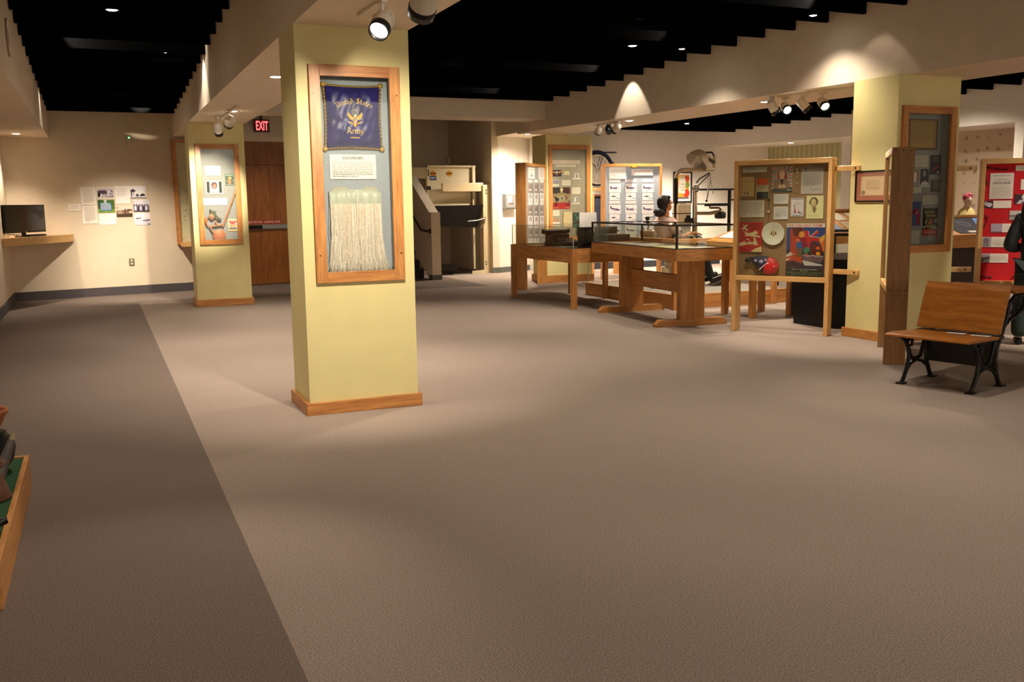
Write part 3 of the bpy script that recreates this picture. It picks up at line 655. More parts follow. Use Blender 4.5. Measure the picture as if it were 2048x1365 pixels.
for j in range(N+1):
    for i in range(N+1): vs.append(cush(-1+2*i/N,-1+2*j/N))
for j in range(N):
    for i in range(N): a = j*(N+1)+i; fs.append((a,a+1,a+N+2,a+N+1))
mb.add(vs,fs,NAVY,True); mb.add([(x,y,.002) for x,y,z in vs],[f[::-1] for f in fs],NAVY)
mb.build('cover',t)
mb = MB(); ring = [cush(-1+2*i/24,-1) for i in range(24)]+[cush(1,-1+2*i/24) for i in range(24)]+[cush(1-2*i/24,1) for i in range(24)]+[cush(-1,1-2*i/24) for i in range(24)]
for ph in (0,PI):                                       # two twisted cords
    pts = []
    for k in range(len(ring)*5):
        f = k/5; a = Vector(ring[int(f)]); b = Vector(ring[(int(f)+1)%len(ring)]); p_ = a.lerp(b,f-int(f)); an = k*.9+ph
        pts.append((p_.x+.0045*math.cos(an),p_.y+.0045*math.cos(an+1),p_.z+.006*math.sin(an)))
    mb.tube(pts,.0062,GOLD if ph else flat('gold_thread_dark','7a5c20',.5),5,closed=True)
for a,b in ((-1,-1),(1,-1),(1,1),(-1,1)):
    c = cush(a,b); mb.ball((c[0],c[1],c[2]+.003),(.02,.02,.014),GOLD,10,6)
mb.build('twisted_cord',t)
def pen(mb, strokes, ox, oy, s, mat, surf, nib=.13, ang=.75):   # broad-nib lettering laid on the cushion
    nx, ny = nib*math.cos(ang)/2, nib*math.sin(ang)/2
    for st in strokes:
        for (ax,ay),(bx_,by_) in zip(st,st[1:]):
            q = [(ax-nx,ay-ny),(bx_-nx,by_-ny),(bx_+nx,by_+ny),(ax+nx,ay+ny)]
            pts = []
            for (x,y) in q:
                X,Y = surf(ox+x*s,oy+y*s); pts.append((X,Y,zc_(X,Y)+.0022))
            ar = sum(pts[i][0]*pts[(i+1)%4][1]-pts[(i+1)%4][0]*pts[i][1] for i in range(4))
            mb.poly(pts if ar > 0 else pts[::-1],mat)
def zc_(X,Y):
    a = X/(W/2); b = (Y-H/2)/(H/2); return cush(max(-.99,min(.99,a)),max(-.99,min(.99,b)))[2]
GL = {'U':([[(.0,1.0),(.15,.85),(.1,.2),(.3,0),(.6,.12)],[(.6,.9),(.6,.1),(.75,0)],[(.6,.9),(.45,1.0)]],.85),
 'n':([[(0,.55),(.08,.6),(.08,0)],[(.08,.5),(.35,.62),(.42,.5),(.42,0),(.5,.03)]],.6),
 'i':([[(0,.55),(.1,.6),(.1,.08),(.2,.02)],[(.1,.78),(.14,.82)]],.32),
 't':([[(.1,.9),(.1,.1),(.25,.02)],[(-.05,.6),(.28,.6)]],.38),
 'e':([[(.08,.3),(.38,.42),(.3,.6),(.1,.5),(.06,.15),(.2,.0),(.4,.12)]],.52),
 'd':([[(.4,.2),(.25,0),(.08,.15),(.08,.45),(.3,.58),(.44,.4),(.4,.15)],[(.44,.4),(.3,.75),(.05,.95)]],.6),
 'S':([[(.65,.85),(.4,1.0),(.12,.85),(.2,.6),(.55,.42),(.6,.15),(.3,0),(.02,.15)],[(.35,.95),(.35,.05)]],.8),
 'a':([[(.08,.5),(.3,.6),(.38,.45),(.38,.05),(.5,.02)],[(.38,.35),(.1,.25),(.1,.05),(.36,.1)]],.58),
 's':([[(.36,.52),(.2,.6),(.06,.48),(.34,.2),(.2,.02),(.02,.1)]],.48),
 'A':([[(.05,.85),(.3,1.0),(.5,.8),(.62,.1),(.75,.0)],[(.3,.95),(.1,.1),(-.05,.05)],[(.12,.42),(.56,.42)]],.85),
 'r':([[(0,.55),(.1,.6),(.1,0)],[(.1,.48),(.3,.62),(.4,.52)]],.46),
 'm':([[(0,.55),(.08,.6),(.08,0)],[(.08,.5),(.3,.62),(.36,.5),(.36,0)],[(.36,.5),(.58,.62),(.66,.5),(.66,.03),(.74,.03)]],.86),
 'y':([[(0,.6),(.1,.5),(.12,.12),(.3,.05),(.42,.2)],[(.42,.6),(.42,.0),(.25,-.25),(.02,-.2)]],.55),' ':([],.42)}
mb = MB(); GI = ink(GOLDI)
def word(s, cx, cy, h, arc=0):
    tot = sum(GL[c][1] for c in s)*h; x = -tot/2
    for c in s:
        st, adv = GL[c]
        if arc:
            th = (x+adv*h/2)/arc
            def surf(X,Y,th=th): 
                return cx+(arc+Y)*math.sin(th)+X*math.cos(th), cy-arc+(arc+Y)*math.cos(th)-X*math.sin(th)
            pen(mb,st,-adv*h/2,0,h,GI,surf)
        else: pen(mb,st,x,0,h,GI,lambda X,Y: (cx+X,cy+Y))
        x += adv*h
word('United States',.0,H*.70,H*.085,W*.62); word('Army',.0,H*.235,H*.1)
pts = []
for k in range(9): mb.poly([(x_,y_,zc_(x_,y_)+.002) for x_,y_ in ((-.035+k*.008,H*.165),(-.030+k*.008,H*.165),(-.029+k*.008,H*.185),(-.034+k*.008,H*.185))],GI)
mb.build('gold_lettering',t)
mb = MB()
def emb(pts, mat, dz=.0022):
    pts = [(x*W*.5,H*.5+y*H*.5) for x,y in pts]
    ar = sum(pts[i][0]*pts[(i+1)%len(pts)][1]-pts[(i+1)%len(pts)][0]*pts[i][1] for i in range(len(pts)))
    if ar < 0: pts = pts[::-1]
    mb.poly([(x,y,zc_(x,y)+dz) for x,y in pts],mat)
for s in (-1,1):
    emb([(s*.04,-.06),(s*.10,.02),(s*.16,.06),(s*.20,.10),(s*.245,.14),(s*.25,.06),(s*.22,-.02),(s*.17,-.08),(s*.1,-.11),(s*.04,-.14)],ink('d9a83c'))
    for k in range(3): emb([(s*(.10+.05*k),-.10+.05*k),(s*(.115+.05*k),-.10+.05*k),(s*(.125+.05*k),.0+.05*k),(s*(.11+.05*k),.0+.05*k)],ink('8a6420'),.003)
    emb([(s*.08,-.24),(s*.18,-.20),(s*.21,-.14),(s*.17,-.16),(s*.07,-.20)],ink('c9952f'))
    for k in range(4): emb([(s*(.17+.02*k),-.21+.02*k),(s*(.2+.02*k),-.23+.02*k),(s*(.205+.02*k),-.2+.02*k)],ink('c8ccd8'),.003)
emb([(-.03,.03),(.03,.03),(.055,-.05),(.05,-.18),(.06,-.27),(0,-.33),(-.06,-.27),(-.05,-.18),(-.055,-.05)],ink('c9952f'))
emb([(-.02,.0),(.025,.0),(.06,.05),(.02,.07),(-.02,.06)],ink('e8d49a'),.003)
emb([(-.055,-.06),(.055,-.06),(.055,-.16),(0,-.21),(-.055,-.16)],ink('e8dcd0'),.003)
for k in range(4): emb([(-.045+.026*k,-.10),(-.033+.026*k,-.10),(-.033+.026*k,-.17),(-.045+.026*k,-.17)],ink('c05050'),.0036)
emb([(-.055,-.06),(.055,-.06),(.055,-.095),(-.055,-.095)],ink('5868a8'),.0036)
for k in range(14):
    a0,a1 = 2*PI*k/14,2*PI*(k+.6)/14
    emb([(.075*math.cos(a0),.14+.07*math.sin(a0)),(.095*math.cos(a0),.14+.088*math.sin(a0)),(.095*math.cos(a1),.14+.088*math.sin(a1)),(.075*math.cos(a1),.14+.07*math.sin(a1))],ink('c9b070'))
for k in range(6):
    a0 = 2*PI*k/6; emb([(.045*math.cos(a0)-.01,.14+.042*math.sin(a0)),(.045*math.cos(a0)+.012,.135+.042*math.sin(a0)),(.045*math.cos(a0),.16+.042*math.sin(a0))],ink('d8d0e0'))
mb.build('eagle_emblem',t)
rr = random.Random(11)
card('exhibit_label','white SOUVENIRS text panel between the cushion and fringed garment','label',pA,(659,309.5,751,358.5),'ece6dc',[('t','SOUVENIRS',.5,.20,.12,'4a4440',.46)]+para(.05,.30,.95,.93,9,'b2aaa0',rr),th=.012)
# fringed garment
u,v,W2,H2 = pA.rect((655,373,772,545))
t = thing('fringed_garment','cream garment with satin waistband and long cotton fringe','garment',M=pA.M(u,v-H2/2,0))
SAT = flat('pale_satin','b9bba6',.35,noise=.08,ns=14); FR = flat('cotton_fringe','e4d0b6',.9,noise=.15,ns=70); FR2 = flat('cotton_fringe_light','f0e6d6',.9,noise=.1,ns=70)
yb0 = H2*.80; wb = W2*.43
mb = MB(); vs = []; fs = []; n = 40
for j,(yy,zz) in enumerate(((yb0-.01,.028),(yb0+.03,.036),(H2*.9,.03),(H2*.955,.024),(H2*.955,.004))):
    for i in range(n+1): a = -1+2*i/n; vs.append((a*wb*1.02-.01,yy+.006*math.cos(3*a),zz+.004*math.sin(a*17)*(j<4)+.012*(1-a*a)*(j<4)))
for j in range(4):
    for i in range(n): a = j*(n+1)+i; fs.append((a,a+1,a+n+2,a+n+1))
mb.add(vs,fs,SAT,True)
for s in (-1,1): mb.prism([(s*wb*.25-.01,H2*.94),(s*wb*.95-.01,H2*.94),(s*wb*.85-.01,H2*.985),(s*wb*.35-.01,H2*1.0)],.004,.016,flat('pale_lining','a8a48c',.8))
mb.build('waistband',t)
mb = MB(); rr = random.Random(4)
for L in range(2):
    for i in range(150):
        a = -1+2*(i+rr.random())/150; x0 = a*wb-.01; ln = H2*.80-rr.uniform(0,.012)
        if abs(a+.02) < .014: continue
        fl_ = (x0+.01)*.12+ (.05*max(0,a-.55) if a > 0 else .02*min(0,a+.7)); z0 = .03+.012*(1-a*a)+L*.004
        p = [(x0,yb0,z0),(x0+rr.gauss(0,.002),yb0-ln*.45,z0+.004),(x0+fl_*.5+rr.gauss(0,.004),yb0-ln*.8,z0+.006),(x0+fl_+rr.gauss(0,.010),max(.003,yb0-ln+rr.uniform(0,.02)),z0+rr.uniform(-.008,.014))]
        mb.tube(p,rr.uniform(.0014,.0024),FR if rr.random() < .62 else FR2,3)
tag(mb.build('fringe',t),kind='stuff')
mb = MB(); mb.tube([(-.005,H2*.955,.045),(-.003,H2*.9,.052),(-.004,yb0,.05)],.004,FR2,6); mb.tube([(-wb*1.06,yb0-.03,.01),(-wb*1.12,yb0-.2,.012),(-wb*1.06,yb0-.4,.014),(-wb*1.1,.02,.012)],.005,flat('silver_ribbon','b8bcc0',.4),4); mb.build('tie_cord',t)

# ------------------------------------------------------------------ far column case
pF = Plane((0,YF+DEP,0),(1,0,0))
card('exhibit_label','blank white label high in the wooden toy case','label',pF,(410,332,440.5,350.5),'f6f2ec',[])
card('framed_print','green bordered print with round portrait in wooden toy case','print',pF,(411.5,362,445.5,388),'d8e4c4',[('r',.06,.05,.22,.92,'24241c'),('r',.78,.05,.94,.92,'24241c'),('e',.5,.36,.18,.27,'3c2c28'),('e',.5,.4,.13,.2,'c87c68'),('e',.45,.28,.06,.08,'8a4c40'),('r',.3,.84,.7,.9,'c09080')],th=.01)
card('postcard','small dark green card with orange figure in toy case','card',pF,(450.5,348,467.5,371),'4c5a48',[('r',.05,.04,.95,.2,'8c9c80'),('e',.5,.42,.2,.16,'c88850'),('e',.48,.72,.22,.16,'c07850'),('e',.6,.35,.14,.1,'d8a860'),('r',.1,.9,.9,.96,'a8a890'),('e',.15,.6,.08,.06,'84946c'),('e',.86,.6,.08,.06,'84946c')],th=.01)
card('exhibit_label','wide white label above the wooden jointed toy','label',pF,(406.5,396.5,454.5,410),'f2ece2',para(.06,.2,.94,.85,3,'cfc4b4'))
card('postcard','red and cream patterned card low in toy case','card',pF,(456.5,438.5,474,462.5),'d9c9a0',[('e',.5,.3,.3,.14,'c84850'),('e',.2,.2,.12,.08,'c03848'),('e',.85,.2,.12,.08,'c03848'),('e',.3,.55,.16,.1,'b88868'),('e',.65,.52,.2,.12,'d8a070'),('r',.08,.7,.92,.84,'5a5a50'),('r',0,.86,1,1,'d8b878')],th=.014)
u,v,_,_ = pF.rect((430,450,432,452))
def fuv(x,y): q = pF.uv(x,y); return q[0]-u, q[1]-v
TOY = flat('toy_wood','b8763c',.5); TOYO = flat('toy_orange_wood','c06a34',.5); OLV = flat('olive_cap','4c4a2a',.6); TOYF = flat('toy_face','b07850',.5)
t = thing('jointed_wooden_toy','jointed wooden toy figure with olive cap holding long stick','toy',M=pF.M(u,v,.03))
q = fuv(438,471)
mb = MB(); mb.M = Matrix.Translation((q[0],q[1],0)); mb.lathe([(.0005,.03),(.092,.03),(.097,.024),(.097,-.01),(.0005,-.01)],TOYO,28); mb.build('disc_base',t)
mb = MB(); a,b = fuv(445,454),fuv(472.5,377); mb.tube([(a[0],a[1],.01),(b[0],b[1],.01)],.014,TOY,10); mb.build('stick',t)
mb = MB(); a,b = fuv(418,453),fuv(447,449); mb.beam((a[0],a[1],.02),(b[0],b[1],.02),.02,.03,TOY,(0,0,1)); a2 = fuv(430,441); m_ = fuv(433,451); mb.tube([(a2[0],a2[1],.035),(m_[0],m_[1],.035)],.012,TOYF,8); a3,b3 = fuv(418,452),fuv(428,468); mb.tube([(a3[0],a3[1],.03),(b3[0],b3[1],.03)],.014,TOYF,8); mb.build('limb',t)
mb = MB(); a = fuv(423,433); mb.ball((a[0],a[1],.02),(.045,.06,.035),TOYF,14,10); mb.ball((a[0]-.04,a[1]-.01,.02),(.02,.015,.015),TOYF,8,6); b = fuv(411,440); mb.ball((b[0],b[1],.02),(.028,.045,.025),TOYO,10,8); mb.tube([(b[0],b[1]-.03,.02),(fuv(415,452)[0],fuv(415,452)[1],.02)],.016,TOYO,8); mb.build('head',t)
mb = MB(); pts = [fuv(*c) for c in ((418,418),(423,421),(431,423),(431,429),(436,434),(442.5,438),(440,440.5),(430,438.5),(428,432),(421,429),(418.5,426),(420,423))]
mb.prism(pts,-.0,.05,OLV); mb.build('cap',t,bevel=.006)

# ------------------------------------------------------------------ generic free standing display panel with two end boards
class Panel:
    def __init__(s, a, b, label, back, dep=.19, z0=.60, z1=1.97, et=.042, rail=.055, woods=(PALEX,PALEY,PALEZ), ends=(True,True), endtop=None, pane=True, backoff=.11, name='exhibit_stand', side=1):
        a = Vector((a[0],a[1],0)); b = Vector((b[0],b[1],0)); s.u = (b-a).normalized(); s.L = (b-a).length
        s.M = basis(a,s.u); X,Y_,Z = woods
        t = s.t = thing(name,label,'exhibit stand',M=s.M)   # local x along, y up, z to the viewer
        for k,x in ((0,0),(1,s.L-et)):
            mb = MB(); mb.bx(x,x+et,0,z1 if endtop is None else endtop,-dep,0,WV(Z))
            if ends[k]:
                for zz in (z1-.03,z0+.03):
                    for q in (-.03,-dep/2,-dep+.03):
                        xx = x-.001 if k == 0 else x+et+.001; mb.cyl((xx-.001,zz,q),(xx+.001,zz,q),.006,BLKM,8)
            mb.build('end_board',t,bevel=.003)
        mb = MB(); mb.bx(et,s.L-et,z1-rail,z1,-dep,0,X); mb.build('top_rail',t,bevel=.003)
        mb = MB(); mb.bx(et,s.L-et,z0,z0+rail,-dep,0,X); mb.build('bottom_rail',t,bevel=.003)
        if back: mb = MB(); mb.bx(et,s.L-et,z0+rail,z1-rail,-backoff-.012,-backoff,back); mb.build('backboard',t)
        if pane:
            mb = MB(); mb.bx(et,s.L-et,z0+rail,z1-rail,-.024,-.02,GLASS); mb.build('glass_pane',t)
            if not back: mb = MB(); mb.bx(et,s.L-et,z0+rail,z1-rail,-dep+.02,-dep+.024,GLASS); mb.build('glass_pane',t)
        s.pl = Plane(a,s.u,-backoff) if back else None
def WV(Z): return {PALEZ:PALEY_,OAKZ:OAKY_,BROWNZ:BROWNY,ORZ:ORY}.get(Z,Z)
PALEY_ = PALEY; OAKY_ = OAKY
# --- P1: war relief panel
P1 = Panel(fl(1462,662),fl(1653,674),'freestanding oak panel with plate, red book and WE CAN HELP THEM poster',BROWNB)
pl = P1.pl
rr = random.Random(21)
TB = '8a8680'
card('title_card','dark framed title strip at top left of the plate panel','label',pl,(1486.5,334.6,1533.6,345),'d9d6cc',[('r',0,0,1,.55,'b4b4a4')]+para(.1,.15,.92,.6,1,'5a5a50',rr)+para(.12,.66,.85,.95,1,TB,rr),th=.012)
card('booklet','tan booklet beside red white and navy booklet','booklet',pl,(1481.5,354,1508.7,393),'d8b878',[('r',0,0,.16,1,'cfa868'),('r',.3,.24,.7,.26,'a88850'),('r',.3,.78,.36,.92,'6a4c30'),('r',.5,.78,.58,.93,'4c3028')],th=.012)
card('booklet','red cream and navy booklet on the plate panel','booklet',pl,(1512.5,357,1537.4,398),'c9b68c',[('r',.08,0,1,.32,'d8481c'),('r',.08,.66,1,1,'22242e'),('r',0,.1,.08,.95,'c4ae84'),('r',.2,.38,.85,.4,'6a5c48')]+para(.2,.44,.85,.6,3,'8a7c60',rr),th=.014)
rays = []
for k in range(32):
    a0,a1 = 2*PI*k/32,2*PI*(k+.5)/32
    def edge(a):
        c_,s_ = math.cos(a),math.sin(a); m_ = min(.5/abs(c_) if abs(c_) > 1e-6 else 9,.5/abs(s_) if abs(s_) > 1e-6 else 9); return (.5+c_*m_,.5+s_*m_)
    rays.append(('p',[(.5,.5),edge(a0),edge(a1)],['c8403c','3c6860','d8443c','2c4a58'][k%4]))
card('war_poster','poster of red haired woman in tweed jacket before colored rays','poster',pl,(1543.8,333.5,1585,384.5),'dcd6c8',rays+
  [('p',[(.3,.55),(.3,.25),(.42,.1),(.58,.1),(.72,.28),(.76,.5),(.6,.45),(.4,.42)],'8a2f24'),('e',.5,.28,.14,.19,'e0b890'),('r',.42,.4,.58,.55,'d8a880'),('p',[(.08,1),(.12,.6),(.35,.48),(.5,.7),(.65,.48),(.88,.6),(.95,1)],'94725c'),('p',[(.42,.5),(.6,.5),(.53,.75)],'3a3238'),('e',.42,.77,.1,.07,'dcae88'),('e',.6,.77,.1,.07,'dcae88'),('p',[(0,.9),(.1,.85),(.5,.88),(1,.82),(1,1),(0,1)],'40403e'),('r',.74,.9,.96,.93,'d8d8d0')],th=.008)
card('letter','pale typed letter at top right of plate panel','letter',pl,(1602.6,332.8,1647,388),'b9ada0',[('r',0,0,1,.09,'8f867c'),('e',.2,.07,.05,.03,'6a4038'),('e',.21,.14,.03,.02,'5c5c50')]+para(.1,.22,.92,.72,10,'9a8e84',rr)+[('l',[(.42,.85),(.5,.78),(.55,.88),(.7,.8),(.92,.83)],.02,'7c7268')],th=.006)
card('exhibit_label','upper white label with dark edge on plate panel','label',pl,(1548.4,388.5,1577,408),'ddd6cc',para(.1,.15,.9,.85,5,'a8a098',rr),th=.012)
card('exhibit_label','lower white label with dark edge on plate panel','label',pl,(1548,413.5,1576.5,439),'d9d2c8',para(.1,.12,.9,.88,7,'a8a098',rr),th=.012)
card('spiral_notebook','open white notebook with red spiral dots on plate panel','notebook',pl,(1479.5,401,1528.7,434.6),'dccfb8',para(.07,.1,.42,.9,9,'a89c90',rr)+para(.58,.1,.95,.9,9,'a89c90',rr)+[('e',.5,.08+.07*k,.012,.016,'8a3c34') for k in range(5)]+[('e',.5,.62+.07*k,.012,.016,'8a3c34') for k in range(5)],th=.01)
card('sail_banner','white banner with red sailboats beside lady portrait','banner',pl,(1582,396,1607.5,433),'d6cac8',[('r',0,.02,1,.1,'c0b4b0'),('l',[(.05,.06),(.3,.04),(.5,.1),(.7,.04),(.95,.06)],.03,'4a3c3c'),('p',[(.3,.4),(.26,.78),(.42,.78)],'b83850'),('e',.28,.44,.06,.03,'3c2c30'),('p',[(.6,.58),(.56,.8),(.66,.8)],'c04858'),('e',.36,.8,.14,.025,'5c6a60'),('e',.72,.8,.14,.03,'2c2428'),('l',[(.02,.86),(.2,.93),(.5,.96),(.8,.93),(.98,.86)],.04,'40323c'),('t','For Liberty',.55,.36,.06,'b06870',.5),('e',.48,.25,.05,.03,'d88888')],th=.008)
card('portrait_print','cream portrait print of dark haired lady on plate panel','portrait',pl,(1613,391.6,1647,437.7),'d6cf98',[('p',[(.14,.3),(.24,.16),(.3,.08),(.5,.06),(.64,.14),(.7,.24),(.66,.36),(.56,.44),(.3,.44),(.2,.36)],'6c4c2c'),('e',.42,.3,.15,.17,'cbb888'),('p',[(.3,.42),(.54,.42),(.62,.6),(.5,.76),(.36,.62)],'a08c5c'),('p',[(.44,.5),(.58,.5),(.5,.76),(.4,.68)],'7c6440'),('l',[(.36,.28),(.4,.27)],.03,'5a4428'),('l',[(.46,.28),(.5,.27)],.03,'5a4428'),('l',[(.4,.38),(.47,.38)],.025,'7a4a38'),('t','MAY FLOWERS',.45,.9,.045,'b4aa70',.55)],th=.008)
for i,(x,y,r_,c_) in enumerate(((1594.4,338.5,2.2,'e0e0dc'),(1594.6,343.3,2.4,'e0e0dc'),(1594.3,354,1.8,'b8a888'),(1593.9,368,2.8,'b0a490'),(1593,385,3.2,'b09850'))):
    uu,vv,ww,_ = pl.rect((x-r_,y-r_,x+r_,y+r_))
    mb = MB(); mb.lathe([(ww/2,0),(ww/2,.004),(ww*.3,.008),(.0005,.009)],flat('pin_'+c_,c_,.3,.6),14)
    mb.ball((0,0,.008),(ww*.18,ww*.18,.005),GOLD if i == 4 else STEEL,8,6)
    tag(mb.build('lapel_pin',M=pl.M(uu,vv,0)),['topmost bright pin left of the typed letter','second bright pin below the topmost pin','tiny pale pin in the middle of the pin column','grey round pin above the gold pin','gold pin at the bottom of the pin column'][i],'pin')
uu,vv,_,_ = pl.rect((1537,423,1538,425))
t = thing('pendant_watch','small round medal on brown ribbon beside two white labels','medal',M=pl.M(uu,vv,0))
mb = MB(); mb.lathe([(.0005,.012),(.016,.012),(.019,.006),(.019,0)],flat('medal_face','d8a890',.3),18); mb.lathe([(.019,0),(.023,.006),(.019,.013)],flat('medal_rim','5c4028',.35,.4),18); mb.build('medal',t)
mb = MB(); mb.bx(-.004,.004,.02,.13,.001,.005,flat('brown_ribbon','5a3820',.7)); mb.ball((.002,.135,.006),(.014,.018,.008),flat('brown_ribbon','5a3820'),8,6); mb.prism([(-.006,-.02),(.006,-.02),(.002,-.12),(-.006,-.12)],.001,.004,flat('rust_ribbon','8a4a20',.7)); mb.build('ribbon',t)
card('red_book','red book cover with cream airplanes beside the plate','book',pl,(1479.5,445,1525,504),'b4282a',
  [('p',[(0,.72),(.1,.68),(.25,.64),(.34,.7),(.48,.64),(.6,.68),(.66,.6),(.62,.52),(.7,.5),(.76,.62),(.8,.7),(.86,.78),(.74,.74),(.7,.8),(.66,.74),(.4,.74),(.1,.8),(0,.79)],'d0bc88'),('p',[(.15,.28),(.3,.34),(.44,.36),(.64,.32),(.66,.26),(.72,.27),(.72,.33),(.8,.28),(.82,.38),(.66,.42),(.92,.46),(.92,.5),(.6,.48),(.42,.46),(.26,.47),(.28,.38)],'d6c494'),('p',[(.12,.06),(.24,.1),(.4,.04),(.36,.12),(.3,.2),(.4,.26),(.34,.32),(.28,.24),(.06,.24),(.2,.14)],'d0b88c'),
   ('t','THE WAKE UP',.6,.11,.045,'3a1414',.62),('t','OR WAKE-UP',.6,.19,.05,'3a1414',.62),('r',.5,.23,.74,.25,'3a1414'),('p',[(.5,1),(.72,.88),(1,.8),(1,1)],'d8c088'),('p',[(.3,.56),(.4,.54),(.5,.62),(.4,.6)],'c8b080')]+para(.05,.9,.45,.95,1,'7a1a1c',rr),th=.022)
uu,vv,ww,_ = pl.rect((1525.2,444.5,1570.6,490.3))
t = thing('commemorative_plate','white plate with small crest at its center','plate',M=pl.M(uu,vv,.006))
mb = MB(); R = ww/2; PORC = flat('porcelain','ddd6c0',.12)
mb.lathe([(.0005,.008),(R*.55,.008),(R*.64,.016),(R*.74,.02),(R*.97,.032),(R,.033),(R,.028),(R*.7,.008),(R*.5,0),(.0005,0)],PORC,40); mb.build('plate',t)
mb = MB()
for s in (-1,1): mb.prism([(s*R*.26,-.02),(s*R*.12,-.012),(s*R*.16,.03),(s*R*.24,.02)],.0085,.0092,ink('4a4048'))
mb.prism([(-R*.1,-.03),(R*.1,-.03),(R*.08,.03),(0,.055),(-R*.08,.03)],.0085,.0094,ink('b89048')); mb.build('crest',t)
mb = MB()
for s in (-1,1): mb.tube([(s*R*.78,-R*.66,.0),(s*R*.8,-R*.68,.04),(s*R*.72,-R*.6,.045)],.003,BLKM,6)
mb.build('plate_hook',t)
# stuffed cloth slipper / bundle
def cu(x,y): q = pl.uv(x,y); return q[0]-cuo[0], q[1]-cuo[1]
cuo = pl.uv(1525,533)
t = thing('flag_cloth_purse','bulging red and navy flag cloth purse below the plate','purse',M=pl.M(cuo[0],cuo[1],0))
spine = [(1509,518,6),(1516,521,12.5),(1525,526,17),(1535,530,19.5),(1545,533,19),(1553,536,14),(1558,538,7)]
def blob(mb, idx, mat):
    P_ = [(cu(a,b)[0],cu(a,b)[1]) for a,b,c in spine]; Rr = [c*.0055*.95 for a,b,c in spine]
    n = 16; vs = []; fs = []
    d0 = Vector((P_[-1][0]-P_[0][0],P_[-1][1]-P_[0][1])).normalized(); nn = Vector((-d0.y,d0.x))
    for i in idx:
        for k in range(n): a = 2*PI*k/n; vs.append((P_[i][0]+nn.x*Rr[i]*math.cos(a),P_[i][1]+nn.y*Rr[i]*math.cos(a),.05+.045*min(1,Rr[i]/.09)*math.sin(a)))
    for j in range(len(idx)-1):
        for k in range(n): fs.append((j*n+k,j*n+(k+1)%n,(j+1)*n+(k+1)%n,(j+1)*n+k))
    mb.add(vs,fs,mat,True)
CN = flat('navy_cloth','26243c',.6); CR = flat('red_cloth','c81e20',.5); CG = flat('black_crepe','16161a',.7)
mb = MB(); blob(mb,[0,1,2,3],CN); mb.build('navy_cloth',t); mb = MB(); blob(mb,[3,4,5,6],CR); mb.build('red_cloth',t)
mb = MB(); a = cu(1498,520); b = cu(1508,517); mb.ball((a[0],a[1],.05),(.035,.03,.02),CG,10,8); mb.tube([(a[0],a[1],.05),(b[0],b[1],.055)],[.03,.026],CG,10); mb.build('neck_tie',t)
mb = MB()
for (x,y,r1,c_) in ((1516,521,.02,'8a8498'),(1527,523,.028,'9a94a8'),(1536,520,.016,'a88c98'),(1553,534,.02,'a84848'),(1540,526,.012,'d8c8c0')): q = cu(x,y); mb = MB(); mb.ball((q[0],q[1],.088),(r1,r1*.8,.012),ink(c_),10,6); mb.build('flag_motif',t)
q0,q1 = cu(1523,539),cu(1538,526); mb = MB(); mb.beam((q0[0],q0[1],.09),(q1[0],q1[1],.095),.012,.006,ink('d0a8a0'),(0,0,1)); mb.build('flag_motif',t)
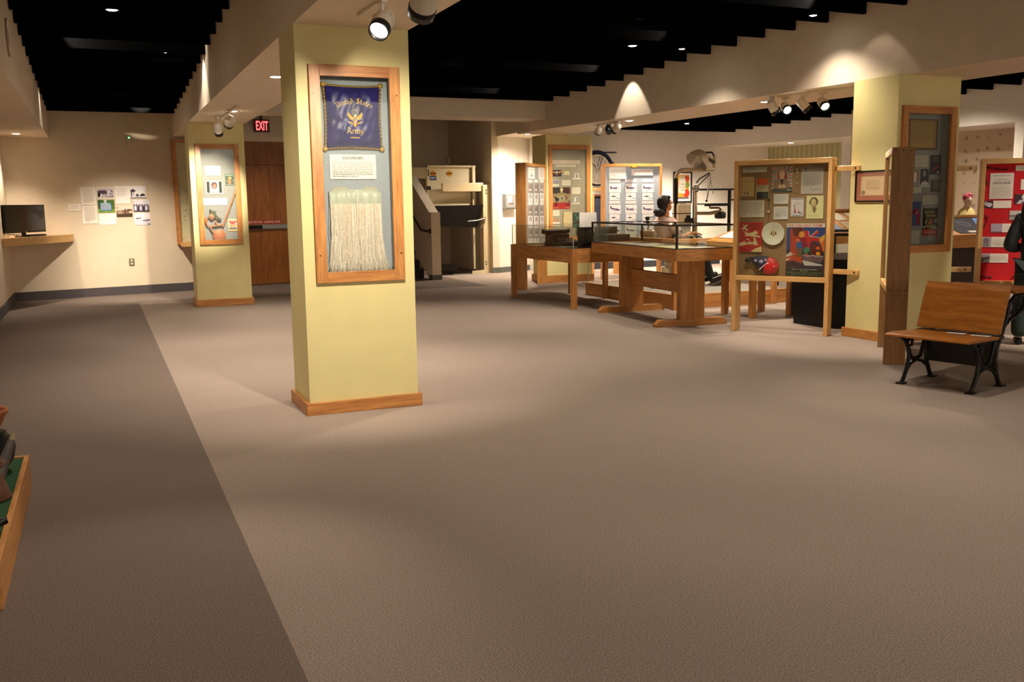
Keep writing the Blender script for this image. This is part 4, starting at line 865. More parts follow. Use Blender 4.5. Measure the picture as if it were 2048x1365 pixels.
card('war_poster','WE CAN HELP THEM poster with figures and burning house','poster',pl,(1573,447,1649,552.5),'2c2c30',
  [('r',0,0,1,.075,'d2c8b8'),('t','WE CAN HELP THEM!',.48,.065,.05,'c4322c',.9),('r',0,.08,1,.5,'2a3f74'),('p',[(.1,.1),(.42,.08),(.5,.3),(.4,.5),(.2,.9),(.1,.6)],'a83a24'),('p',[(.12,.08),(.4,.08),(.45,.2),(.2,.25)],'5a2420'),
   ('p',[(.45,.14),(.58,.14),(.6,.26),(.86,.27),(.86,.36),(.62,.36),(.62,.5),(.45,.5)],'b42822'),('p',[(.6,.25),(.82,.13),(.86,.17),(.68,.26)],'b83430'),('l',[(.57,.14),(.61,.25),(.8,.13)],.012,'d8c8c0'),('l',[(.62,.25),(.86,.26)],.012,'d8c8c0'),('p',[(.86,.28),(1,.2),(1,.5),(.9,.45)],'d89c30'),('p',[(.9,.36),(1,.3),(1,.55),(.94,.5)],'cc6424'),
   ('p',[(.64,.36),(.72,.32),(.88,.36),(.94,.46),(.94,.62),(.64,.62)],'5c1e18'),('r',.79,.44,.88,.49,'d8641e'),('r',.79,.54,.89,.61,'e0a020'),('p',[(.68,.33),(.86,.36),(.9,.42),(.78,.4)],'3a3448'),
   ('e',.4,.21,.08,.06,'cc8838'),('p',[(.3,.28),(.52,.26),(.54,.38),(.44,.42),(.32,.4)],'8c1c28'),('e',.3,.33,.06,.045,'c8684a'),('p',[(.26,.36),(.4,.34),(.42,.46),(.28,.5)],'345c8c'),('p',[(.42,.36),(.56,.38),(.56,.45),(.46,.5)],'7c1c3c'),('p',[(.44,.5),(.54,.44),(.62,.48),(.62,.53),(.5,.57)],'3c7c54'),('p',[(.28,.48),(.42,.48),(.42,.74),(.3,.76)],'6a5434'),('p',[(.3,.64),(.42,.62),(.42,.76),(.34,.8)],'b4481c'),('p',[(.5,.57),(.58,.57),(.6,.7),(.52,.68)],'c4542c'),
   ('p',[(.44,.6),(.95,.6),(1,.66),(.92,.75),(.45,.7)],'6e5456'),('l',[(.44,.6),(.56,.62),(.74,.6),(.78,.63),(.98,.62)],.015,'c8c0bc'),('p',[(.42,.7),(.6,.72),(.98,.78),(.9,.82),(.5,.8)],'c4bcb4'),('p',[(0,.6),(.12,.54),(.16,.58),(.26,.57),(0,.66)],'c8b8a8'),('p',[(0,.64),(.28,.6),(.36,.72),(0,.74)],'b4442c'),('p',[(0,.68),(.14,.66),(0,.72)],'d8c8b8'),('p',[(0,.72),(.3,.72),(.5,.8),(1,.8),(1,.86),(0,.86)],'483644'),('p',[(0,.74),(.2,.7),(.3,.8),(0,.85)],'3c2430'),
   ('r',0,.86,1,1,'2c3024'),('t',"We Can Send Relief to Britain",.5,.885,.02,'c8c4b4',.66),('t','Give Now',.48,.912,.015,'b8b4a0',.2),('t','BRITISH WAR RELIEF SOCIETY Inc.',.5,.95,.026,'7c8c74',.92),('t','730 Fifth Avenue  New York',.5,.983,.02,'8c9480',.74)],th=.006)
def link(a, b, label):
    mb = MB(); mb.beam(a,b,.05,.055,PALEX); d = (Vector(b)-Vector(a)).normalized()
    mb.cyl(Vector(b)-d*.06+Vector((-.03,-.03,0)),Vector(b)-d*.06+Vector((-.024,-.024,0)),.01,BLKM,8)
    tag(mb.build('link_bar',bevel=.004),label,'link bar')
pb = fl(1653,674); zt_ = py(1690,337,7.95).z
link((pb.x+.13,pb.y+.10,1.85),(7.60,8.02,1.85),'upper wooden bar joining the plate panel to the corner column')
link((pb.x+.13,pb.y+.10,.72),(7.60,7.98,.72),'lower wooden bar joining the plate panel to the corner column')

# --- P2: end-on panel left of the school desk
P2a = fl(1764,729.5); P2b = fl(1752,694)
a = Vector((6.575,6.56,0)); b = Vector((7.33,7.40,0))
uP = (b-a).normalized()
P2 = Panel(b,a,'wooden panel frame seen end on beside the old school desk',None,dep=.19,z0=.66,z1=1.975,woods=(PALEX,PALEY,BROWNZ))
# --- P3: red panel
a = Vector((8.70,7.41,0)); uu_ = Vector((.74,-.67,0)).normalized(); b = a+uu_*1.15
P3 = Panel(a,b,'oak panel backed in red felt behind the school desk',REDF,dep=.17,z0=.565,z1=1.925,backoff=.08,pane=False)
pl = P3.pl; rr = random.Random(8)
card('notice_sheet','white notice sheet headed JAPANESE on red panel','notice',pl,(1979.5,346.5,2026.5,398),'e6dcd0',[('t','CIVILIAN EXCLUSION ORDER',.5,.12,.04,'8a807c',.74),('r',.3,.22,.75,.235,'a89c98'),('r',.18,.265,.85,.28,'a89c98'),('t','JAPANESE',.5,.42,.085,'5a5054',.76),('r',.35,.46,.65,.47,'a89c98')]+para(.1,.53,.92,.95,9,'d0c4bc',rr),th=.008)
card('caption_strip','photo caption strip directly under the JAPANESE notice','caption',pl,(1965,401.5,2022.5,416.5),'eee4d4',[('r',0,0,.37,1,'3c3040'),('e',.12,.4,.06,.3,'b8a8b0'),('e',.24,.55,.1,.3,'cfc4c8')],th=.006)
card('title_card','white title card cut by right picture edge on red panel','label',pl,(2031.5,330.5,2075,341.5),'eee4d6',para(.2,.2,.9,.85,2,'b8aea4',rr),th=.006)
card('exhibit_label','white label at the right picture edge beside JAPANESE notice','label',pl,(2041.5,358.5,2085,379.5),'eee4d6',para(.2,.2,.9,.85,5,'b8aea4',rr),th=.006)
card('photograph','dark photograph with pale figures on the red panel','photograph',pl,(2029.5,388.5,2062,408),'40323a',[('e',.6,.3,.18,.3,'d8d0d0'),('p',[(.1,1),(.3,.6),(.6,.55),(.9,.8),(1,1)],'c8bcc4'),('e',.5,.9,.08,.12,'5a3c4c')],th=.006)
card('photograph','grey landscape photograph above visitor shoulder on red panel','photograph',pl,(2018.8,421.5,2052,440),'a8a09a',[('r',0,0,1,.45,'c4bcb4'),('p',[(0,.5),(.5,.44),(1,.6),(1,.75),(0,.7)],'7c746c')],th=.006)
card('caption_strip','pale photo caption strip beside the visitor sleeve','caption',pl,(1981.5,447.5,2034,465),'eee6d8',[('r',0,0,.44,1,'b4a4b4'),('l',[(0,.5),(.44,.4)],.01,'9488a0'),('l',[(0,.9),(.44,.95)],.02,'4c4058')]+para(.5,.2,.95,.85,4,'d0c8bc',rr),th=.006)
card('caption_strip','caption strip with photo of a tree on red panel','caption',pl,(1960,474,2018.5,494.5),'eae2d2',[('r',0,0,.38,1,'b0a4a4'),('e',.2,.4,.1,.3,'7c7078'),('r',.1,.6,.3,.95,'8a7c84')]+para(.46,.2,.95,.85,5,'d0c8bc',rr),th=.006)
card('caption_strip','lowest caption strip with dark photo on red panel','caption',pl,(1957.5,507.5,2016,525.5),'eae2d2',[('r',0,0,.37,1,'b8aab4'),('l',[(0,.65),(.1,.5),(.2,.6),(.36,.4)],.04,'3c3040'),('e',.1,.8,.08,.1,'584858')]+para(.46,.2,.95,.85,5,'d0c8bc',rr),th=.006)
WIRE = flat('rusty_wire','3c1814',.7)
for i,(pts,lb) in enumerate((([(1967,337.5),(1976,335.5),(1985,336),(1996,338.5),(2003,340),(2012,338.5)],'barbed wire piece along top left of the red panel'),([(1969,342),(1971,352),(1972,362),(1974,368)],'barbed wire piece left of the JAPANESE notice'),([(1970,430),(1974,436),(1973,444),(1967,455)],'barbed wire piece between two upper caption strips'),([(1953,551),(1966,555),(1974,554),(1982,555.5)],'barbed wire piece at bottom left of the red panel'),([(2020,560),(2027,553),(2036,551),(2046,547)],'barbed wire piece at bottom right beside the visitor'))):
    q = [pl.uv(*c) for c in pts]; O = q[0]
    mb = MB(); mb.tube([(x-O[0],y-O[1],.008+.003*math.sin(k*2)) for k,(x,y) in enumerate(q)],.0045,WIRE,6)
    for x,y in q[1::2]: 
        for s in (-1,1): mb.tube([(x-O[0]-.012,y-O[1]-.014*s,.006),(x-O[0]+.012,y-O[1]+.014*s,.016)],.003,WIRE,4)
    tag(mb.build('barbed_wire',M=pl.M(O[0],O[1],0)),lb,'barbed wire')
link((8.474,7.62,1.83),(8.72,7.50,1.83),'upper wooden bar joining corner column and red panel')
link((8.474,7.62,.74),(8.72,7.50,.74),'lower wooden bar joining corner column and red panel')

# --- column B case contents + framed certificate
pB = Plane((0,YB+DEP,0),(1,0,0)); rr = random.Random(31)
card('framed_document','old brown document in dark frame at top of corner column case','document',pB,(1816,239,1873,300),'4a3014',[('r',.02,.03,.95,.95,'a88448'),('r',.1,.1,.85,.9,'b8964f')]+para(.08,.1,.9,.8,12,'8f6c38',rr)+[('r',.52,.1,.525,.9,'a8864c'),('r',.1,.5,.85,.505,'a8864c')],th=.015)
card('text_card','lined white text card below old document','card',pB,(1830.5,311,1855,334),'d2cbb8',para(.05,.08,.95,.95,9,'958c7c',rr))
card('magazine_cover','dark magazine cover with red lettering at right of case','magazine',pB,(1860,310.5,1880,349.5),'30222a',[('e',.5,.2,.3,.15,'5a4c54'),('p',[(.2,.7),(.9,.5),(.9,.58),(.3,.78)],'a03038'),('e',.75,.88,.14,.08,'c0a8a0')],th=.01)
card('portrait_print','dark portrait photograph with small white caption strip','portrait',pB,(1841,338.5,1856.5,369.5),'2c2830',[('e',.42,.3,.2,.2,'8c8894'),('p',[(.1,1),(.2,.8),(.6,.75),(.95,.9),(1,1)],'c8c0bc'),('r',0,.92,1,1,'dcd4c8')],th=.008)
card('caption_strip','thin white strip under the dark portrait','caption',pB,(1836,371,1858,374),'dcd4c4',[],th=.012)
card('text_card','red edged white card beside the wooden panel end board','card',pB,(1822,343,1835,364),'e0d6c8',[('r',.8,0,1,1,'b04038'),('r',0,0,1,.08,'b04038')],th=.006)
card('picture_plaque','brown picture plaque in the middle of corner column case','plaque',pB,(1861.5,359.5,1880.5,384),'564630',[('e',.5,.4,.3,.25,'6c5a3c'),('e',.4,.55,.15,.15,'7c6a48'),('r',.06,.06,.94,.1,'6a5838')],th=.02)
card('text_card','small white card below the red edged card','card',pB,(1824,375,1842,386),'d8d0c0',para(.1,.15,.9,.9,3,'a89c8c',rr))
card('text_card','wide white card above the black yellow poster','card',pB,(1845,391.5,1875,409),'cfc8b8',para(.06,.1,.94,.92,5,'9a9080',rr))
card('war_poster','blue and red poster partly behind wooden end board','poster',pB,(1819,404,1840.5,452),'4c5c84',[('p',[(.3,.3),(.7,.25),(.9,.5),(1,.9),(.7,1),(.6,.6)],'94344c'),('p',[(.2,.4),(.5,.3),(.6,.45),(.3,.55)],'701c28'),('e',.62,.45,.1,.08,'c87880'),('r',.4,.0,.46,.3,'303850')],th=.006)
card('war_poster','black poster with yellow script above red band','poster',pB,(1845.5,416.5,1873.7,471.5),'1c1a14',[('t','Remember',.45,.18,.09,'c8b838',.7),('t','Pearl Harbor',.58,.31,.09,'c8b838',.72),('p',[(.1,.5),(.3,.4),(.2,.62)],'a89c58'),('p',[(.35,.56),(.5,.34),(.66,.52),(.55,.6)],'b85c30'),('p',[(.8,.4),(.95,.36),(.98,.56),(.75,.5)],'a89c58'),('p',[(.1,.62),(.9,.6),(.8,.68),(.2,.7)],'8a7438'),('p',[(0,.62),(.2,.7),(.1,.75),(0,.7)],'a8a8a0'),('p',[(.4,.74),(.7,.68),(.95,.66),(1,.75)],'9c9c94'),('r',0,.76,1,1,'b03c28'),('t','BUY WAR BONDS',.5,.9,.06,'d8b0a0',.84)],th=.006)
card('text_card','tall white text card lowest in the corner column case','card',pB,(1822.5,462,1838.5,488),'d0c9ba',para(.08,.05,.92,.95,9,'9a9080',rr))
pS = Plane((7.607,YB,0),(0,-1,0))
t_ = pS.rect((1713,341,1782,404)); 
t = thing('framed_certificate','black framed certificate with pink mat on corner column side','certificate',M=pS.M(t_[0],t_[1],.002)); W,H = t_[2],t_[3]
mb = MB(); e = .014
for r_ in ((-W/2,W/2,H/2-e,H/2),(-W/2,W/2,-H/2,-H/2+e),(-W/2,-W/2+e,-H/2+e,H/2-e),(W/2-e,W/2,-H/2+e,H/2-e)): mb.bx(*r_,0,.022,BLKM)
mb.build('frame',t)
mb = MB(); mb.bx(-W/2+e,W/2-e,-H/2+e,H/2-e,0,.008,ink('b8705c')); draw(mb,[('r',.14,.16,.84,.82,'e0bc94')]+[('r',.3,.3+.05*k,.7,.315+.05*k,'b08c6c') for k in range(7)]+[('e',.22,.72,.065,.08,'8c8468')],W-2*e,H-2*e,.008); mb.build('mat_and_document',t)
mb = MB(); mb.bx(-W/2+e,W/2-e,-H/2+e,H/2-e,.014,.016,GLASS); mb.build('glass_pane',t)

# --- column C case contents
pC = Plane((0,YC+DEP,0),(1,0,0)); rr = random.Random(41); k_ = lambda a,b,c,d: (1095+a/6.822,280+b/6.822,1095+c/6.822,280+d/6.822)
card('title_card','pink lettered title strip in column behind typewriter table','label',pC,k_(65,279,443,325),'e4d0bc',[('t','MOVEMENT ON HOME FRONT',.5,.78,.5,'c89078',.92)])
card('title_card','smaller pale strip below the pink lettered title','label',pC,k_(112,341,385,368),'e0ccb8',[('t','1941-1945  Hometown Heroes',.5,.8,.5,'b89880',.88)])
card('squadron_patch','navy patch with orange wings in column case','patch',pC,k_(68,410,188,500),'1e1c34',[('p',[(0,.2),(.36,.3),(.36,.45),(.2,.55),(.05,.4)],'d88830'),('p',[(1,.1),(.62,.3),(.62,.45),(.8,.52),(.95,.35)],'d88830'),('e',.46,.38,.13,.2,'b8c0cc'),('r',.3,.66,.68,.74,'a85838'),('r',.3,.78,.68,.83,'a85838')],th=.008)
card('text_card','small cream card right of the navy patch','card',pC,k_(225,427,298,478),'e0cc98',[])
card('photograph','small cut out photograph of a person in column case','photograph',pC,k_(366,455,427,516),'c8bcb4',[('p',[(.4,1),(.42,.3),(.6,.25),(.6,1)],'4c4448'),('e',.5,.2,.1,.1,'8c7c74')])
card('caption_strip','thin white strip under the cut out person photograph','caption',pC,k_(342,520,450,537),'e4d6c6',[])
card('photograph','small bluish photograph of buildings in column case','photograph',pC,k_(68,537,147,593),'b8aca8',[('r',.1,.3,.3,1,'8480a0'),('r',.4,.2,.55,1,'6c6890'),('r',.65,.4,.95,1,'7c789c')])
card('caption_strip','thin white strip under the bluish photograph','caption',pC,k_(68,606,153,632),'e4d8c8',[])
card('text_card','white card left of center above the soldier poster','card',pC,k_(198,549,313,621),'e2d2b8',para(.1,.2,.9,.8,4,'cbb89c',rr))
card('war_poster','poster of soldier among stones with red bottom band','poster',pC,k_(72,650,308,943),'8c7454',[('r',0,0,1,.28,'2a1c1c'),('p',[(.6,0),(1,0),(1,.3),(.8,.25)],'50181c'),('e',.5,.11,.09,.1,'d8c088'),('r',.45,.15,.55,.27,'c0a870'),('p',[(0,.4),(.3,.25),(.7,.25),(1,.4),(1,.7),(0,.7)],'94805a'),('p',[(.02,.38),(.2,.45),(.4,.55),(.2,.7),(.14,.55)],'241c20'),('e',.52,.5,.16,.13,'a49068'),('e',.52,.5,.06,.06,'4c4c58'),('l',[(.72,.38),(.8,.55)],.05,'6c2c24'),('l',[(.84,.4),(.76,.6)],.04,'6c2c24'),('p',[(.85,.65),(1,.6),(1,.7)],'2c2420'),('r',0,.7,1,1,'a81e18'),('r',.03,.72,.28,.88,'7c1414'),('r',.75,.73,.97,.86,'7c1414'),('t','1778',.16,.97,.06,'d88868',.28),('t','1943',.82,.97,.06,'d88868',.28)],th=.006)
card('text_card','white card right of the soldier poster','card',pC,k_(334,648,447,739),'e4d4c0',para(.1,.15,.9,.85,5,'ccbca4',rr))
card('photograph','pale cut out photograph on thin shelf strip','photograph',pC,k_(360,778,425,856),'c4bcb4',[('r',.1,.2,.4,.9,'e0dad4'),('r',.5,.1,.9,.8,'9c948c'),('e',.4,.9,.12,.08,'4c4440')])
card('caption_strip','thin white strip under the pale cut out photograph','caption',pC,k_(338,860,443,874),'e4d6c6',[])
card('text_card','white card below the soldier poster','card',pC,k_(74,963,161,1038),'e2d4c0',para(.1,.15,.9,.85,4,'ccbca4',rr))
card('photograph','small reddish print low in the column case','photograph',pC,k_(90,1085,145,1120),'b87850',[('e',.4,.5,.2,.3,'d8a078')])
card('text_card','small white card under the small reddish print','card',pC,k_(74,1122,165,1160),'e4d8c8',[])
card('booklet','cream booklet leaning in bottom of column case','booklet',pC,k_(205,982,322,1140),'d2b88c',[],th=.02,off=.02,rot=-.04)
card('booklet','dark green booklet with pale lines in column case','booklet',pC,k_(342,990,448,1130),'3c4c40',[('l',[(.1,.1),(.5,.6),(.9,.2)],.03,'9cb4a4'),('l',[(.2,.9),(.6,.5),(.95,.9)],.03,'9cb4a4')],th=.02,off=.02)

# --- P5 ship silhouette panel left of column C, P6 airplane panel
a = fl(1056,580); b = fl(1094,568)
P5 = Panel((6.86,15.17),fl(1095,567.5),'oak panel of ship cards behind the typewriter table',FELTG,dep=.19,z0=.62,z1=2.21,woods=(OAKX,OAKY,OAKZ),pane=False,backoff=.03)
# airplane board
a6 = fl(1206.5,560); b6 = Vector((10.27,16.18,0))
P6 = Panel(a6,b6,'oak framed board of airplane spotting cards',FELTB,dep=.14,z0=.62,z1=2.245,woods=(ORX,ORY,ORZ),pane=False,backoff=.035)
# --- cards on the ship panel
pl = P5.pl; rr = random.Random(51)
k5 = lambda a,b,c,d: (1040+a/7.586,320+b/7.586,1040+c/7.586,320+d/7.586)
card('title_card','left white title card at top of ship panel','label',pl,k5(122,120,212,288),'ddd2c4',[('r',.2,.14,.8,.2,'a89c90'),('r',.4,.4,.6,.46,'b88880'),('e',.5,.7,.1,.14,'6c6460')],th=.012)
card('text_card','right white text card at top of ship panel','card',pl,k5(280,115,362,298),'d8cec2',para(.12,.1,.9,.9,10,'b0a59a',rr),th=.012)
ROW = ['top','middle','bottom']; CLM = ['left','middle','right']
for r in range(3):
    for c in range(3):
        xa = (122,214,303)[c]+(4 if r == 2 else 0); xb = (185,273,355)[c]+(6 if r == 2 else 0); y0 = (303,644,990)[r]
        card('caption_strip','white caption strip heading the %s column, %s row of ship panel'%(CLM[c],ROW[r]),'caption',pl,k5(xa,y0,xb,y0+38),'e0d4c2',para(.15,.3,.85,.7,1,'b8ac9c',rr),group='ship panel captions')
        sd = random.Random(100+r*3+c); dk = sd.choice(['6c625c','5a504c','7a6e64'])
        card('photograph','grey ship photograph in the %s column, %s row of ship panel'%(CLM[c],ROW[r]),'photograph',pl,k5(xa,y0+56,xb,y0+200),'a89a8c',[('r',.04,.03,.96,.97,'94887c'),('p',[(.2,.9),(.3,.3),(.5,.1),(.6,.4),(.7,.9)],dk),('p',[(.1,.6),(.4,.5),(.9,.65),(.8,.8),(.2,.8)],'b8aca0'),('l',[(.45,.1),(.5,.6)],.04,'4c4440'),('r',.85,.0,1,1,'4a403c' if c < 2 else '8c8078')],group='ship panel photographs')
        if r < 2 or c < 2:
            hh = 128 if r < 2 else 62
            card('silhouette_card','white ship silhouette card in the %s column, %s row of ship panel'%(CLM[c],ROW[r]),'card',pl,k5(xa+4,y0+208,xb,y0+208+hh),'e2d8cc',[('e',.5,.42,.3,.34,'3a3434'),('e',.5,.5,.17,.34,'cfc2b8' if c != 1 else 'c8a8a0'),('r',.3,.82,.42,.94,'4a4444'),('r',.58,.82,.7,.94,'4a4444')],group='ship panel silhouettes')
# --- cards on the airplane panel
pl = P6.pl; rr = random.Random(61)
k6 = lambda a,b,c,d: (1180+a/7.587,280+b/7.587,1180+c/7.587,280+d/7.587)
card('text_sheet','tall white text sheet at top left of airplane board','sheet',pl,k6(290,413,540,592),'d6cfc6',para(.1,.08,.55,.14,1,'b0a49c',rr)+para(.08,.2,.92,.8,9,'b8aea6',rr),th=.01)
card('title_card','white AIRPLANE SPOTTING title card at top of airplane board','label',pl,k6(628,445,950,538),'d8cec6',[('t','AIRPLANE SPOTTING',.5,.42,.22,'b88078',.82),('t','Identify the Airplanes',.5,.82,.18,'a09490',.72)],th=.01)
mb = MB(); q = pl.rect(k6(612,392,690,420)); mb.bx(-q[2]/2,q[2]/2,-q[3]/2,q[3]/2,0,.07,BRASS if 'BRASS' in globals() else GOLD); tag(mb.build('brass_latch',M=pl.M(q[0],q[1],0)),'small brass plate at the top edge of airplane board','latch')
def plane_side(sd):
    r = random.Random(sd); t = r.choice(['4a3f5c','564a64','3c3446']); k = r.uniform(-.08,.1)
    return [('p',[(.08,.45+k),(.2,.4+k),(.5,.42),(.8,.46),(.95,.52-k),(.8,.58-k),(.4,.58),(.15,.52+k)],t),('p',[(.1,.46+k),(.1,.2+k),(.18,.2+k),(.24,.44+k)],t),('p',[(.4,.5),(.62,.5),(.72,.68),(.5,.66)],'8a7f9c'),('l',[(.93,.4),(.93,.64)],.015,t),('p',[(.5,.43),(.6,.36),(.68,.44)],'8f84a4'),('r',.15,.78,.4,.8,'d0c4c8')]
def plane_front(sd):
    r = random.Random(sd); t = '2c2838'; w_ = r.uniform(.24,.3)
    return [('p',[(.4-w_,.44),(.4,.4),(.4+w_,.44),(.4+w_,.5),(.4,.54),(.4-w_,.5)],t),('e',.4,.46,.04,.14,t),('l',[(.4,.2),(.4,.85)],.012,t),('p',[(.55,.74),(.9,.7),(.95,.66),(.95,.76),(.55,.78)],t),('r',.3,.12,.5,.15,'b0a4a8')]
for r in range(3):
    for c in range(3):
        xa = (288,536,788)[c]; xb = (458,702,958)[c]; y0 = (602,925,1245)[r]
        card('caption_strip','white caption strip in the %s column, %s row of airplane board'%(CLM[c],ROW[r]),'caption',pl,k6(xa,y0,xb,y0+44),'ddd2cc',para(.2,.35,.8,.7,1,'c8bcb8',rr),group='airplane board captions')
        o = card('airplane_photograph','photograph of an airplane in the %s column, %s row of airplane board'%(CLM[c],ROW[r]),'photograph',pl,k6(xa,y0+60,xb+8,y0+196),'e2d8d2',plane_side(200+r*3+c)+[('e',.5,.95,.02,.03,'4a4450')],group='airplane board photographs')
        card('airplane_card','white card with an airplane silhouette, %s column, %s row of airplane board'%(CLM[c],ROW[r]),'card',pl,k6(xa+8,y0+203,xb-8,y0+313),'e4dcd6',plane_front(300+r*3+c),group='airplane board silhouettes')
link((8.752,16.36,1.76),(9.03,16.42,1.76),'wooden bar joining the airplane board to yellow column')

# ================================================================== tables and cases
# --- T1: table with typewriter under glass
T1o = Vector((6.135,11.98,0)); T1M = zrot(T1o,math.radians(0.6)); TL,TW = 2.16,1.12  # local x = to the right, y = away
def leg(t, x0, x1, y0, y1, z0, z1, mat, lab='leg'):
    mb = MB(); mb.bx(x0,x1,y0,y1,z0,z1,mat); return mb.build(lab,t,bevel=.004)
t = thing('display_table','four legged oak table holding old typewriter under glass','table',M=T1M)
for x in (0,TW-.075):
    for y in (0,TL-.075): leg(t,x,x+.075,y,y+.075,0,.86,OAKZ)
mb = MB(); mb.bx(.075,TW-.075,.005,.035,.66,.865,OAKX); mb.build('apron',t); mb = MB(); mb.bx(.075,TW-.075,TL-.035,TL-.005,.66,.865,OAKX); mb.build('apron',t)
mb = MB(); mb.bx(.005,.035,.075,TL-.075,.66,.865,OAKY); mb.cyl((.004,TL*.55,.71),(.006,TL*.55,.71),.012,BLKM,8); mb.build('apron',t); mb = MB(); mb.bx(TW-.035,TW-.005,.075,TL-.075,.66,.865,OAKY); mb.build('apron',t)
mb = MB(); mb.bx(.035,TW-.035,.035,TL-.035,.80,.848,flat('dark_table_felt','2c2620',.9)); mb.build('case_floor',t)
mb = MB(); g = .006; z0,z1 = .866,1.165
for r_ in ((.02,TW-.02,.02,.02+g),(.02,TW-.02,TL-.02-g,TL-.02),(.02,.02+g,.02+g,TL-.02-g),(TW-.02-g,TW-.02,.02+g,TL-.02-g)): mb.bx(*r_,z0,z1,GLASS)
mb.bx(.02,TW-.02,.02,TL-.02,z1,z1+g,GLASS); mb.build('glass_cover',t)
mb = MB(); mb.bx(.018,.026,.018,.026,.866,1.172,flat('acrylic_edge','b8bab4',.2)); mb.bx(.018,.026,TL-.026,TL-.018,.866,1.172,flat('acrylic_edge','b8bab4',.2)); mb.bx(.018,.024,.026,TL-.026,1.166,1.172,flat('acrylic_edge','b8bab4',.2)); mb.build('glass_edge',t)
def onT1(x,y,z=.821,a=0): return T1M @ zrot((x,y,z),a)
BAKE = flat('bakelite','14110f',.35); LEA = flat('black_leather','181412',.6)
t = thing('typewriter','old black typewriter at the left end inside the glass table case','typewriter',M=onT1(.42,1.2,.849,.3))
mb = MB(); mb.prism([(-.2,-.24),(.2,-.24),(.2,.16),(-.2,.16)],0,.07,BAKE); mb.prism([(-.18,-.02),(.18,-.02),(.18,.16),(-.18,.16)],.07,.19,BAKE); mb.build('body',t,bevel=.012)
mb = MB(); mb.cyl((-.25,.1,.23),(.25,.1,.23),.03,BAKE); mb.bx(-.22,.22,.06,.15,.19,.215,BLKM); mb.build('carriage',t)
mb = MB()
for s in (-1,1): mb.cyl((s*.25,.1,.23),(s*.275,.1,.23),.036,BAKE,14)
mb.tube([(-.25,.1,.25),(-.30,.04,.27),(-.34,-.02,.27)],.006,STEEL,6); mb.build('carriage_knob',t)
mb = MB()
for j in range(4):
    for i in range(10): mb.lathe([(.0005,.014),(.011,.014),(.012,0)],flat('key_cap','c8c0a8',.4) if False else BAKE,8,c=(-.16+i*.035+j*.006,-.2+j*.042,.07+j*.014))
mb.build('keys',t)
t = thing('folding_camera','black folding bellows camera standing behind the typewriter','camera',M=onT1(.55,.62,.849,.25))
mb = MB(); mb.bx(-.13,.13,-.02,.05,0,.30,LEA); mb.build('body',t,bevel=.01)
mb = MB()
for k in range(6): a = .11-.008*k; b = .10-.008*k; mb.prism([(-a,-.02-.026*k),(a,-.02-.026*k),(a-.01,-.046-.026*k),(-a+.01,-.046-.026*k)],.15-b,.15+b,LEA)
mb.build('bellows',t); mb = MB(); mb.cyl((0,-.18,.15),(0,-.215,.15),.035,STEEL); mb.cyl((0,-.215,.15),(0,-.218,.15),.024,SCREEN); mb.bx(-.05,.05,-.185,-.175,.08,.22,BLKM); mb.build('lens_board',t)
mb = MB(); mb.bx(-.12,.12,-.24,-.02,-.0,.02,LEA); mb.build('bed',t)
t = thing('instrument_case','black leather case at right end of the glass table case','case',M=onT1(.84,.32,.849,.15))
mb = MB(); mb.bx(-.2,.2,-.16,.16,0,.2,LEA); mb.build('box',t,bevel=.015); mb = MB(); mb.bx(-.2,.2,.14,.17,.2,.32,LEA); mb.build('lid',t,bevel=.01); mb = MB(); mb.tube([(-.06,-.165,.1),(-.06,-.19,.12),(.06,-.19,.12),(.06,-.165,.1)],.008,LEA,6); mb.build('handle',t)
def sheet(name, label, cat, M, w_, h_, base, shapes=(), th=.003, curl=0):
    mb = MB(); mb.bx(-w_/2,w_/2,-h_/2,h_/2,0,th,ink(base)); draw(mb,list(shapes),w_,h_,th); return tag(mb.build(name,M=M),label,cat)
sheet('paper_sheet','cream paper sheet at far left inside the typewriter table','paper',onT1(.25,1.85,.849,.3),.3,.4,'c8b894',para(.1,.1,.9,.9,8,'9a8c74'))
sheet('booklet','grey booklet with white edge beside the typewriter','booklet',onT1(.2,.75,.849,.2),.22,.32,'6c6a64',[('r',.0,.9,1,1,'d8d4c8')],th=.015)
# --- sign on a thin chrome stand
b_ = fl(1176.5,566)
t = thing('sign_stand','grey sign plate on thin chrome pole before yellow column','sign',loc=(b_.x,b_.y,0))
zt2 = pp(1177,447,b_,F_).z; zt3 = pp(1177,428,b_,F_).z
mb = MB(); mb.lathe([(.0005,.012),(.12,.01),(.125,0),(.0005,0)],STEEL,24); mb.build('foot',t); mb = MB(); mb.cyl((0,0,.01),(0,0,zt2-.02),.011,CHROME,10); mb.build('pole',t)
ds = pp(1195,447,b_,F_)-pp(1161,447,b_,F_); hw = ds.length/2
mb = MB(); mb.M = basis(Vector((0,0,zt2-.03)),(.9,-.43,0)) @ Matrix.Rotation(-.5,4,'X'); mb.bx(-hw,hw,0,(zt3-zt2)*1.5,0,.008,flat('sign_plate','a09a92',.5)); mb.build('plate',t,bevel=.002)

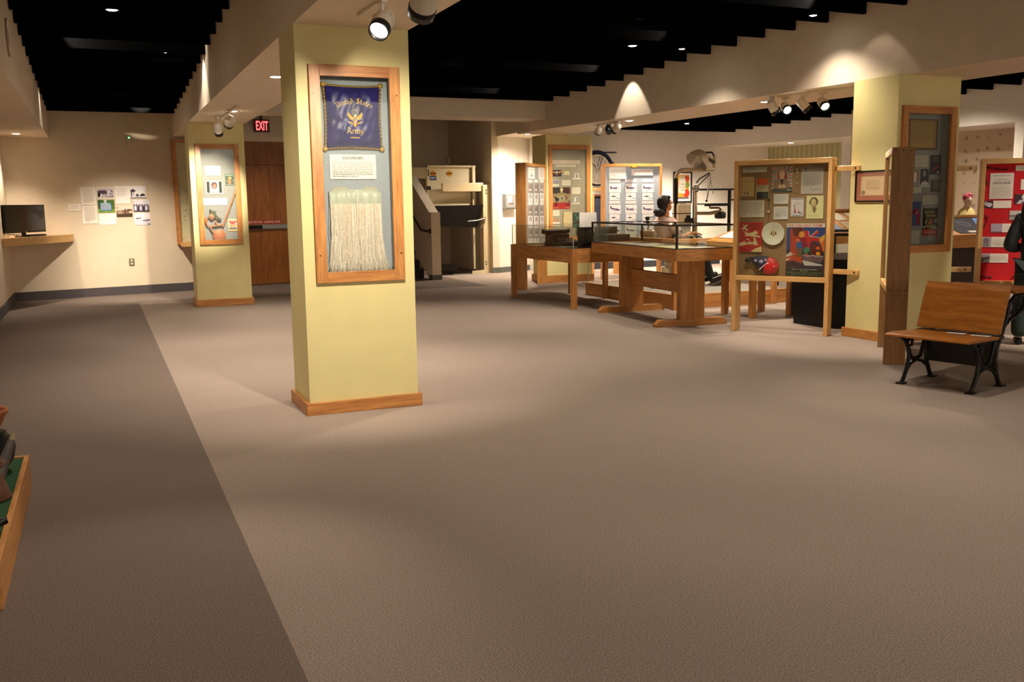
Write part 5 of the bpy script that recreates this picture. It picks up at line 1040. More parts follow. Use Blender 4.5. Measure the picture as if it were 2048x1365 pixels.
# --- T2: trestle vitrine
T2o = Vector((6.19,9.43,0)); u2 = Vector((.0855,.9963,0)); T2M = Matrix.Identity(4)
x2 = Vector((u2.y,-u2.x,0))
for i in range(3): T2M[i][0],T2M[i][1],T2M[i][2],T2M[i][3] = x2[i],u2[i],(0,0,1)[i],T2o[i]
VL,VW = 2.50,.80
t = thing('display_vitrine','long trestle display case of papers with black framed glass','display case',M=T2M)
mb = MB(); mb.bx(0,VW,0,.03,.815,.957,OAKX); mb.bx(0,VW,VL-.03,VL,.815,.957,OAKX); mb.bx(0,.03,.03,VL-.03,.815,.957,OAKY); mb.bx(VW-.03,VW,.03,VL-.03,.815,.957,OAKY); mb.build('apron',t,bevel=.003)
mb = MB(); mb.bx(.03,VW-.03,.03,VL-.03,.83,.943,flat('case_liner','3a342c',.9)); mb.build('case_floor',t)
for yy in (.36,2.03):
    mb = MB(); mb.bx(.23,.57,yy-.045,yy+.045,.075,.83,OAKZ); mb.build('pedestal',t,bevel=.004)
    mb = MB(); y0,y1 = yy-.05,yy+.05
    prof = [(-.09,.0),(-.09,.035),(-.03,.085),(.83,.085),(.89,.035),(.89,0)]
    vs = [(x,y0,z) for x,z in prof]+[(x,y1,z) for x,z in prof]; n = 6
    mb.add(vs,[tuple(range(n)),tuple(range(n,2*n))[::-1]]+[(i,n+i,n+(i+1)%n,(i+1)%n) for i in range(n)],OAKX); mb.build('foot',t)
mb = MB(); mb.bx(.365,.435,.405,1.985,.38,.60,OAKY); mb.build('stretcher',t,bevel=.003)
BF = flat('bronze_frame','2a201c',.35,.4); fz = .012
mb = MB()
for x in (.012,VW-.012):
    for y in (.012,VL-.012): mb.bx(x-.012,x+.012,y-.012,y+.012,.957,1.243,BF)
for x in (.012,VW-.012): mb.bx(x-.012,x+.012,.024,VL-.024,1.224,1.243,BF); mb.bx(x-.012,x+.012,.024,VL-.024,.957,.966,BF)
for y in (.012,VL-.012): mb.bx(.024,VW-.024,y-.012,y+.012,1.224,1.243,BF); mb.bx(.024,VW-.024,y-.012,y+.012,.957,.966,BF)
mb.build('glass_frame',t)
mb = MB(); mb.bx(.01,.014,.024,VL-.024,.966,1.224,GLASS); mb.bx(VW-.014,VW-.01,.024,VL-.024,.966,1.224,GLASS); mb.bx(.024,VW-.024,.01,.014,.966,1.224,GLASS); mb.bx(.024,VW-.024,VL-.014,VL-.01,.966,1.224,GLASS); mb.build('side_glass',t)
mb = MB(); mb.bx(.024,VW-.024,.024,VL-.024,1.232,1.238,GLASS); mb.build('top_glass',t)
def onT2(x,y,z=.944,a=0): return T2M @ zrot((x,y,z),a)
rr = random.Random(71)
SH = [(.3,2.2,.42,.56,'c0b0a8',.2,'faded pinkish newspaper at the far end of trestle case'),(.42,1.72,.5,.42,'b0a49c',-.15,'grey newspaper sheet second from far end in trestle case'),(.28,1.30,.34,.28,'c4bcae',.3,'pale grey sheet in the middle of trestle case'),(.40,.92,.44,.5,'d8c878',.1,'yellowed paper sheet in the trestle case'),(.2,.55,.28,.36,'d8d2c8',-.25,'white paper sheet at the near left corner of trestle case'),(.5,.42,.38,.3,'cfc8be',.25,'pale paper sheet near front end of trestle case'),(.62,.2,.26,.2,'2a2622',.1,'black card at the near right corner of trestle case')]
for i,(x,y,w_,h_,c_,a_,lb) in enumerate(SH):
    sheet('paper_sheet',lb,'paper',onT2(x,y,.944+.0032*(i%3),a_),w_,h_,c_,[] if c_ == '2a2622' else para(.08,.08,.92,.92,12,'9a9088',rr),th=.003)

# --- platform, barrier rail, reading desk
PO = Vector((7.385,11.26,0)); plx = Vector((1,.05,0)).normalized(); ply = Vector((.01,1,0)).normalized()
PMt = Matrix.Identity(4)
for i in range(3): PMt[i][0],PMt[i][1],PMt[i][2],PMt[i][3] = plx[i],ply[i],(0,0,1)[i],PO[i]
t = thing('dental_platform','low oak sided carpeted platform under the dental chair','platform',M=PMt)
mb = MB(); mb.bx(.03,1.97,.03,2.57,0,.20,flat('platform_carpet','9a9284',.95,noise=.2,ns=80)); mb.build('deck',t)
mb = MB(); mb.bx(0,2.0,0,.03,0,.205,OAKX); mb.bx(0,.03,.03,2.6,0,.205,OAKY); mb.bx(1.97,2.0,.03,2.6,0,.205,OAKY); mb.bx(.03,1.97,2.57,2.6,0,.205,OAKX); mb.build('fascia',t,bevel=.003)
t = thing('barrier_rail','wooden barrier rail on posts around the dental platform','railing',M=PMt @ Matrix.Translation((-.075,-.075,0)))
for (x,y) in ((0,0),(0,.95),(0,1.92),(1.0,0),(1.75,0)):
    mb = MB(); mb.bx(x,x+.07,y,y+.07,0,.93,OAKZ); mb.build('post',t,bevel=.004)
mb = MB(); mb.bx(-.02,.09,-.02,2.05,.93,.995,OAKY); mb.build('rail',t,bevel=.006); mb = MB(); mb.bx(.09,1.9,-.02,.09,.93,.995,OAKX); mb.build('rail',t,bevel=.006)
# slanted reading desk behind the trestle case
dD = fl(1453,627); dE = fl(1518,640)
t = thing('reading_desk','slant topped wooden reading desk between trestle case and plate panel','desk',M=zrot((7.66,9.90,0),.03))
for (x,y) in ((0,.57),(0,0),(.62,.57),(.62,0)):
    mb = MB(); mb.bx(x,x+.075,y,y+.075,0,.78,OAKZ); mb.build('leg',t,bevel=.004)
mb = MB(); prof = [(-.27,.78),(.72,.78),(.72,1.30),(-.27,.99)]; vs = [(x,y,z) for y in (-.0,.645) for x,z in prof]
mb.add(vs,[(0,1,2,3),(7,6,5,4),(0,4,5,1),(1,5,6,2),(2,6,7,3),(3,7,4,0)],OAKY); mb.build('slant_box',t,bevel=.004)
M_ = t.matrix_world @ Matrix.Translation((.02,.34,1.0808)) @ Matrix.Rotation(-.3034,4,'Y')
sheet('reading_sheet','white sheet with blue ring on the slanted reading desk','sheet',Matrix.Translation((0,0,.004)) @ M_,.34,.42,'ece4e0',[('e',.55,.3,.09,.05,'8088b0'),('e',.55,.3,.06,.03,'ece4e0')]+para(.1,.45,.9,.9,6,'d0c8c8'))

# ================================================================== dental exhibit
YD = 12.35
def D(x,y): p = py(x,y,YD); return p
chair_o = D(1330,586); chair_o.z = .20
cx = chair_o.x
t = thing('dental_chair','old cream enamel dental chair holding a reclining mannequin','dental chair',loc=(cx,YD,.2))
L_ = lambda x,y: (lambda p:(p.x-cx,0,p.z-.2))(D(x,y))
mb = MB(); mb.lathe([(.0005,.05),(.20,.045),(.23,.02),(.23,0)],BLKM,28); mb.build('base',t)
mb = MB()
for s in (-1,1): mb.ball((s*.17,-.14,.03),(.05,.05,.03),BLKM,10,6)
mb.build('caster',t)
mb = MB(); mb.lathe([(.09,.04),(.085,.1),(.06,.16),(.06,.32)],MCREAM,20); mb.build('pedestal',t)
sx0,sz0,sx1,sz1 = L_(1306,500)[0],L_(1306,500)[2],L_(1362,503)[0],L_(1362,503)[2]
mb = MB(); mb.prism([(-.05,-.24),(.40,-.24),(.40,.24),(-.05,.24)],sz0-.13,sz0-.03,MCREAM); mb.tube([(.18,-.2,sz0-.14),(.1,-.12,sz0-.2),(0,0,sz0-.22)],.05,MCREAM,10); mb.build('seat_base',t,bevel=.03)
mb = MB(); mb.bx(-.06,.42,-.23,.23,sz0-.03,sz0+.05,LEA); mb.build('seat',t,bevel=.025)
a = L_(1306,495); b = L_(1320,466)
mb = MB(); mb.beam((a[0]-.05,0,a[2]-.1),(b[0]-.22,0,b[2]+.05),.06,.40,MCREAM,(0,1,0)); mb.build('backrest',t,bevel=.02)
for s in (-1,1):
    mb = MB(); mb.tube([(-.06,s*.26,sz0),(-.02,s*.28,sz0+.17),(.08,s*.28,sz0+.22),(.3,s*.28,sz0+.21),(.36,s*.28,sz0+.14),(.3,s*.27,sz0)],.018,MCREAM,8); mb.build('armrest',t)
hb_ = L_(1318,425); hb2 = L_(1295,437)
mb = MB(); mb.ball((hb_[0],0,hb_[2]),(.085,.10,.07),LEA,14,10); mb.build('headrest',t)
mb = MB(); mb.tube([(hb_[0]-.05,0,hb_[2]),((hb_[0]+hb2[0])/2-.02,0,(hb_[2]+hb2[2])/2-.02),(hb2[0],0,hb2[2]),(hb2[0]+.02,0,hb2[2]-.1),(a[0]-.12,0,a[2]+.1)],.014,CHROME,8); mb.ball((hb2[0],0,hb2[2]),.035,BLKM,10,8); mb.build('headrest_arm',t)
f0 = L_(1368,520); f1 = L_(1400,575); f2 = L_(1447,556)
mb = MB(); mb.beam((f0[0],0,f0[2]-.04),(f1[0]-.05,0,f1[2]+.02),.03,.3,MCREAM,(0,1,0)); mb.build('leg_rest',t); 
mb = MB(); mb.beam((f1[0]-.02,0,f1[2]+.0),(f1[0]+.28,0,f1[2]+.01),.03,.34,flat('rubber_brown','4a3a2a',.6),(0,1,0)); mb.beam((f1[0]+.26,0,f1[2]+.005),(f2[0],0,f2[2]-.02),.025,.34,flat('rubber_brown','4a3a2a',.6),(0,1,0)); mb.build('footplate',t)
# figures -------------------------------------------------------------
def skin(name, pts, edges, rad, mat, parent, lv=2, root=0):
    me = bpy.data.meshes.new(name); me.from_pydata([tuple(p) for p in pts],edges,[]); me.materials.append(mat)
    o = bpy.data.objects.new(name,me); COL.objects.link(o); o.parent = parent
    m = o.modifiers.new('skin','SKIN'); m.use_smooth_shade = True
    for i,r in enumerate(rad): me.skin_vertices[0].data[i].radius = (r,r) if not isinstance(r,tuple) else r
    for i in range(len(pts)): me.skin_vertices[0].data[i].use_root = (i == root)
    s = o.modifiers.new('sub','SUBSURF'); s.levels = lv; s.render_levels = lv
    return o
SKIN = flat('mannequin_skin','c88450',.5,noise=.03); SKINP = flat('pale_skin','e2c4ae',.5,noise=.03)
def head(parent, M, skin_m, hair_m, hair='short', face=True, name='head'):
    # local: x to the front of the face, y left, z up, origin at the centre of the head, height .23
    mb = MB(); mb.M = M
    mb.ball((0,0,.015),(.098,.076,.108),skin_m,20,14); mb.ball((.03,0,-.055),(.062,.056,.062),skin_m,16,10); mb.tube([(-.02,0,-.05),(-.035,0,-.17)],[.052,.058],skin_m,14)
    mb.tube([(.09,0,.03),(.112,0,-.01),(.108,0,-.022)],[.010,.017,.012],skin_m,8)
    for s in (-1,1): mb.ball((-.005,s*.078,-.005),(.018,.010,.032),skin_m,10,8)
    mb.build(name,parent)
    if face:
        mb = MB(); mb.M = M
        for s in (-1,1): mb.ball((.088,s*.031,.022),(.012,.016,.009),ink('efe8e0'),10,6); mb.ball((.0975,s*.031,.022),(.005,.007,.007),ink('2a1c18'),8,6)
        for s in (-1,1): mb.beam((.094,s*.018,.043),(.086,s*.05,.044),.006,.005,hair_m)
        mb.build('eyes',parent)
        mb = MB(); mb.M = M; mb.ball((.086,0,-.052),(.010,.024,.008),flat('lips','9a3c34',.4),12,6); mb.build('mouth',parent)
    return M
t = thing('mannequin','dark haired mannequin in pink bib reclining in the dental chair','mannequin',loc=(cx,YD,.2))
HIP = Vector(L_(1338,500)); HIP.z = sz0+.13; SHO = Vector(L_(1330,443)); NEC = Vector(L_(1331,430)); HEA = Vector(L_(1331,409))
KNE = Vector(L_(1390,498)); KNE.z = sz0+.15; ANK = Vector(L_(1414,556)); TOE = Vector(L_(1444,547))
W_ = lambda p,y: Vector((p[0],y,p[2]))
pts = [HIP, HIP.lerp(SHO,.5), SHO, NEC, W_(SHO,-.17), W_(SHO,.17)]; edges = [(0,1),(1,2),(2,3),(2,4),(2,5)]; rad = [.13,.13,.13,.055,.06,.06]
for s,i in ((-1,4),(1,5)):
    el = Vector((SHO.x+.10,s*.27,SHO.z-.24)); wr = Vector((SHO.x+.33,s*.25,sz0+.25)); b_i = len(pts)
    pts += [el,wr]; edges += [(i,b_i),(b_i,b_i+1)]; rad += [.045,.034]
for s in (-1,1):
    b_i = len(pts); pts += [W_(HIP,s*.09),W_(KNE,s*.11),W_(ANK,s*.10)]; edges += [(0,b_i),(b_i,b_i+1),(b_i+1,b_i+2)]; rad += [.085,.062,.045]
skin('body',pts,edges,rad,SKIN,t)
# hands: palm with four fingers and thumb resting on the armrests
for s in (-1,1):
    wr = Vector((SHO.x+.33,s*.25,sz0+.25)); P_ = [wr, wr+Vector((.06,0,-.01))]; E_ = [(0,1)]; R__ = [.028,.034]
    for k in range(4):
        b_i = len(P_); yy = (k-1.5)*.02; ln = (.07,.08,.076,.06)[k]
        P_ += [wr+Vector((.095,yy,-.012)),wr+Vector((.095+ln*.55,yy,-.02)),wr+Vector((.095+ln*.9,yy*.9,-.045))]; E_ += [(1,b_i),(b_i,b_i+1),(b_i+1,b_i+2)]; R__ += [.011,.009,.008]
    b_i = len(P_); P_ += [wr+Vector((.05,-s*.04,-.012)),wr+Vector((.085,-s*.055,-.02))]; E_ += [(1,b_i),(b_i,b_i+1)]; R__ += [.012,.009]
    skin('hand',P_,E_,R__,SKIN,t)
HM = Matrix.Translation(HEA) @ Matrix.Rotation(-.25,4,'Y')
HAIRB = flat('dark_brown_hair','1c120e',.5,noise=.4,ns=60)
head(t,HM,SKIN,HAIRB)
mb = MB(); mb.M = HM; mb.ball((-.028,0,.035),(.105,.094,.105),HAIRB,18,12); mb.ball((.045,0,.09),(.055,.075,.035),HAIRB,12,8); mb.ball((-.075,0,-.05),(.06,.085,.09),HAIRB,14,10)
for k in range(9): a_ = k*.7; mb.ball((-.03+.06*math.cos(a_),.05*math.sin(a_*1.7),.085+.015*math.sin(a_)),.045,HAIRB,12,8)
mb.build('hair',t)
PINK = flat('pink_cloth','ecccbc',.8,noise=.06,ns=20); DKT = flat('black_trousers','101014',.8)
pts = [HIP+Vector((.0,0,.02)), HIP.lerp(SHO,.5)+Vector((.01,0,0)), SHO+Vector((.0,0,-.02)), W_(SHO,-.18), W_(SHO,.18), Vector((SHO.x+.07,-.26,SHO.z-.18)), Vector((SHO.x+.07,.26,SHO.z-.18)), NEC+Vector((0,0,-.04))]
skin('pink_smock',pts,[(0,1),(1,2),(2,3),(2,4),(3,5),(4,6),(2,7)],[.165,.17,.165,.095,.095,.075,.075,.08],PINK,t)
pts = [HIP]; edges = []; rad = [.15]
for s in (-1,1):
    b_i = len(pts); pts += [W_(HIP,s*.09)+Vector((.06,0,0)),W_(KNE,s*.11),W_(ANK,s*.10)]; edges += [(0,b_i),(b_i,b_i+1),(b_i+1,b_i+2)]; rad += [.105,.082,.07]
skin('trousers',pts,edges,rad,DKT,t)
for s in (-1,1):
    skin('shoe',[W_(ANK,s*.10)+Vector((-.03,0,-.02)),W_(ANK,s*.10)+Vector((.05,0,-.03)),W_(TOE,s*.12)],[(0,1),(1,2)],[.05,.055,.042],BLKM,t)
# --- dental unit with lamp
ux = D(1363,450).x
t = thing('dental_unit','cream dental unit column with arched lamp arm and tray','dental unit',loc=(ux,YD+.25,.2))
def U3(x,y): p = py(x,y,YD+.25); return Vector((p.x-ux,0,p.z-.2))
a = U3(1351,408); b = U3(1376,408)
mb = MB(); mb.bx(-.16,.16,-.16,.16,0,.06,MCREAM); mb.bx(-.07,.07,-.07,.07,.06,.55,MCREAM); mb.build('pedestal',t,bevel=.02)
mb = MB(); mb.bx(a.x,b.x,-.1,.1,.55,a.z,MCREAM); mb.build('cabinet',t,bevel=.02)
mb = MB(); z_ = U3(1363,427).z; mb.bx(a.x-.002,b.x+.002,-.103,.103,z_-.006,z_+.006,BLKM); c = U3(1369,440)
for k in range(6): mb.cyl((a.x+.02+k*.022,-.09,a.z),(a.x+.02+k*.022,-.09,a.z+.015),.006,CHROME,8)
mb.build('cabinet_trim',t); mb = MB(); mb.bx(c.x-.06,c.x+.06,-.15,-.1,c.z-.04,c.z+.03,BLKM); mb.bx(c.x-.03,c.x+.02,-.14,-.1,c.z+.03,c.z+.07,BLKM); mb.build('instrument_block',t)
p = [U3(1352,442),U3(1352,357)]; mb = MB(); mb.cyl(p[0],p[1],.03,BLKM,12); mb.build('black_post',t)
mb = MB(); mb.tube([U3(1352,357),U3(1353,350),U3(1357,344),U3(1363,340.5),U3(1380,340),U3(1428,339)],.032,MCREAM,12); mb.build('lamp_arm',t)
mb = MB(); mb.tube([U3(1428,339),U3(1429,325),U3(1429,312)],.026,MCREAM,10); mb.tube([U3(1429,313),U3(1424,305),U3(1414,305),U3(1405,309)],.014,BLKM,8); mb.beam(U3(1404,308),U3(1428,326),.04,.05,flat('bronze_bracket','5a4a34',.4,.5),(0,1,0)); mb.build('lamp_bracket',t)
ld = Vector((-.72,-.05,-.69)).normalized()
mb = MB(); mb.M = Matrix.Translation(U3(1396,321)) @ ld.to_track_quat('Z','Y').to_matrix().to_4x4()
mb.lathe([(.0005,-.16),(.07,-.155),(.12,-.12),(.16,-.05),(.185,.04),(.19,.045)],MCREAM,28); mb.build('lamp_housing',t)
mb = MB(); mb.M = Matrix.Translation(U3(1396,321)) @ ld.to_track_quat('Z','Y').to_matrix().to_4x4()
mb.lathe([(.185,.045),(.165,.0),(.13,-.06),(.07,-.11),(.0005,-.12)],flat('mirror_reflector','dcd8cc',.28,.8),28); mb.ball((0,0,-.07),(.03,.03,.05),flat('frosted_bulb','e8e0d0',.3),10,8); mb.build('reflector',t)
mb = MB(); mb.cyl(U3(1391,560)*1,U3(1391,372),.026,MCREAM,12); mb.build('second_post',t)
mb = MB(); mb.ball(U3(1391,378),(.06,.06,.055),CHROME,14,10); mb.build('swivel_ball',t)
mb = MB(); mb.tube([U3(1393,366),U3(1399,358),U3(1419,346)],.011,BLKM,6); mb.tube([U3(1396,372),U3(1420,348)],.008,BLKM,6); mb.build('drill_arm',t)
mb = MB(); mb.tube([U3(1419,346),U3(1416,375),U3(1413,402)],.006,CHROME,6); mb.tube([U3(1419,348),U3(1423,370),U3(1426,388)],.006,STEEL,6); mb.tube([U3(1421,362),U3(1414,402)],.007,STEEL,6); mb.ball(U3(1413,402),.02,BLKM,8,6); mb.build('drill_cord',t)
q0,q1 = U3(1394,409),U3(1443,409)
mb = MB(); mb.bx(q0.x,q1.x,-.22,.12,q0.z-.006,q0.z+.012,BLKM); mb.prism([(q0.x,-.2),(q1.x,-.2),((q0.x+q1.x)/2,.0)],q0.z-.03,q0.z-.006,BLKM); mb.build('tray',t)
mb = MB(); mb.tube([U3(1391,427),U3(1420,427),U3(1446,422)],.028,MCREAM,10); mb.tube([U3(1419,412),U3(1420,416),U3(1438,416),U3(1443,420)],.016,flat('tan_metal','94704c',.4),8); mb.build('tray_arm',t)
mb = MB(); c = U3(1442,430); mb.bx(c.x-.09,c.x+.06,-.07,.07,c.z-.06,c.z+.05,flat('green_black_metal','20261e',.4)); mb.build('motor_box',t,bevel=.03)
# --- black pipe stand behind the unit
bx_ = py(1455.5,560,13.6)
t = thing('pipe_stand','black metal pipe frame behind the dental tray','stand',loc=(bx_.x,13.6,0))
def S3(x,y): p = py(x,y,13.6); return Vector((p.x-bx_.x,0,p.z))
ztp = S3(1455,379).z
mb = MB(); mb.cyl((0,0,0),(0,0,ztp),.03,BLKM,10); mb.build('upright',t); xl = S3(1388,379).x; xr = S3(1560,379).x
mb = MB(); mb.cyl((xl,0,0),(xl,0,ztp),.02,BLKM,8); mb.build('upright',t); mb = MB(); mb.cyl((xr,0,0),(xr,0,ztp),.025,BLKM,8); mb.build('upright',t)
mb = MB(); mb.beam((xl,0,ztp),(xr,0,ztp),.03,.03,BLKM); mb.build('crossbar',t); z_ = S3(1460,400).z; mb = MB(); mb.beam((0,0,z_),(xr,0,z_),.025,.025,BLKM); mb.build('crossbar',t)
# --- jar poster on the far wall
pJ = Plane((0,18.975,0),(1,0,0)); u,v,W,H = pJ.rect((1346,343.5,1383,405.5))
t = thing('framed_poster','black framed poster of canning jar among fruit on far wall','poster',M=pJ.M(u,v,0))
e = .035; mb = MB()
for r_ in ((-W/2,W/2,H/2-e,H/2),(-W/2,W/2,-H/2,-H/2+e),(-W/2,-W/2+e,-H/2+e,H/2-e),(W/2-e,W/2,-H/2+e,H/2-e)): mb.bx(*r_,0,.025,BLKM)
mb.build('frame',t)
mb = MB(); mb.bx(-W/2+e,W/2-e,-H/2+e,H/2-e,0,.01,ink('efe6da'))
draw(mb,[('r',.14,.07,.9,.9,'cc9440'),('e',.3,.2,.16,.1,'d8a83c'),('e',.75,.2,.18,.11,'c04828'),('e',.8,.42,.15,.1,'7c8c34'),('e',.25,.42,.14,.12,'d8742c'),('e',.75,.72,.2,.14,'c83c24'),('e',.28,.74,.18,.12,'d89038'),('p',[(.3,.2),(.5,.14),(.68,.22),(.7,.3),(.66,.74),(.24,.7),(.27,.3)],'d8d0bc'),('p',[(.34,.14),(.62,.1),(.64,.2),(.36,.22)],'b8b4a4'),('t','CAN',.5,.42,.05,'3a3438',.24),('t','ALL YOU',.48,.52,.05,'3a3438',.32),('t','CAN',.5,.62,.05,'3a3438',.24),('r',.14,.86,.9,.93,'24202a'),('t',"IT'S A REAL WAR JOB!",.52,.915,.03,'d8d0c0',.7)],W-2*e,H-2*e,.01); mb.build('print',t)
# --- bicycle on the far wall
wc = py(1194,339,18.75)
t = thing('wall_bicycle','white and navy bicycle hung on far wall behind yellow column','bicycle',loc=wc)
NVB = flat('navy_enamel','1c2350',.35); WHB = flat('white_enamel','d8d2c0',.35)
R = py(1194,339,18.75).z-py(1194,373,18.75).z; wb = -R*3.1
for k,xo in enumerate((0,wb)):
    w_ = MB(); w_.tube([(xo+R*.93*math.cos(2*PI*i/40),0,R*.93*math.sin(2*PI*i/40)) for i in range(40)],.022,BLKM,8,True); o = w_.build('wheel',t)
    w_ = MB(); w_.tube([(xo+R*.85*math.cos(2*PI*i/40),0,R*.85*math.sin(2*PI*i/40)) for i in range(40)],.018,WHB,8,True); w_.build('rim',o)
    w_ = MB()
    for i in range(18): a_ = 2*PI*i/18; w_.tube([(xo,(.02 if i%2 else -.02),0),(xo+R*.84*math.cos(a_),0,R*.84*math.sin(a_))],.0025,STEEL,4)
    w_.cyl((xo,-.05,0),(xo,.05,0),.025,STEEL,12); w_.build('spokes',o)
    w_ = MB(); w_.tube([(xo+R*1.06*math.cos(a_),0,R*1.06*math.sin(a_)) for a_ in [math.radians(12+8*i) for i in range(20)]],.026,NVB,8); w_.build('fender',t)
mb = MB(); sc = R/.34; P_ = {'bb':(wb*.42,0,-.02*sc),'seat':(wb*.30,0,.5*sc),'head':(wb*.84,0,.52*sc),'hd2':(wb*.86,0,.36*sc)}
for a_,b_ in (('bb','seat'),('seat','head'),('bb','hd2')): mb.tube([P_[a_],P_[b_]],.02,WHB,8)
for s in (-.05,.05): mb.tube([P_['bb'],(0,s,0)],.012,WHB,6); mb.tube([P_['seat'],(0,s,0)],.012,WHB,6); mb.tube([P_['hd2'],(wb,s,0)],.013,WHB,6)
mb.tube([P_['hd2'],(wb*.82,0,.62*sc)],.018,WHB,8); mb.build('frame',t)
mb = MB(); x0 = py(1230,306,18.75).x-wc.x; zr = py(1215,305,18.75).z-wc.z; mb.bx(-.25*sc,x0,-.07,-.055,zr-.012,zr+.012,NVB); mb.bx(-.25*sc,x0,.055,.07,zr-.012,zr+.012,NVB)
for q in (-.1,.05,.2): mb.bx(q,q+.02,-.07,.07,zr-.01,zr+.005,NVB)
for s in (-.06,.06): mb.tube([(.12*sc,s,zr),(.02,s,0)],.007,NVB,6)
mb.build('luggage_rack',t)
mb = MB(); mb.ball((R*1.05,0,.12*sc),(.035,.03,.04),flat('navy_lamp','2c2c60',.3),10,8); mb.build('rear_lamp',t)
mb = MB(); mb.ball((wb*.28,0,.58*sc),(.13,.07,.035),LEA,14,8); mb.build('saddle',t); mb = MB(); mb.tube([(wb*.76,-.25,.66*sc),(wb*.84,-.1,.68*sc),(wb*.84,.1,.68*sc),(wb*.76,.25,.66*sc)],.013,CHROME,8); mb.build('handlebar',t)
mb = MB(); mb.lathe([(.09,0),(.095,.004),(.085,.008)],STEEL,20) ; mb.M = Matrix.Translation(P_['bb']) @ Matrix.Rotation(PI/2,4,'X'); mb.lathe([(.06,-.03),(.1,-.03),(.1,-.022),(.06,-.022)],STEEL,24); mb.build('chainring',t)
mb = MB(); mb.tube([(0,.02,.04),(P_['seat'][0]+.05,.1,.3*sc),(P_['seat'][0]+.05,.25,.3*sc)],.012,BLKM,6); mb.build('wall_bracket',t)
# --- dark leaning board left of the airplane panel
b_ = py(1192,470,17.4)
t = thing('display_board','dark framed board with orange label left of airplane board','board',M=basis(Vector((py(1186,470,17.4).x,17.4,0)),(1,0,0)))
W = .62; zt3 = py(1190,389,17.4).z
mb = MB(); mb.bx(0,.03,0,zt3,-.2,0,OAKZ); mb.bx(W-.03,W,0,zt3,-.2,0,OAKZ); mb.build('side_board',t); mb = MB(); mb.bx(.03,W-.03,zt3-.04,zt3,-.2,0,flat('dark_red_wood','5a2c1c',.5)); mb.build('top_board',t)
mb = MB(); mb.bx(.03,W-.03,.75,zt3-.04,-.06,-.04,flat('navy_board','1c2030',.7)); mb.M = Matrix.Translation((W/2,(zt3+.75)/2,0)); draw(mb,[('r',.3,.38,.62,.5,'c05a28'),('e',.42,.22,.1,.08,'8c8c90'),('r',.5,.6,.8,.8,'3c4048'),('r',.62,.64,.72,.7,'c8c8c0')],W-.06,zt3-.79,-.04); mb.build('back_board',t)

# --- black octagonal vitrine and slanted board behind it
oc = Vector((8.56,9.03,0)); OR_ = .80
ocp = lambda r: [(r*math.cos(math.radians(22.5+45*k)),r*math.sin(math.radians(22.5+45*k))) for k in range(8)]
zt4 = px(1676,520,7.87).z; zt5 = px(1676,470,7.87).z
t = thing('octagonal_case','black octagonal case with glass top beside the corner column','display case',loc=oc)
mb = MB(); mb.prism(ocp(OR_*.96),0,.1,BLKPL); mb.build('plinth',t); mb = MB(); mb.prism(ocp(OR_),.1,zt4,BLKPL); mb.build('cabinet',t)
mb = MB()
for (x,y) in ocp(OR_*.985): mb.cyl((x,y,zt4),(x,y,zt5),.014,BLKM,8)
o8 = ocp(OR_)
for k in range(8): a_,b_ = o8[k],o8[(k+1)%8]; mb.beam((a_[0],a_[1],zt5),(b_[0],b_[1],zt5),.025,.03,BLKM)
mb.build('glass_frame',t); mb = MB(); o9 = ocp(OR_*.975)
for k in range(8): a_,b_ = o9[k],o9[(k+1)%8]; mb.poly([(a_[0],a_[1],zt4),(b_[0],b_[1],zt4),(b_[0],b_[1],zt5-.014),(a_[0],a_[1],zt5-.014)],GLASS)
mb.poly([(x,y,zt5-.002) for x,y in o9],GLASS); mb.build('glass_pane',t)
for i,(dx,dy,k) in enumerate(((-.62,-.12,0),(-.52,.25,1),(-.35,-.3,2))):
    mb = MB()
    if k == 0: mb.lathe([(.0005,0),(.05,0),(.055,.1),(.03,.14),(.03,.17),(.0005,.17)],flat('glass_jar_grey','b8b0a0',.2),16)
    elif k == 1: mb.lathe([(.0005,0),(.09,0),(.1,.05),(.07,.1),(.02,.12),(.0005,.12)],BLKM,16)
    else: mb.lathe([(.0005,0),(.07,0),(.05,.16),(.06,.2),(.0005,.2)],flat('brown_pottery','6a4a30',.4),16)
    tag(mb.build('small_jar',M=Matrix.Translation((oc.x+dx,oc.y+dy,zt4))),['pale jar inside the black octagonal case','black domed pot inside octagonal case','brown vase at the back of octagonal case'][i],'jar')
def slantdesk(name, label, x0, x1, yf, dpt, zf, zb, mat, papers, dark=False):
    t = thing(name,label,'display desk',loc=(x0,yf,0)); W = x1-x0
    for (x,y) in ((0,0),(W-.07,0),(0,dpt-.07),(W-.07,dpt-.07)): mb = MB(); mb.bx(x,x+.07,y,y+.07,0,zf-.16,OAKZ); mb.build('leg',t)
    mb = MB(); vs = [(x,y,z) for x in (0,W) for y,z in ((0,zf-.16),(dpt,zf-.16),(dpt,zb),(0,zf))]
    mb.add(vs,[(3,2,1,0),(4,5,6,7),(0,1,5,4),(1,2,6,5),(2,3,7,6),(3,0,4,7)],OAKX); mb.build('slant_box',t,bevel=.004)
    mb = MB(); mb.bx(0,W,dpt-.04,dpt,zb,zb+.03,OAKX); mb.build('back_rail',t)
    ang = math.atan2(zb-zf,dpt)
    M = Matrix.Translation((x0+W/2,yf+dpt/2,(zf+zb)/2)) @ Matrix.Rotation(ang,4,'X'); hyp = math.hypot(dpt,zb-zf)
    return t, M, W, hyp
q0 = py(1655,423,11.2); q1 = py(1720,423,11.2)
t,M,W,H = slantdesk('slant_display','slanted display of square papers behind octagonal black case',q0.x-.6,q1.x+.9,10.75,.6,py(1680,466,10.75).z,q0.z,OAKX,None)
rr = random.Random(81)
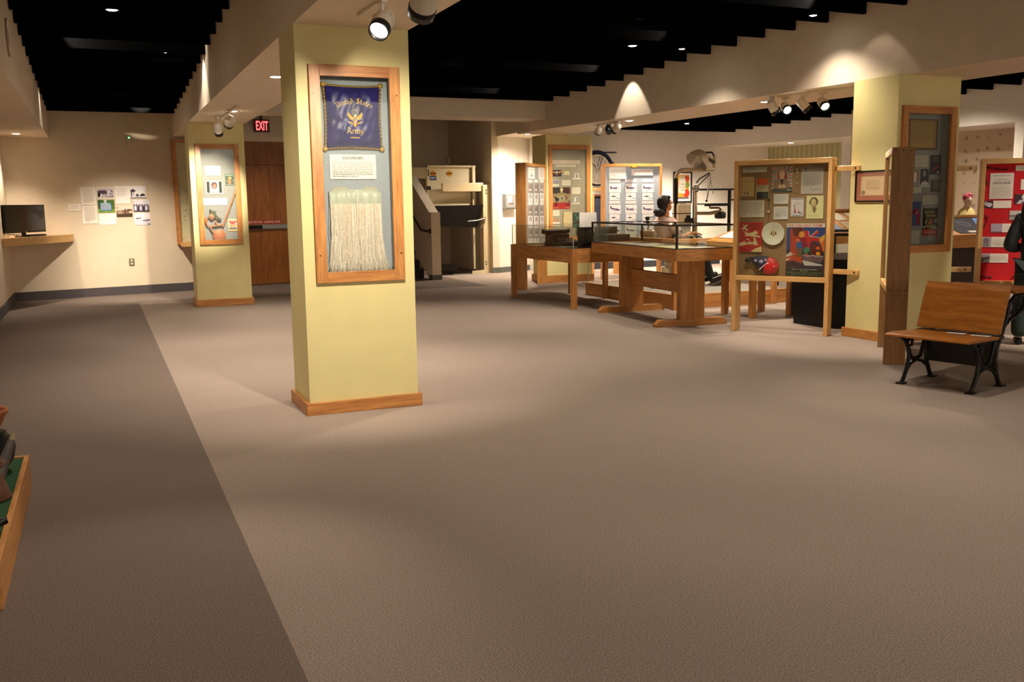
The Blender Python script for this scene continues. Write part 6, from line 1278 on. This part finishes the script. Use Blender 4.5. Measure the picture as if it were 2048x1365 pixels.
for i in range(14):
    x = -W/2+.16+(i%7)*(W-.3)/6; y = -.14 if i < 7 else .14
    sheet('paper_sheet','square printed paper on the slanted display behind octagonal case','paper',Matrix.Translation((0,0,.004)) @ M @ zrot((x,y,0),rr.uniform(-.1,.1)),.2,.22,['c8b48c','8090a4','b8a078','7c8494','d0c4a8'][i%5])['group'] = 'papers on the slanted display'
q0 = py(1900,424,9.0); q1 = py(1962,424,9.0)
t,M,W,H = slantdesk('slant_display','slanted display desk with blue striped print below turbaned bust',q0.x-.5,q1.x+.5,8.55,.5,py(1922,470,8.55).z,q0.z-.075,OAKX,None)
sheet('print_sheet','dark print with broad blue diagonal stripe on slanted desk','print',Matrix.Translation((0,0,.004)) @ M @ Matrix.Translation((-.1,0,0)),.9,.48,'2c282c',[('p',[(.42,.95),(.54,.95),(.86,.05),(.74,.05)],'5a78a8'),('p',[(.56,.95),(.9,.95),(.98,.1),(.88,.05)],'b8b4ac'),('p',[(.66,.7),(.9,.6),(.85,.8)],'a85850'),('e',.38,.4,.12,.2,'484450'),('e',.38,.4,.08,.12,'343038'),('r',.2,.86,.45,.97,'c8c0b4')])
# bust with head scarf
bp_ = py(1936,401,9.25)
t = thing('mannequin_bust','mannequin bust in red floral head scarf and yellow collar','mannequin',loc=(bp_.x,9.25,bp_.z-.25))
BM = Matrix.Translation((0,0,.25)) @ Matrix.Rotation(math.atan2(-9.25,-bp_.x)+.45,4,'Z') @ Matrix.Scale(.68,4)
head(t,BM,SKINP,flat('brow_brown','3a2418'))
mb = MB(); mb.M = BM; mb.ball((-.018,0,.05),(.108,.090,.095),flat('red_scarf','b8485a',.8,noise=.55,ns=45),18,12); mb.ball((.05,.015,.105),(.03,.05,.03),flat('red_scarf','c03048'),12,8); mb.build('head_scarf',t)
mb = MB(); mb.M = BM; mb.tube([(-.03,0,-.34),(-.03,0,-.2),(-.03,0,-.13)],[.19,.14,.07],flat('yellow_cloth','d8c07c',.8),18); mb.build('yellow_collar',t)
t['label'] = 'mannequin bust in red floral head scarf and yellow collar'
# support shelf for the bust
mb = MB(); mb.bx(bp_.x-.45,bp_.x+.55,9.08,9.45,0,bp_.z-.34*.68,flat('dark_counter','3c2c20',.6)); tag(mb.build('bust_counter',bevel=.004),'dark counter carrying the turbaned bust','counter')

# ================================================================== old school desk
DM_ = zrot((6.10,5.52,0),math.radians(14))
t = thing('school_desk','antique school desk with varnished folding seat and iron legs','school desk',M=DM_)
for s in (-1,1):
    y = s*.29
    mb = MB(); IW_ = .016
    def strap(pts, w_=.022):
        n_ = len(pts); 
        mb.tube([(x,y,z) for x,z in pts],w_,BLKI,6)
    strap([(0,.012),(.03,.05),(.075,.13),(.095,.22),(.075,.30),(.03,.36),(-.03,.395)],.019)
    strap([(.46,.012),(.43,.05),(.385,.13),(.36,.22),(.375,.32),(.445,.43),(.51,.56),(.55,.68)],.02)
    strap([(.06,.10),(.12,.155),(.21,.18),(.31,.155),(.40,.10)],.014)
    strap([(.075,.30),(.12,.21),(.19,.185),(.27,.21),(.31,.30),(.34,.38)],.018)
    mb.bx(-.06,.36,y-.02,y+.02,.388,.405,BLKI); mb.bx(-.04,.03,y-.03,y+.03,0,.014,BLKI); mb.bx(.44,.51,y-.03,y+.03,0,.014,BLKI)
    strap([(.05,.33),(.09,.37),(.14,.35),(.12,.30)],.014)
    mb.build('iron_leg',t)
    mb = MB()                                            # scrolled bracket below the writing top
    def strap2(pts, w_=.011): mb.tube([(x,y,z) for x,z in pts],w_,BLKI,6)
    strap2([(.55,.68),(.62,.72),(.80,.735),(1.02,.735)],.016); strap2([(.47,.48),(.57,.54),(.66,.56),(.76,.60),(.84,.68),(.9,.73)],.015)
    for (x,z,r_) in ((.57,.64,.05),(.66,.65,.055),(.75,.68,.04),(.50,.58,.03),(.62,.60,.03)):
        strap2([(x+r_*math.cos(a_*.7),z+r_*math.sin(a_*.7)) for a_ in range(10)],.008)
    mb.build('scroll_bracket',t)
mb = MB(); vs = []
for y in (-.335,.37):
    for x,z in ((-.16,.42),(-.155,.44),(-.05,.447),(.12,.44),(.26,.432),(.32,.435),(.32,.412),(.1,.415),(-.1,.42)): vs.append((x,y,z-.012))
mb.add(vs,[tuple(range(9)),tuple(range(9,18))[::-1]]+[(i,9+i,9+(i+1)%9,(i+1)%9) for i in range(9)],BENCHW); mb.build('seat',t,bevel=.006)
mb = MB(); vs = []
bk = [(.40,.475),(.43,.56),(.47,.68),(.52,.80),(.545,.845),(.562,.842),(.542,.79),(.492,.67),(.452,.55),(.42,.47)]
for y in (-.30,.41):
    for x,z in bk: vs.append((x,y,.845-(.845-z)*1.04-.03))
n = len(bk); mb.add(vs,[tuple(range(n))[::-1],tuple(range(n,2*n))]+[(i,(i+1)%n,n+(i+1)%n,n+i) for i in range(n)],BENCHW); mb.build('backrest',t,bevel=.005)
mb = MB(); mb.bx(.35,.37,-.30,.30,.16,.40,BLKI); mb.build('iron_panel',t); mb = MB(); mb.bx(.33,.41,-.33,.36,.40,.425,BLKI); mb.build('hinge_strap',t)
mb = MB(); mb.bx(.56,1.05,-.33,.42,.75,.775,BENCHW); mb.build('writing_top',t,bevel=.005)
for i,(y,lb) in enumerate(((-.02,'left white card on the school desk seat'),(-.22,'right white card on the school desk seat'))):
    sheet('seat_card',lb,'card',DM_ @ zrot((.25,y,.4265),.1),.06,.14,'e8ded2',para(.1,.2,.9,.8,3,'b0a89c'))
# ================================================================== visitor at the right edge
t = thing('person','person with long dark hair in grey patterned jacket, cut by right picture edge','person',M=zrot((8.745,6.745,0),math.radians(41)))
JKT = flat('charcoal_jacket','35383a',.85,noise=.35,ns=25); GRT = flat('green_trousers','26332a',.85,noise=.1); HAIRD = flat('dark_hair','17110e',.5,noise=.4,ns=50)
pts = [(0,0,.88),(0,0,1.1),(0,0,1.28),(.01,0,1.38),(0,.16,1.30),(0,-.16,1.30)]; edges = [(0,1),(1,2),(2,3),(2,4),(2,5)]; rad = [.12,.105,.11,.05,.05,.05]
for s,i in ((1,4),(-1,5)):
    b_i = len(pts); pts += [(-.03,s*.245,1.0),(.17,s*.11,1.0)]; edges += [(i,b_i),(b_i,b_i+1)]; rad += [.04,.03]
for s in (-1,1):
    b_i = len(pts); pts += [(0,s*.09,.84),(.01,s*.10,.46),(-.01,s*.10,.09),(.12,s*.11,.035)]; edges += [(0,b_i),(b_i,b_i+1),(b_i+1,b_i+2),(b_i+2,b_i+3)]; rad += [.08,.055,.04,.035]
skin('body',pts,edges,rad,SKINP,t)
for s in (-1,1):
    wr = Vector((.17,s*.11,1.0)); dv = Vector((.045,-s*.05,.0))    # forearms crossed in front, fingers lying on the other sleeve
    P_ = [wr, wr+dv]; E_ = [(0,1)]; R__ = [.027,.032]
    for k in range(4):
        b_i = len(P_); zz = (1.5-k)*.02; ln = (.9,1.05,1.0,.8)[k]
        P_ += [wr+dv*1.5+Vector((0,0,zz)),wr+dv*(1.5+ln*.5)+Vector((-.004,0,zz)),wr+dv*(1.5+ln*.85)+Vector((-.02,0,zz*.9))]; E_ += [(1,b_i),(b_i,b_i+1),(b_i+1,b_i+2)]; R__ += [.010,.009,.008]
    b_i = len(P_); P_ += [wr+dv*.8+Vector((.01,0,.04)),wr+dv*1.1+Vector((.012,0,.07))]; E_ += [(1,b_i),(b_i,b_i+1)]; R__ += [.012,.009]
    skin('hand',P_,E_,R__,SKINP,t)
HM = Matrix.Translation((.03,0,1.52)); head(t,HM,SKINP,HAIRD)
mb = MB(); mb.M = HM; mb.ball((-.025,0,.035),(.108,.095,.105),HAIRD,18,12); mb.tube([(-.05,0,.04),(-.075,0,-.1),(-.085,0,-.25),(-.09,0,-.36)],[.09,.105,.12,.07],HAIRD,14); mb.tube([(-.02,.075,.0),(-.01,.10,-.12),(0,.13,-.28)],[.04,.05,.03],HAIRD,10); mb.tube([(-.02,-.075,.0),(-.01,-.10,-.12),(0,-.13,-.28)],[.04,.05,.03],HAIRD,10); mb.build('hair',t)
pts = [(0,0,.84),(0,0,1.1),(0,0,1.27),(0,.15,1.29),(0,-.15,1.29),(-.03,.25,1.0),(-.03,-.25,1.0),(.15,.125,1.0),(.15,-.125,1.0),(0,0,1.35),(0,0,.74)]
skin('jacket',pts,[(0,1),(1,2),(2,3),(2,4),(3,5),(4,6),(5,7),(6,8),(2,9),(0,10)],[.15,.14,.14,.08,.08,.07,.07,.05,.05,.075,.165],JKT,t)
pts = [(0,0,.88)]; edges = []; rad = [.145]
for s in (-1,1): b_i = len(pts); pts += [(0,s*.09,.80),(.01,s*.105,.46),(-.01,s*.105,.07)]; edges += [(0,b_i),(b_i,b_i+1),(b_i+1,b_i+2)]; rad += [.10,.08,.085]
skin('trousers',pts,edges,rad,GRT,t)
for s in (-1,1): skin('shoe',[(-.05,s*.105,.04),(.05,s*.11,.045),(.16,s*.12,.035)],[(0,1),(1,2)],[.042,.045,.036],BLKM,t)
# ================================================================== plinth at the left edge
t = thing('low_plinth','low wooden plinth topped with green turf at left picture edge','plinth',loc=(-.9,4.83,0))
mb = MB(); mb.bx(-.44,.44,-.85,.85,0,.165,flat('turf_core','1f3a22',.95)); mb.build('core',t); TURF = flat('green_turf','1c4a26',.95,noise=.5,ns=120)
mb = MB(); mb.bx(-.44,.44,-.85,.85,.165,.182,TURF); mb.build('turf',t)
mb = MB(); mb.bx(.44,.465,-.875,.875,0,.19,OAKY); mb.bx(-.44,.44,.85,.875,0,.19,OAKX); mb.bx(-.44,.44,-.875,-.85,0,.19,OAKX); mb.bx(-.449,-.44,-.85,.85,0,.19,OAKY); mb.build('fascia',t,bevel=.004)
TER = flat('terracotta','a8643a',.8,noise=.12); TERD = flat('dark_clay','6a4430',.8,noise=.15); GRY = flat('weathered_tin','6e6a62',.5,.4,noise=.2)
def top(x,y,X): p = px(x,y,X); return p
mb = MB(); c = top(2,850,-.66); c.z = .183
t = thing('iron_kettle','black round iron kettle on the green turf plinth','kettle',loc=(-.60,5.43,.183))
mb = MB(); mb.lathe([(.0005,0),(.07,0),(.115,.06),(.13,.13),(.12,.175),(.09,.2),(.092,.21),(.0005,.21)],BLKI,24); mb.build('pot',t); mb = MB(); mb.tube([(-.09,.09,.17),(-.13,.12,.24),(-.16,0,.27),(-.13,-.12,.24),(-.09,-.09,.17)],.008,BLKI,6); mb.build('handle',t)
t = thing('clay_bowl','terracotta rimmed bowl at top of the plinth objects','bowl',loc=(-.605,5.45,.394))
mb = MB(); mb.lathe([(.0005,0),(.055,0),(.075,.03),(.095,.075),(.108,.09),(.115,.105),(.108,.115),(.095,.105),(.085,.075),(.05,.02),(.0005,.015)],TER,28); mb.build('bowl',t)
t = thing('watering_can','weathered tin can with long upright spout on plinth','watering can',loc=(-.72,5.05,.183))
mb = MB(); mb.lathe([(.0005,0),(.10,0),(.10,.2),(.08,.24),(.0005,.24)],GRY,20); mb.build('body',t); mb = MB(); mb.tube([(.08,.02,.03),(.19,.05,.05),(.252,.14,.21)],[.045,.034,.018],GRY,12); mb.tube([(.252,.14,.21),(.262,.152,.24)],[.014,.012],flat('brass_tip','b8ac8c',.4),10); mb.build('spout',t)
t = thing('clay_jug','brown clay jug with flared lip on green turf','jug',loc=(-.56,4.90,.183))
mb = MB(); mb.lathe([(.0005,0),(.095,0),(.10,.01),(.085,.06),(.06,.12),(.055,.14),(.08,.16),(.088,.175),(.07,.165),(.04,.13),(.0005,.13)],TERD,24); mb.build('body',t); mb = MB(); mb.tube([(.1,0,.012),(0,.1,.012),(-.1,0,.012),(0,-.1,.012)],.005,GRY,6,True); mb.build('wire_rim',t)
t = thing('iron_skillet','black iron handle of a pan over the plinth edge','pan',loc=(-.635,4.31,.185))
mb = MB(); mb.lathe([(.0005,0),(.1,0),(.12,.045),(.115,.045),(.095,.008),(.0005,.008)],BLKI,24); mb.build('pan',t); mb = MB(); mb.tube([(.10,.02,.035),(.15,.04,.055),(.195,.03,.06),(.20,-.0,.06),(.15,-.02,.05),(.10,-.03,.035)],.011,BLKI,8); mb.build('handle',t)
# ================================================================== lift, stair, switch box, discs
YL = 19.30
def Lf(x,y,Y=YL): return py(x,y,Y)
lx = Lf(872,545).x
t = thing('wheelchair_lift','cream wheelchair platform lift in the dark alcove','lift',loc=(lx,YL,0))
def Q(x,y,Y=YL): p = Lf(x,y,Y); return (p.x-lx,Y-YL,p.z)
def panel(mb, r, y0, y1, mat):
    a_ = Q(r[0],r[1]); b_ = Q(r[2],r[3]); mb.bx(a_[0],b_[0],y0,y1,b_[2],a_[2],mat)
mb = MB(); panel(mb,(863,332,952,412),.30,.34,CREAM); panel(mb,(861,332,866,412),.24,.36,CREAM); panel(mb,(952,331,959,412),.22,.36,CREAM); panel(mb,(861,330,959,334),.24,.36,CREAM); mb.build('gate_panel',t)
mb = MB(); a_ = Q(863,334); b_ = Q(800,338); mb.prism([(a_[0],.24),(a_[0],.27),(a_[0]-.8,.62),(a_[0]-.8,.59)],2.06,a_[2],CREAM); mb.build('side_panel',t)
mb = MB(); a_ = Q(887,366); b_ = Q(969,383); mb.bx(a_[0],b_[0],.06,.16,b_[2],a_[2],MCREAM); mb.build('guard_arm',t,bevel=.01)
mb = MB(); a_ = Q(868,412); b_ = Q(967,410); c_ = Q(868,453); d_ = Q(961,455)
vs = [(a_[0],.0,a_[2]),(b_[0],.0,b_[2]),(d_[0],.2,d_[2]),(c_[0],.2,c_[2])]; mb.add(vs+[(x,y+.03,z) for x,y,z in vs],[(0,3,2,1),(4,5,6,7),(0,1,5,4),(1,2,6,5),(2,3,7,6),(3,0,4,7)],BLKPL); mb.build('black_ramp_flap',t)
mb = MB(); panel(mb,(966,370,984,548),.02,.30,MCREAM); panel(mb,(953,412,960,540),.22,.3,CREAM)
for yy in (381,387,524,529): q = Q(973,yy); mb.cyl((q[0],.018,q[2]),(q[0],.022,q[2]),.018,BLKM,8)
mb.build('mast',t,bevel=.006)
mb = MB(); a_ = Q(872,549); b_ = Q(968,543); mb.bx(a_[0],b_[0],-.12,.6,0,.03,BLKPL); mb.bx(Q(902,549)[0],Q(938,549)[0],-.16,-.12,0,.02,STEEL); mb.prism([(Q(940,549)[0],-.14),(b_[0],-.14),(b_[0],.02)],0,.07,CREAM); mb.bx(a_[0]+.05,Q(920,530)[0],.1,.5,.1,.2,BLKPL); mb.build('platform',t)
mb = MB(); hx_ = Q(863,340)[0]; mb.tube([(hx_,.3,Q(866,339)[2]),(hx_,.2,Q(868,341)[2]),(hx_,.2,Q(868,350)[2]),(hx_,.3,Q(866,352)[2])],.012,BLKM,6); q = Q(864,376); mb.bx(q[0]-.03,q[0]+.05,.22,.27,q[2]-.04,q[2]+.04,BLKM); mb.build('gate_handle',t)
mb = MB(); mb.tube([Q(936,443),Q(955,441),Q(967,438),Q(970,437)],.014,STEEL,6); mb.tube([(Q(970,437)[0],0,Q(970,434)[2]),(Q(969,446)[0],.0,Q(969,446)[2]),(Q(963,456)[0],.05,Q(963,456)[2])],.016,CHROME,6); mb.build('latch_lever',t)
for r,cl,bd in (((868,340,882,353),'c8861e','3a2a10'),((901,340,915,353),'c8861e','3a2a10'),((868,351,882,360),'34507c','c8c8c0')):
    a_ = Q(r[0],r[1]); b_ = Q(r[2],r[3]); mb = MB(); mb.M = basis(Vector(((a_[0]+b_[0])/2,.298,(a_[2]+b_[2])/2)),(1,0,0)); w_,h_ = b_[0]-a_[0],a_[2]-b_[2]
    mb.bx(-w_/2,w_/2,-h_/2*.05,h_/2*.05,0,.001,ink(cl)); draw(mb,([('e',.5,.5,.4,.48,cl),('r',.05,.36,.95,.62,bd),('t','CAUTION',.5,.58,.14,cl,.7)] if bd != 'c8c8c0' else [('r',0,0,1,1,cl),('r',.08,.3,.92,.4,bd),('r',.08,.55,.7,.65,bd)]),w_,h_,.001); mb.build('warning_label',t)
mb = MB(); q = Lf(917,322,21.9); mb.bx(q.x-.3,q.x+.3,21.85,21.99,q.z-.06,q.z+.06,BEAMC); tag(mb.build('wall_ledge'),'faint ledge on dark wall above the lift','ledge')
# knee wall, stair and handrail
XS = 6.10
a0 = px(862,425,XS); z00 = a0.z
p1 = px(826,362,XS); p2 = px(829,505,XS); p0b = px(854,547,XS)
sl = (p1.z-z00)/(p1.y-18.25)
y0k,y1k = 18.08,21.6; sl = .55
mb = MB(); prof = [(y0k,0),(p0b.y if False else y0k+.18,0),(y1k,(y1k-y0k-.18)*sl),(y1k,z00+(y1k-y0k-.12)*sl),(y0k+.12,z00),(y0k,z00)]
vs = [(XS,y,z) for y,z in prof]+[(XS+.19,y,z) for y,z in prof]; n = 6
mb.add(vs,[tuple(range(n)),tuple(range(n,2*n))[::-1]]+[(i,n+i,n+(i+1)%n,(i+1)%n) for i in range(n)],BEAMC); struct(mb,'wall_knee')
mb = MB(); mb.bx(XS-.012,XS+.2,y0k-.012,y0k,0,.1,GREYCOVE); mb.bx(XS-.012,XS,y0k,y0k+.18,0,.1,GREYCOVE); struct(mb,'baseboard_knee')
st = bpy.data.objects.new('stair',None); COL.objects.link(st); st.location = (4.1,18.6,0); tag(st,'dark carpeted stair rising behind the souvenir column','stair')
DKC = flat('dark_stair_carpet','2c2622',.95,noise=.2,ns=60)
for k in range(10): mb = MB(); mb.bx(.01,XS-4.1-.01,k*.28,2.9,k*.185,(k+1)*.185,DKC); mb.build('step',st)
mb = MB(); h0 = px(858,463,XS-.07); h1z = h0.z
ya = y0k+.08
pts = [(XS-.02,ya-.02,h1z),(XS-.08,ya,h1z),(XS-.08,ya+.35,h1z+.02),(XS-.08,ya+2.6,h1z+.02+2.25*sl),(XS-.02,ya+2.65,h1z+.04+2.25*sl)]
mb.tube(pts,.022,flat('bronze_rail','4a3c30',.35,.6),10)
t = thing('handrail','bronze handrail along the sloping stair knee wall','handrail',M=Matrix.Identity(4)); mb.build('rail',t); mb = MB(); mb.cyl((XS,ya-.02,h1z),(XS-.03,ya-.02,h1z),.05,flat('bronze_rail','4a3c30'),16); mb.build('rosette',t)
# switch box on the stub wall
pk = Plane(K,(K2-K)); u,v,W,H = pk.rect((1004,388,1025,418.5))
t = thing('switch_box','grey electrical switch box with side lever on lit wall','switch box',M=pk.M(u,v,0))
mb = MB(); mb.bx(-W/2,W/2,-H/2,H/2,0,.10,GREYM); mb.build('enclosure',t,bevel=.008); mb = MB(); mb.bx(-W/2+.01,W/2-.01,-H/2+.03,H/2-.02,.10,.112,GREYM); draw(mb,[('r',.2,.06,.55,.6,'d8d4cc'),('r',.3,.12,.45,.16,'5a5650'),('r',.3,.62,.7,.72,'3a3638'),('r',.34,.65,.6,.69,'c85a50'),('r',.2,.25,.5,.28,'8c8880'),('r',.2,.35,.5,.38,'8c8880')],W-.02,H-.05,.112); mb.build('door',t); mb = MB(); mb.bx(W/2,W/2+.05,.0,.03,.03,.06,BLKM); mb.beam((W/2+.045,.01,.05),(W/2+.06,.13,.06),.03,.03,BLKM); mb.build('lever',t)
# round flush discs on beam faces
nB = Vector((-6.7,-.35,0)).normalized(); uB = Vector((nB.y*-1,nB.x,0)); uB = Vector((.35,-6.7,0)).normalized()
q = pp(1576,75,(7.40,13.2,0),(6.7,.35,0)); rad_ = abs(pp(1576,52,(7.40,13.2,0),(6.7,.35,0)).z-q.z)*1.1
t = thing('ceiling_speaker','round painted speaker cover flush on the right beam','speaker',M=basis(q+nB*.004,uB,nB))
mb = MB(); mb.lathe([(rad_*.93,.01),(rad_*.9,.006),(.0005,.006)],BEAMC,36); mb.lathe([(rad_,-.004),(rad_,.008),(rad_*.95,.011),(rad_*.93,.01)],flat('speaker_rim','8c7860',.7),36); mb.build('cover_plate',t); mb = MB(); mb.lathe([(rad_*.5,.0062),(.0005,.0068)],flat('speaker_grille','a08e78',.8,noise=.3,ns=200),24); mb.ball((0,-rad_*.85,.008),.008,BLKM,6,4); mb.build('grille',t)
q = px(14,75,-.645)
t = thing('ceiling_speaker','round painted speaker cover on the left soffit face','speaker',M=basis(Vector((-.641,q.y,q.z)),(0,-1,0) if False else (0,1,0),(1,0,0)))
mb = MB(); mb.lathe([(.158,.01),(.15,.006),(.0005,.006)],BEAMC,36); mb.lathe([(.17,-.004),(.17,.008),(.158,.01)],flat('speaker_rim','8c7860',.7),36); mb.build('cover_plate',t); mb = MB(); mb.lathe([(.085,.0062),(.0005,.0068)],flat('speaker_grille','a08e78'),24); mb.build('grille',t)
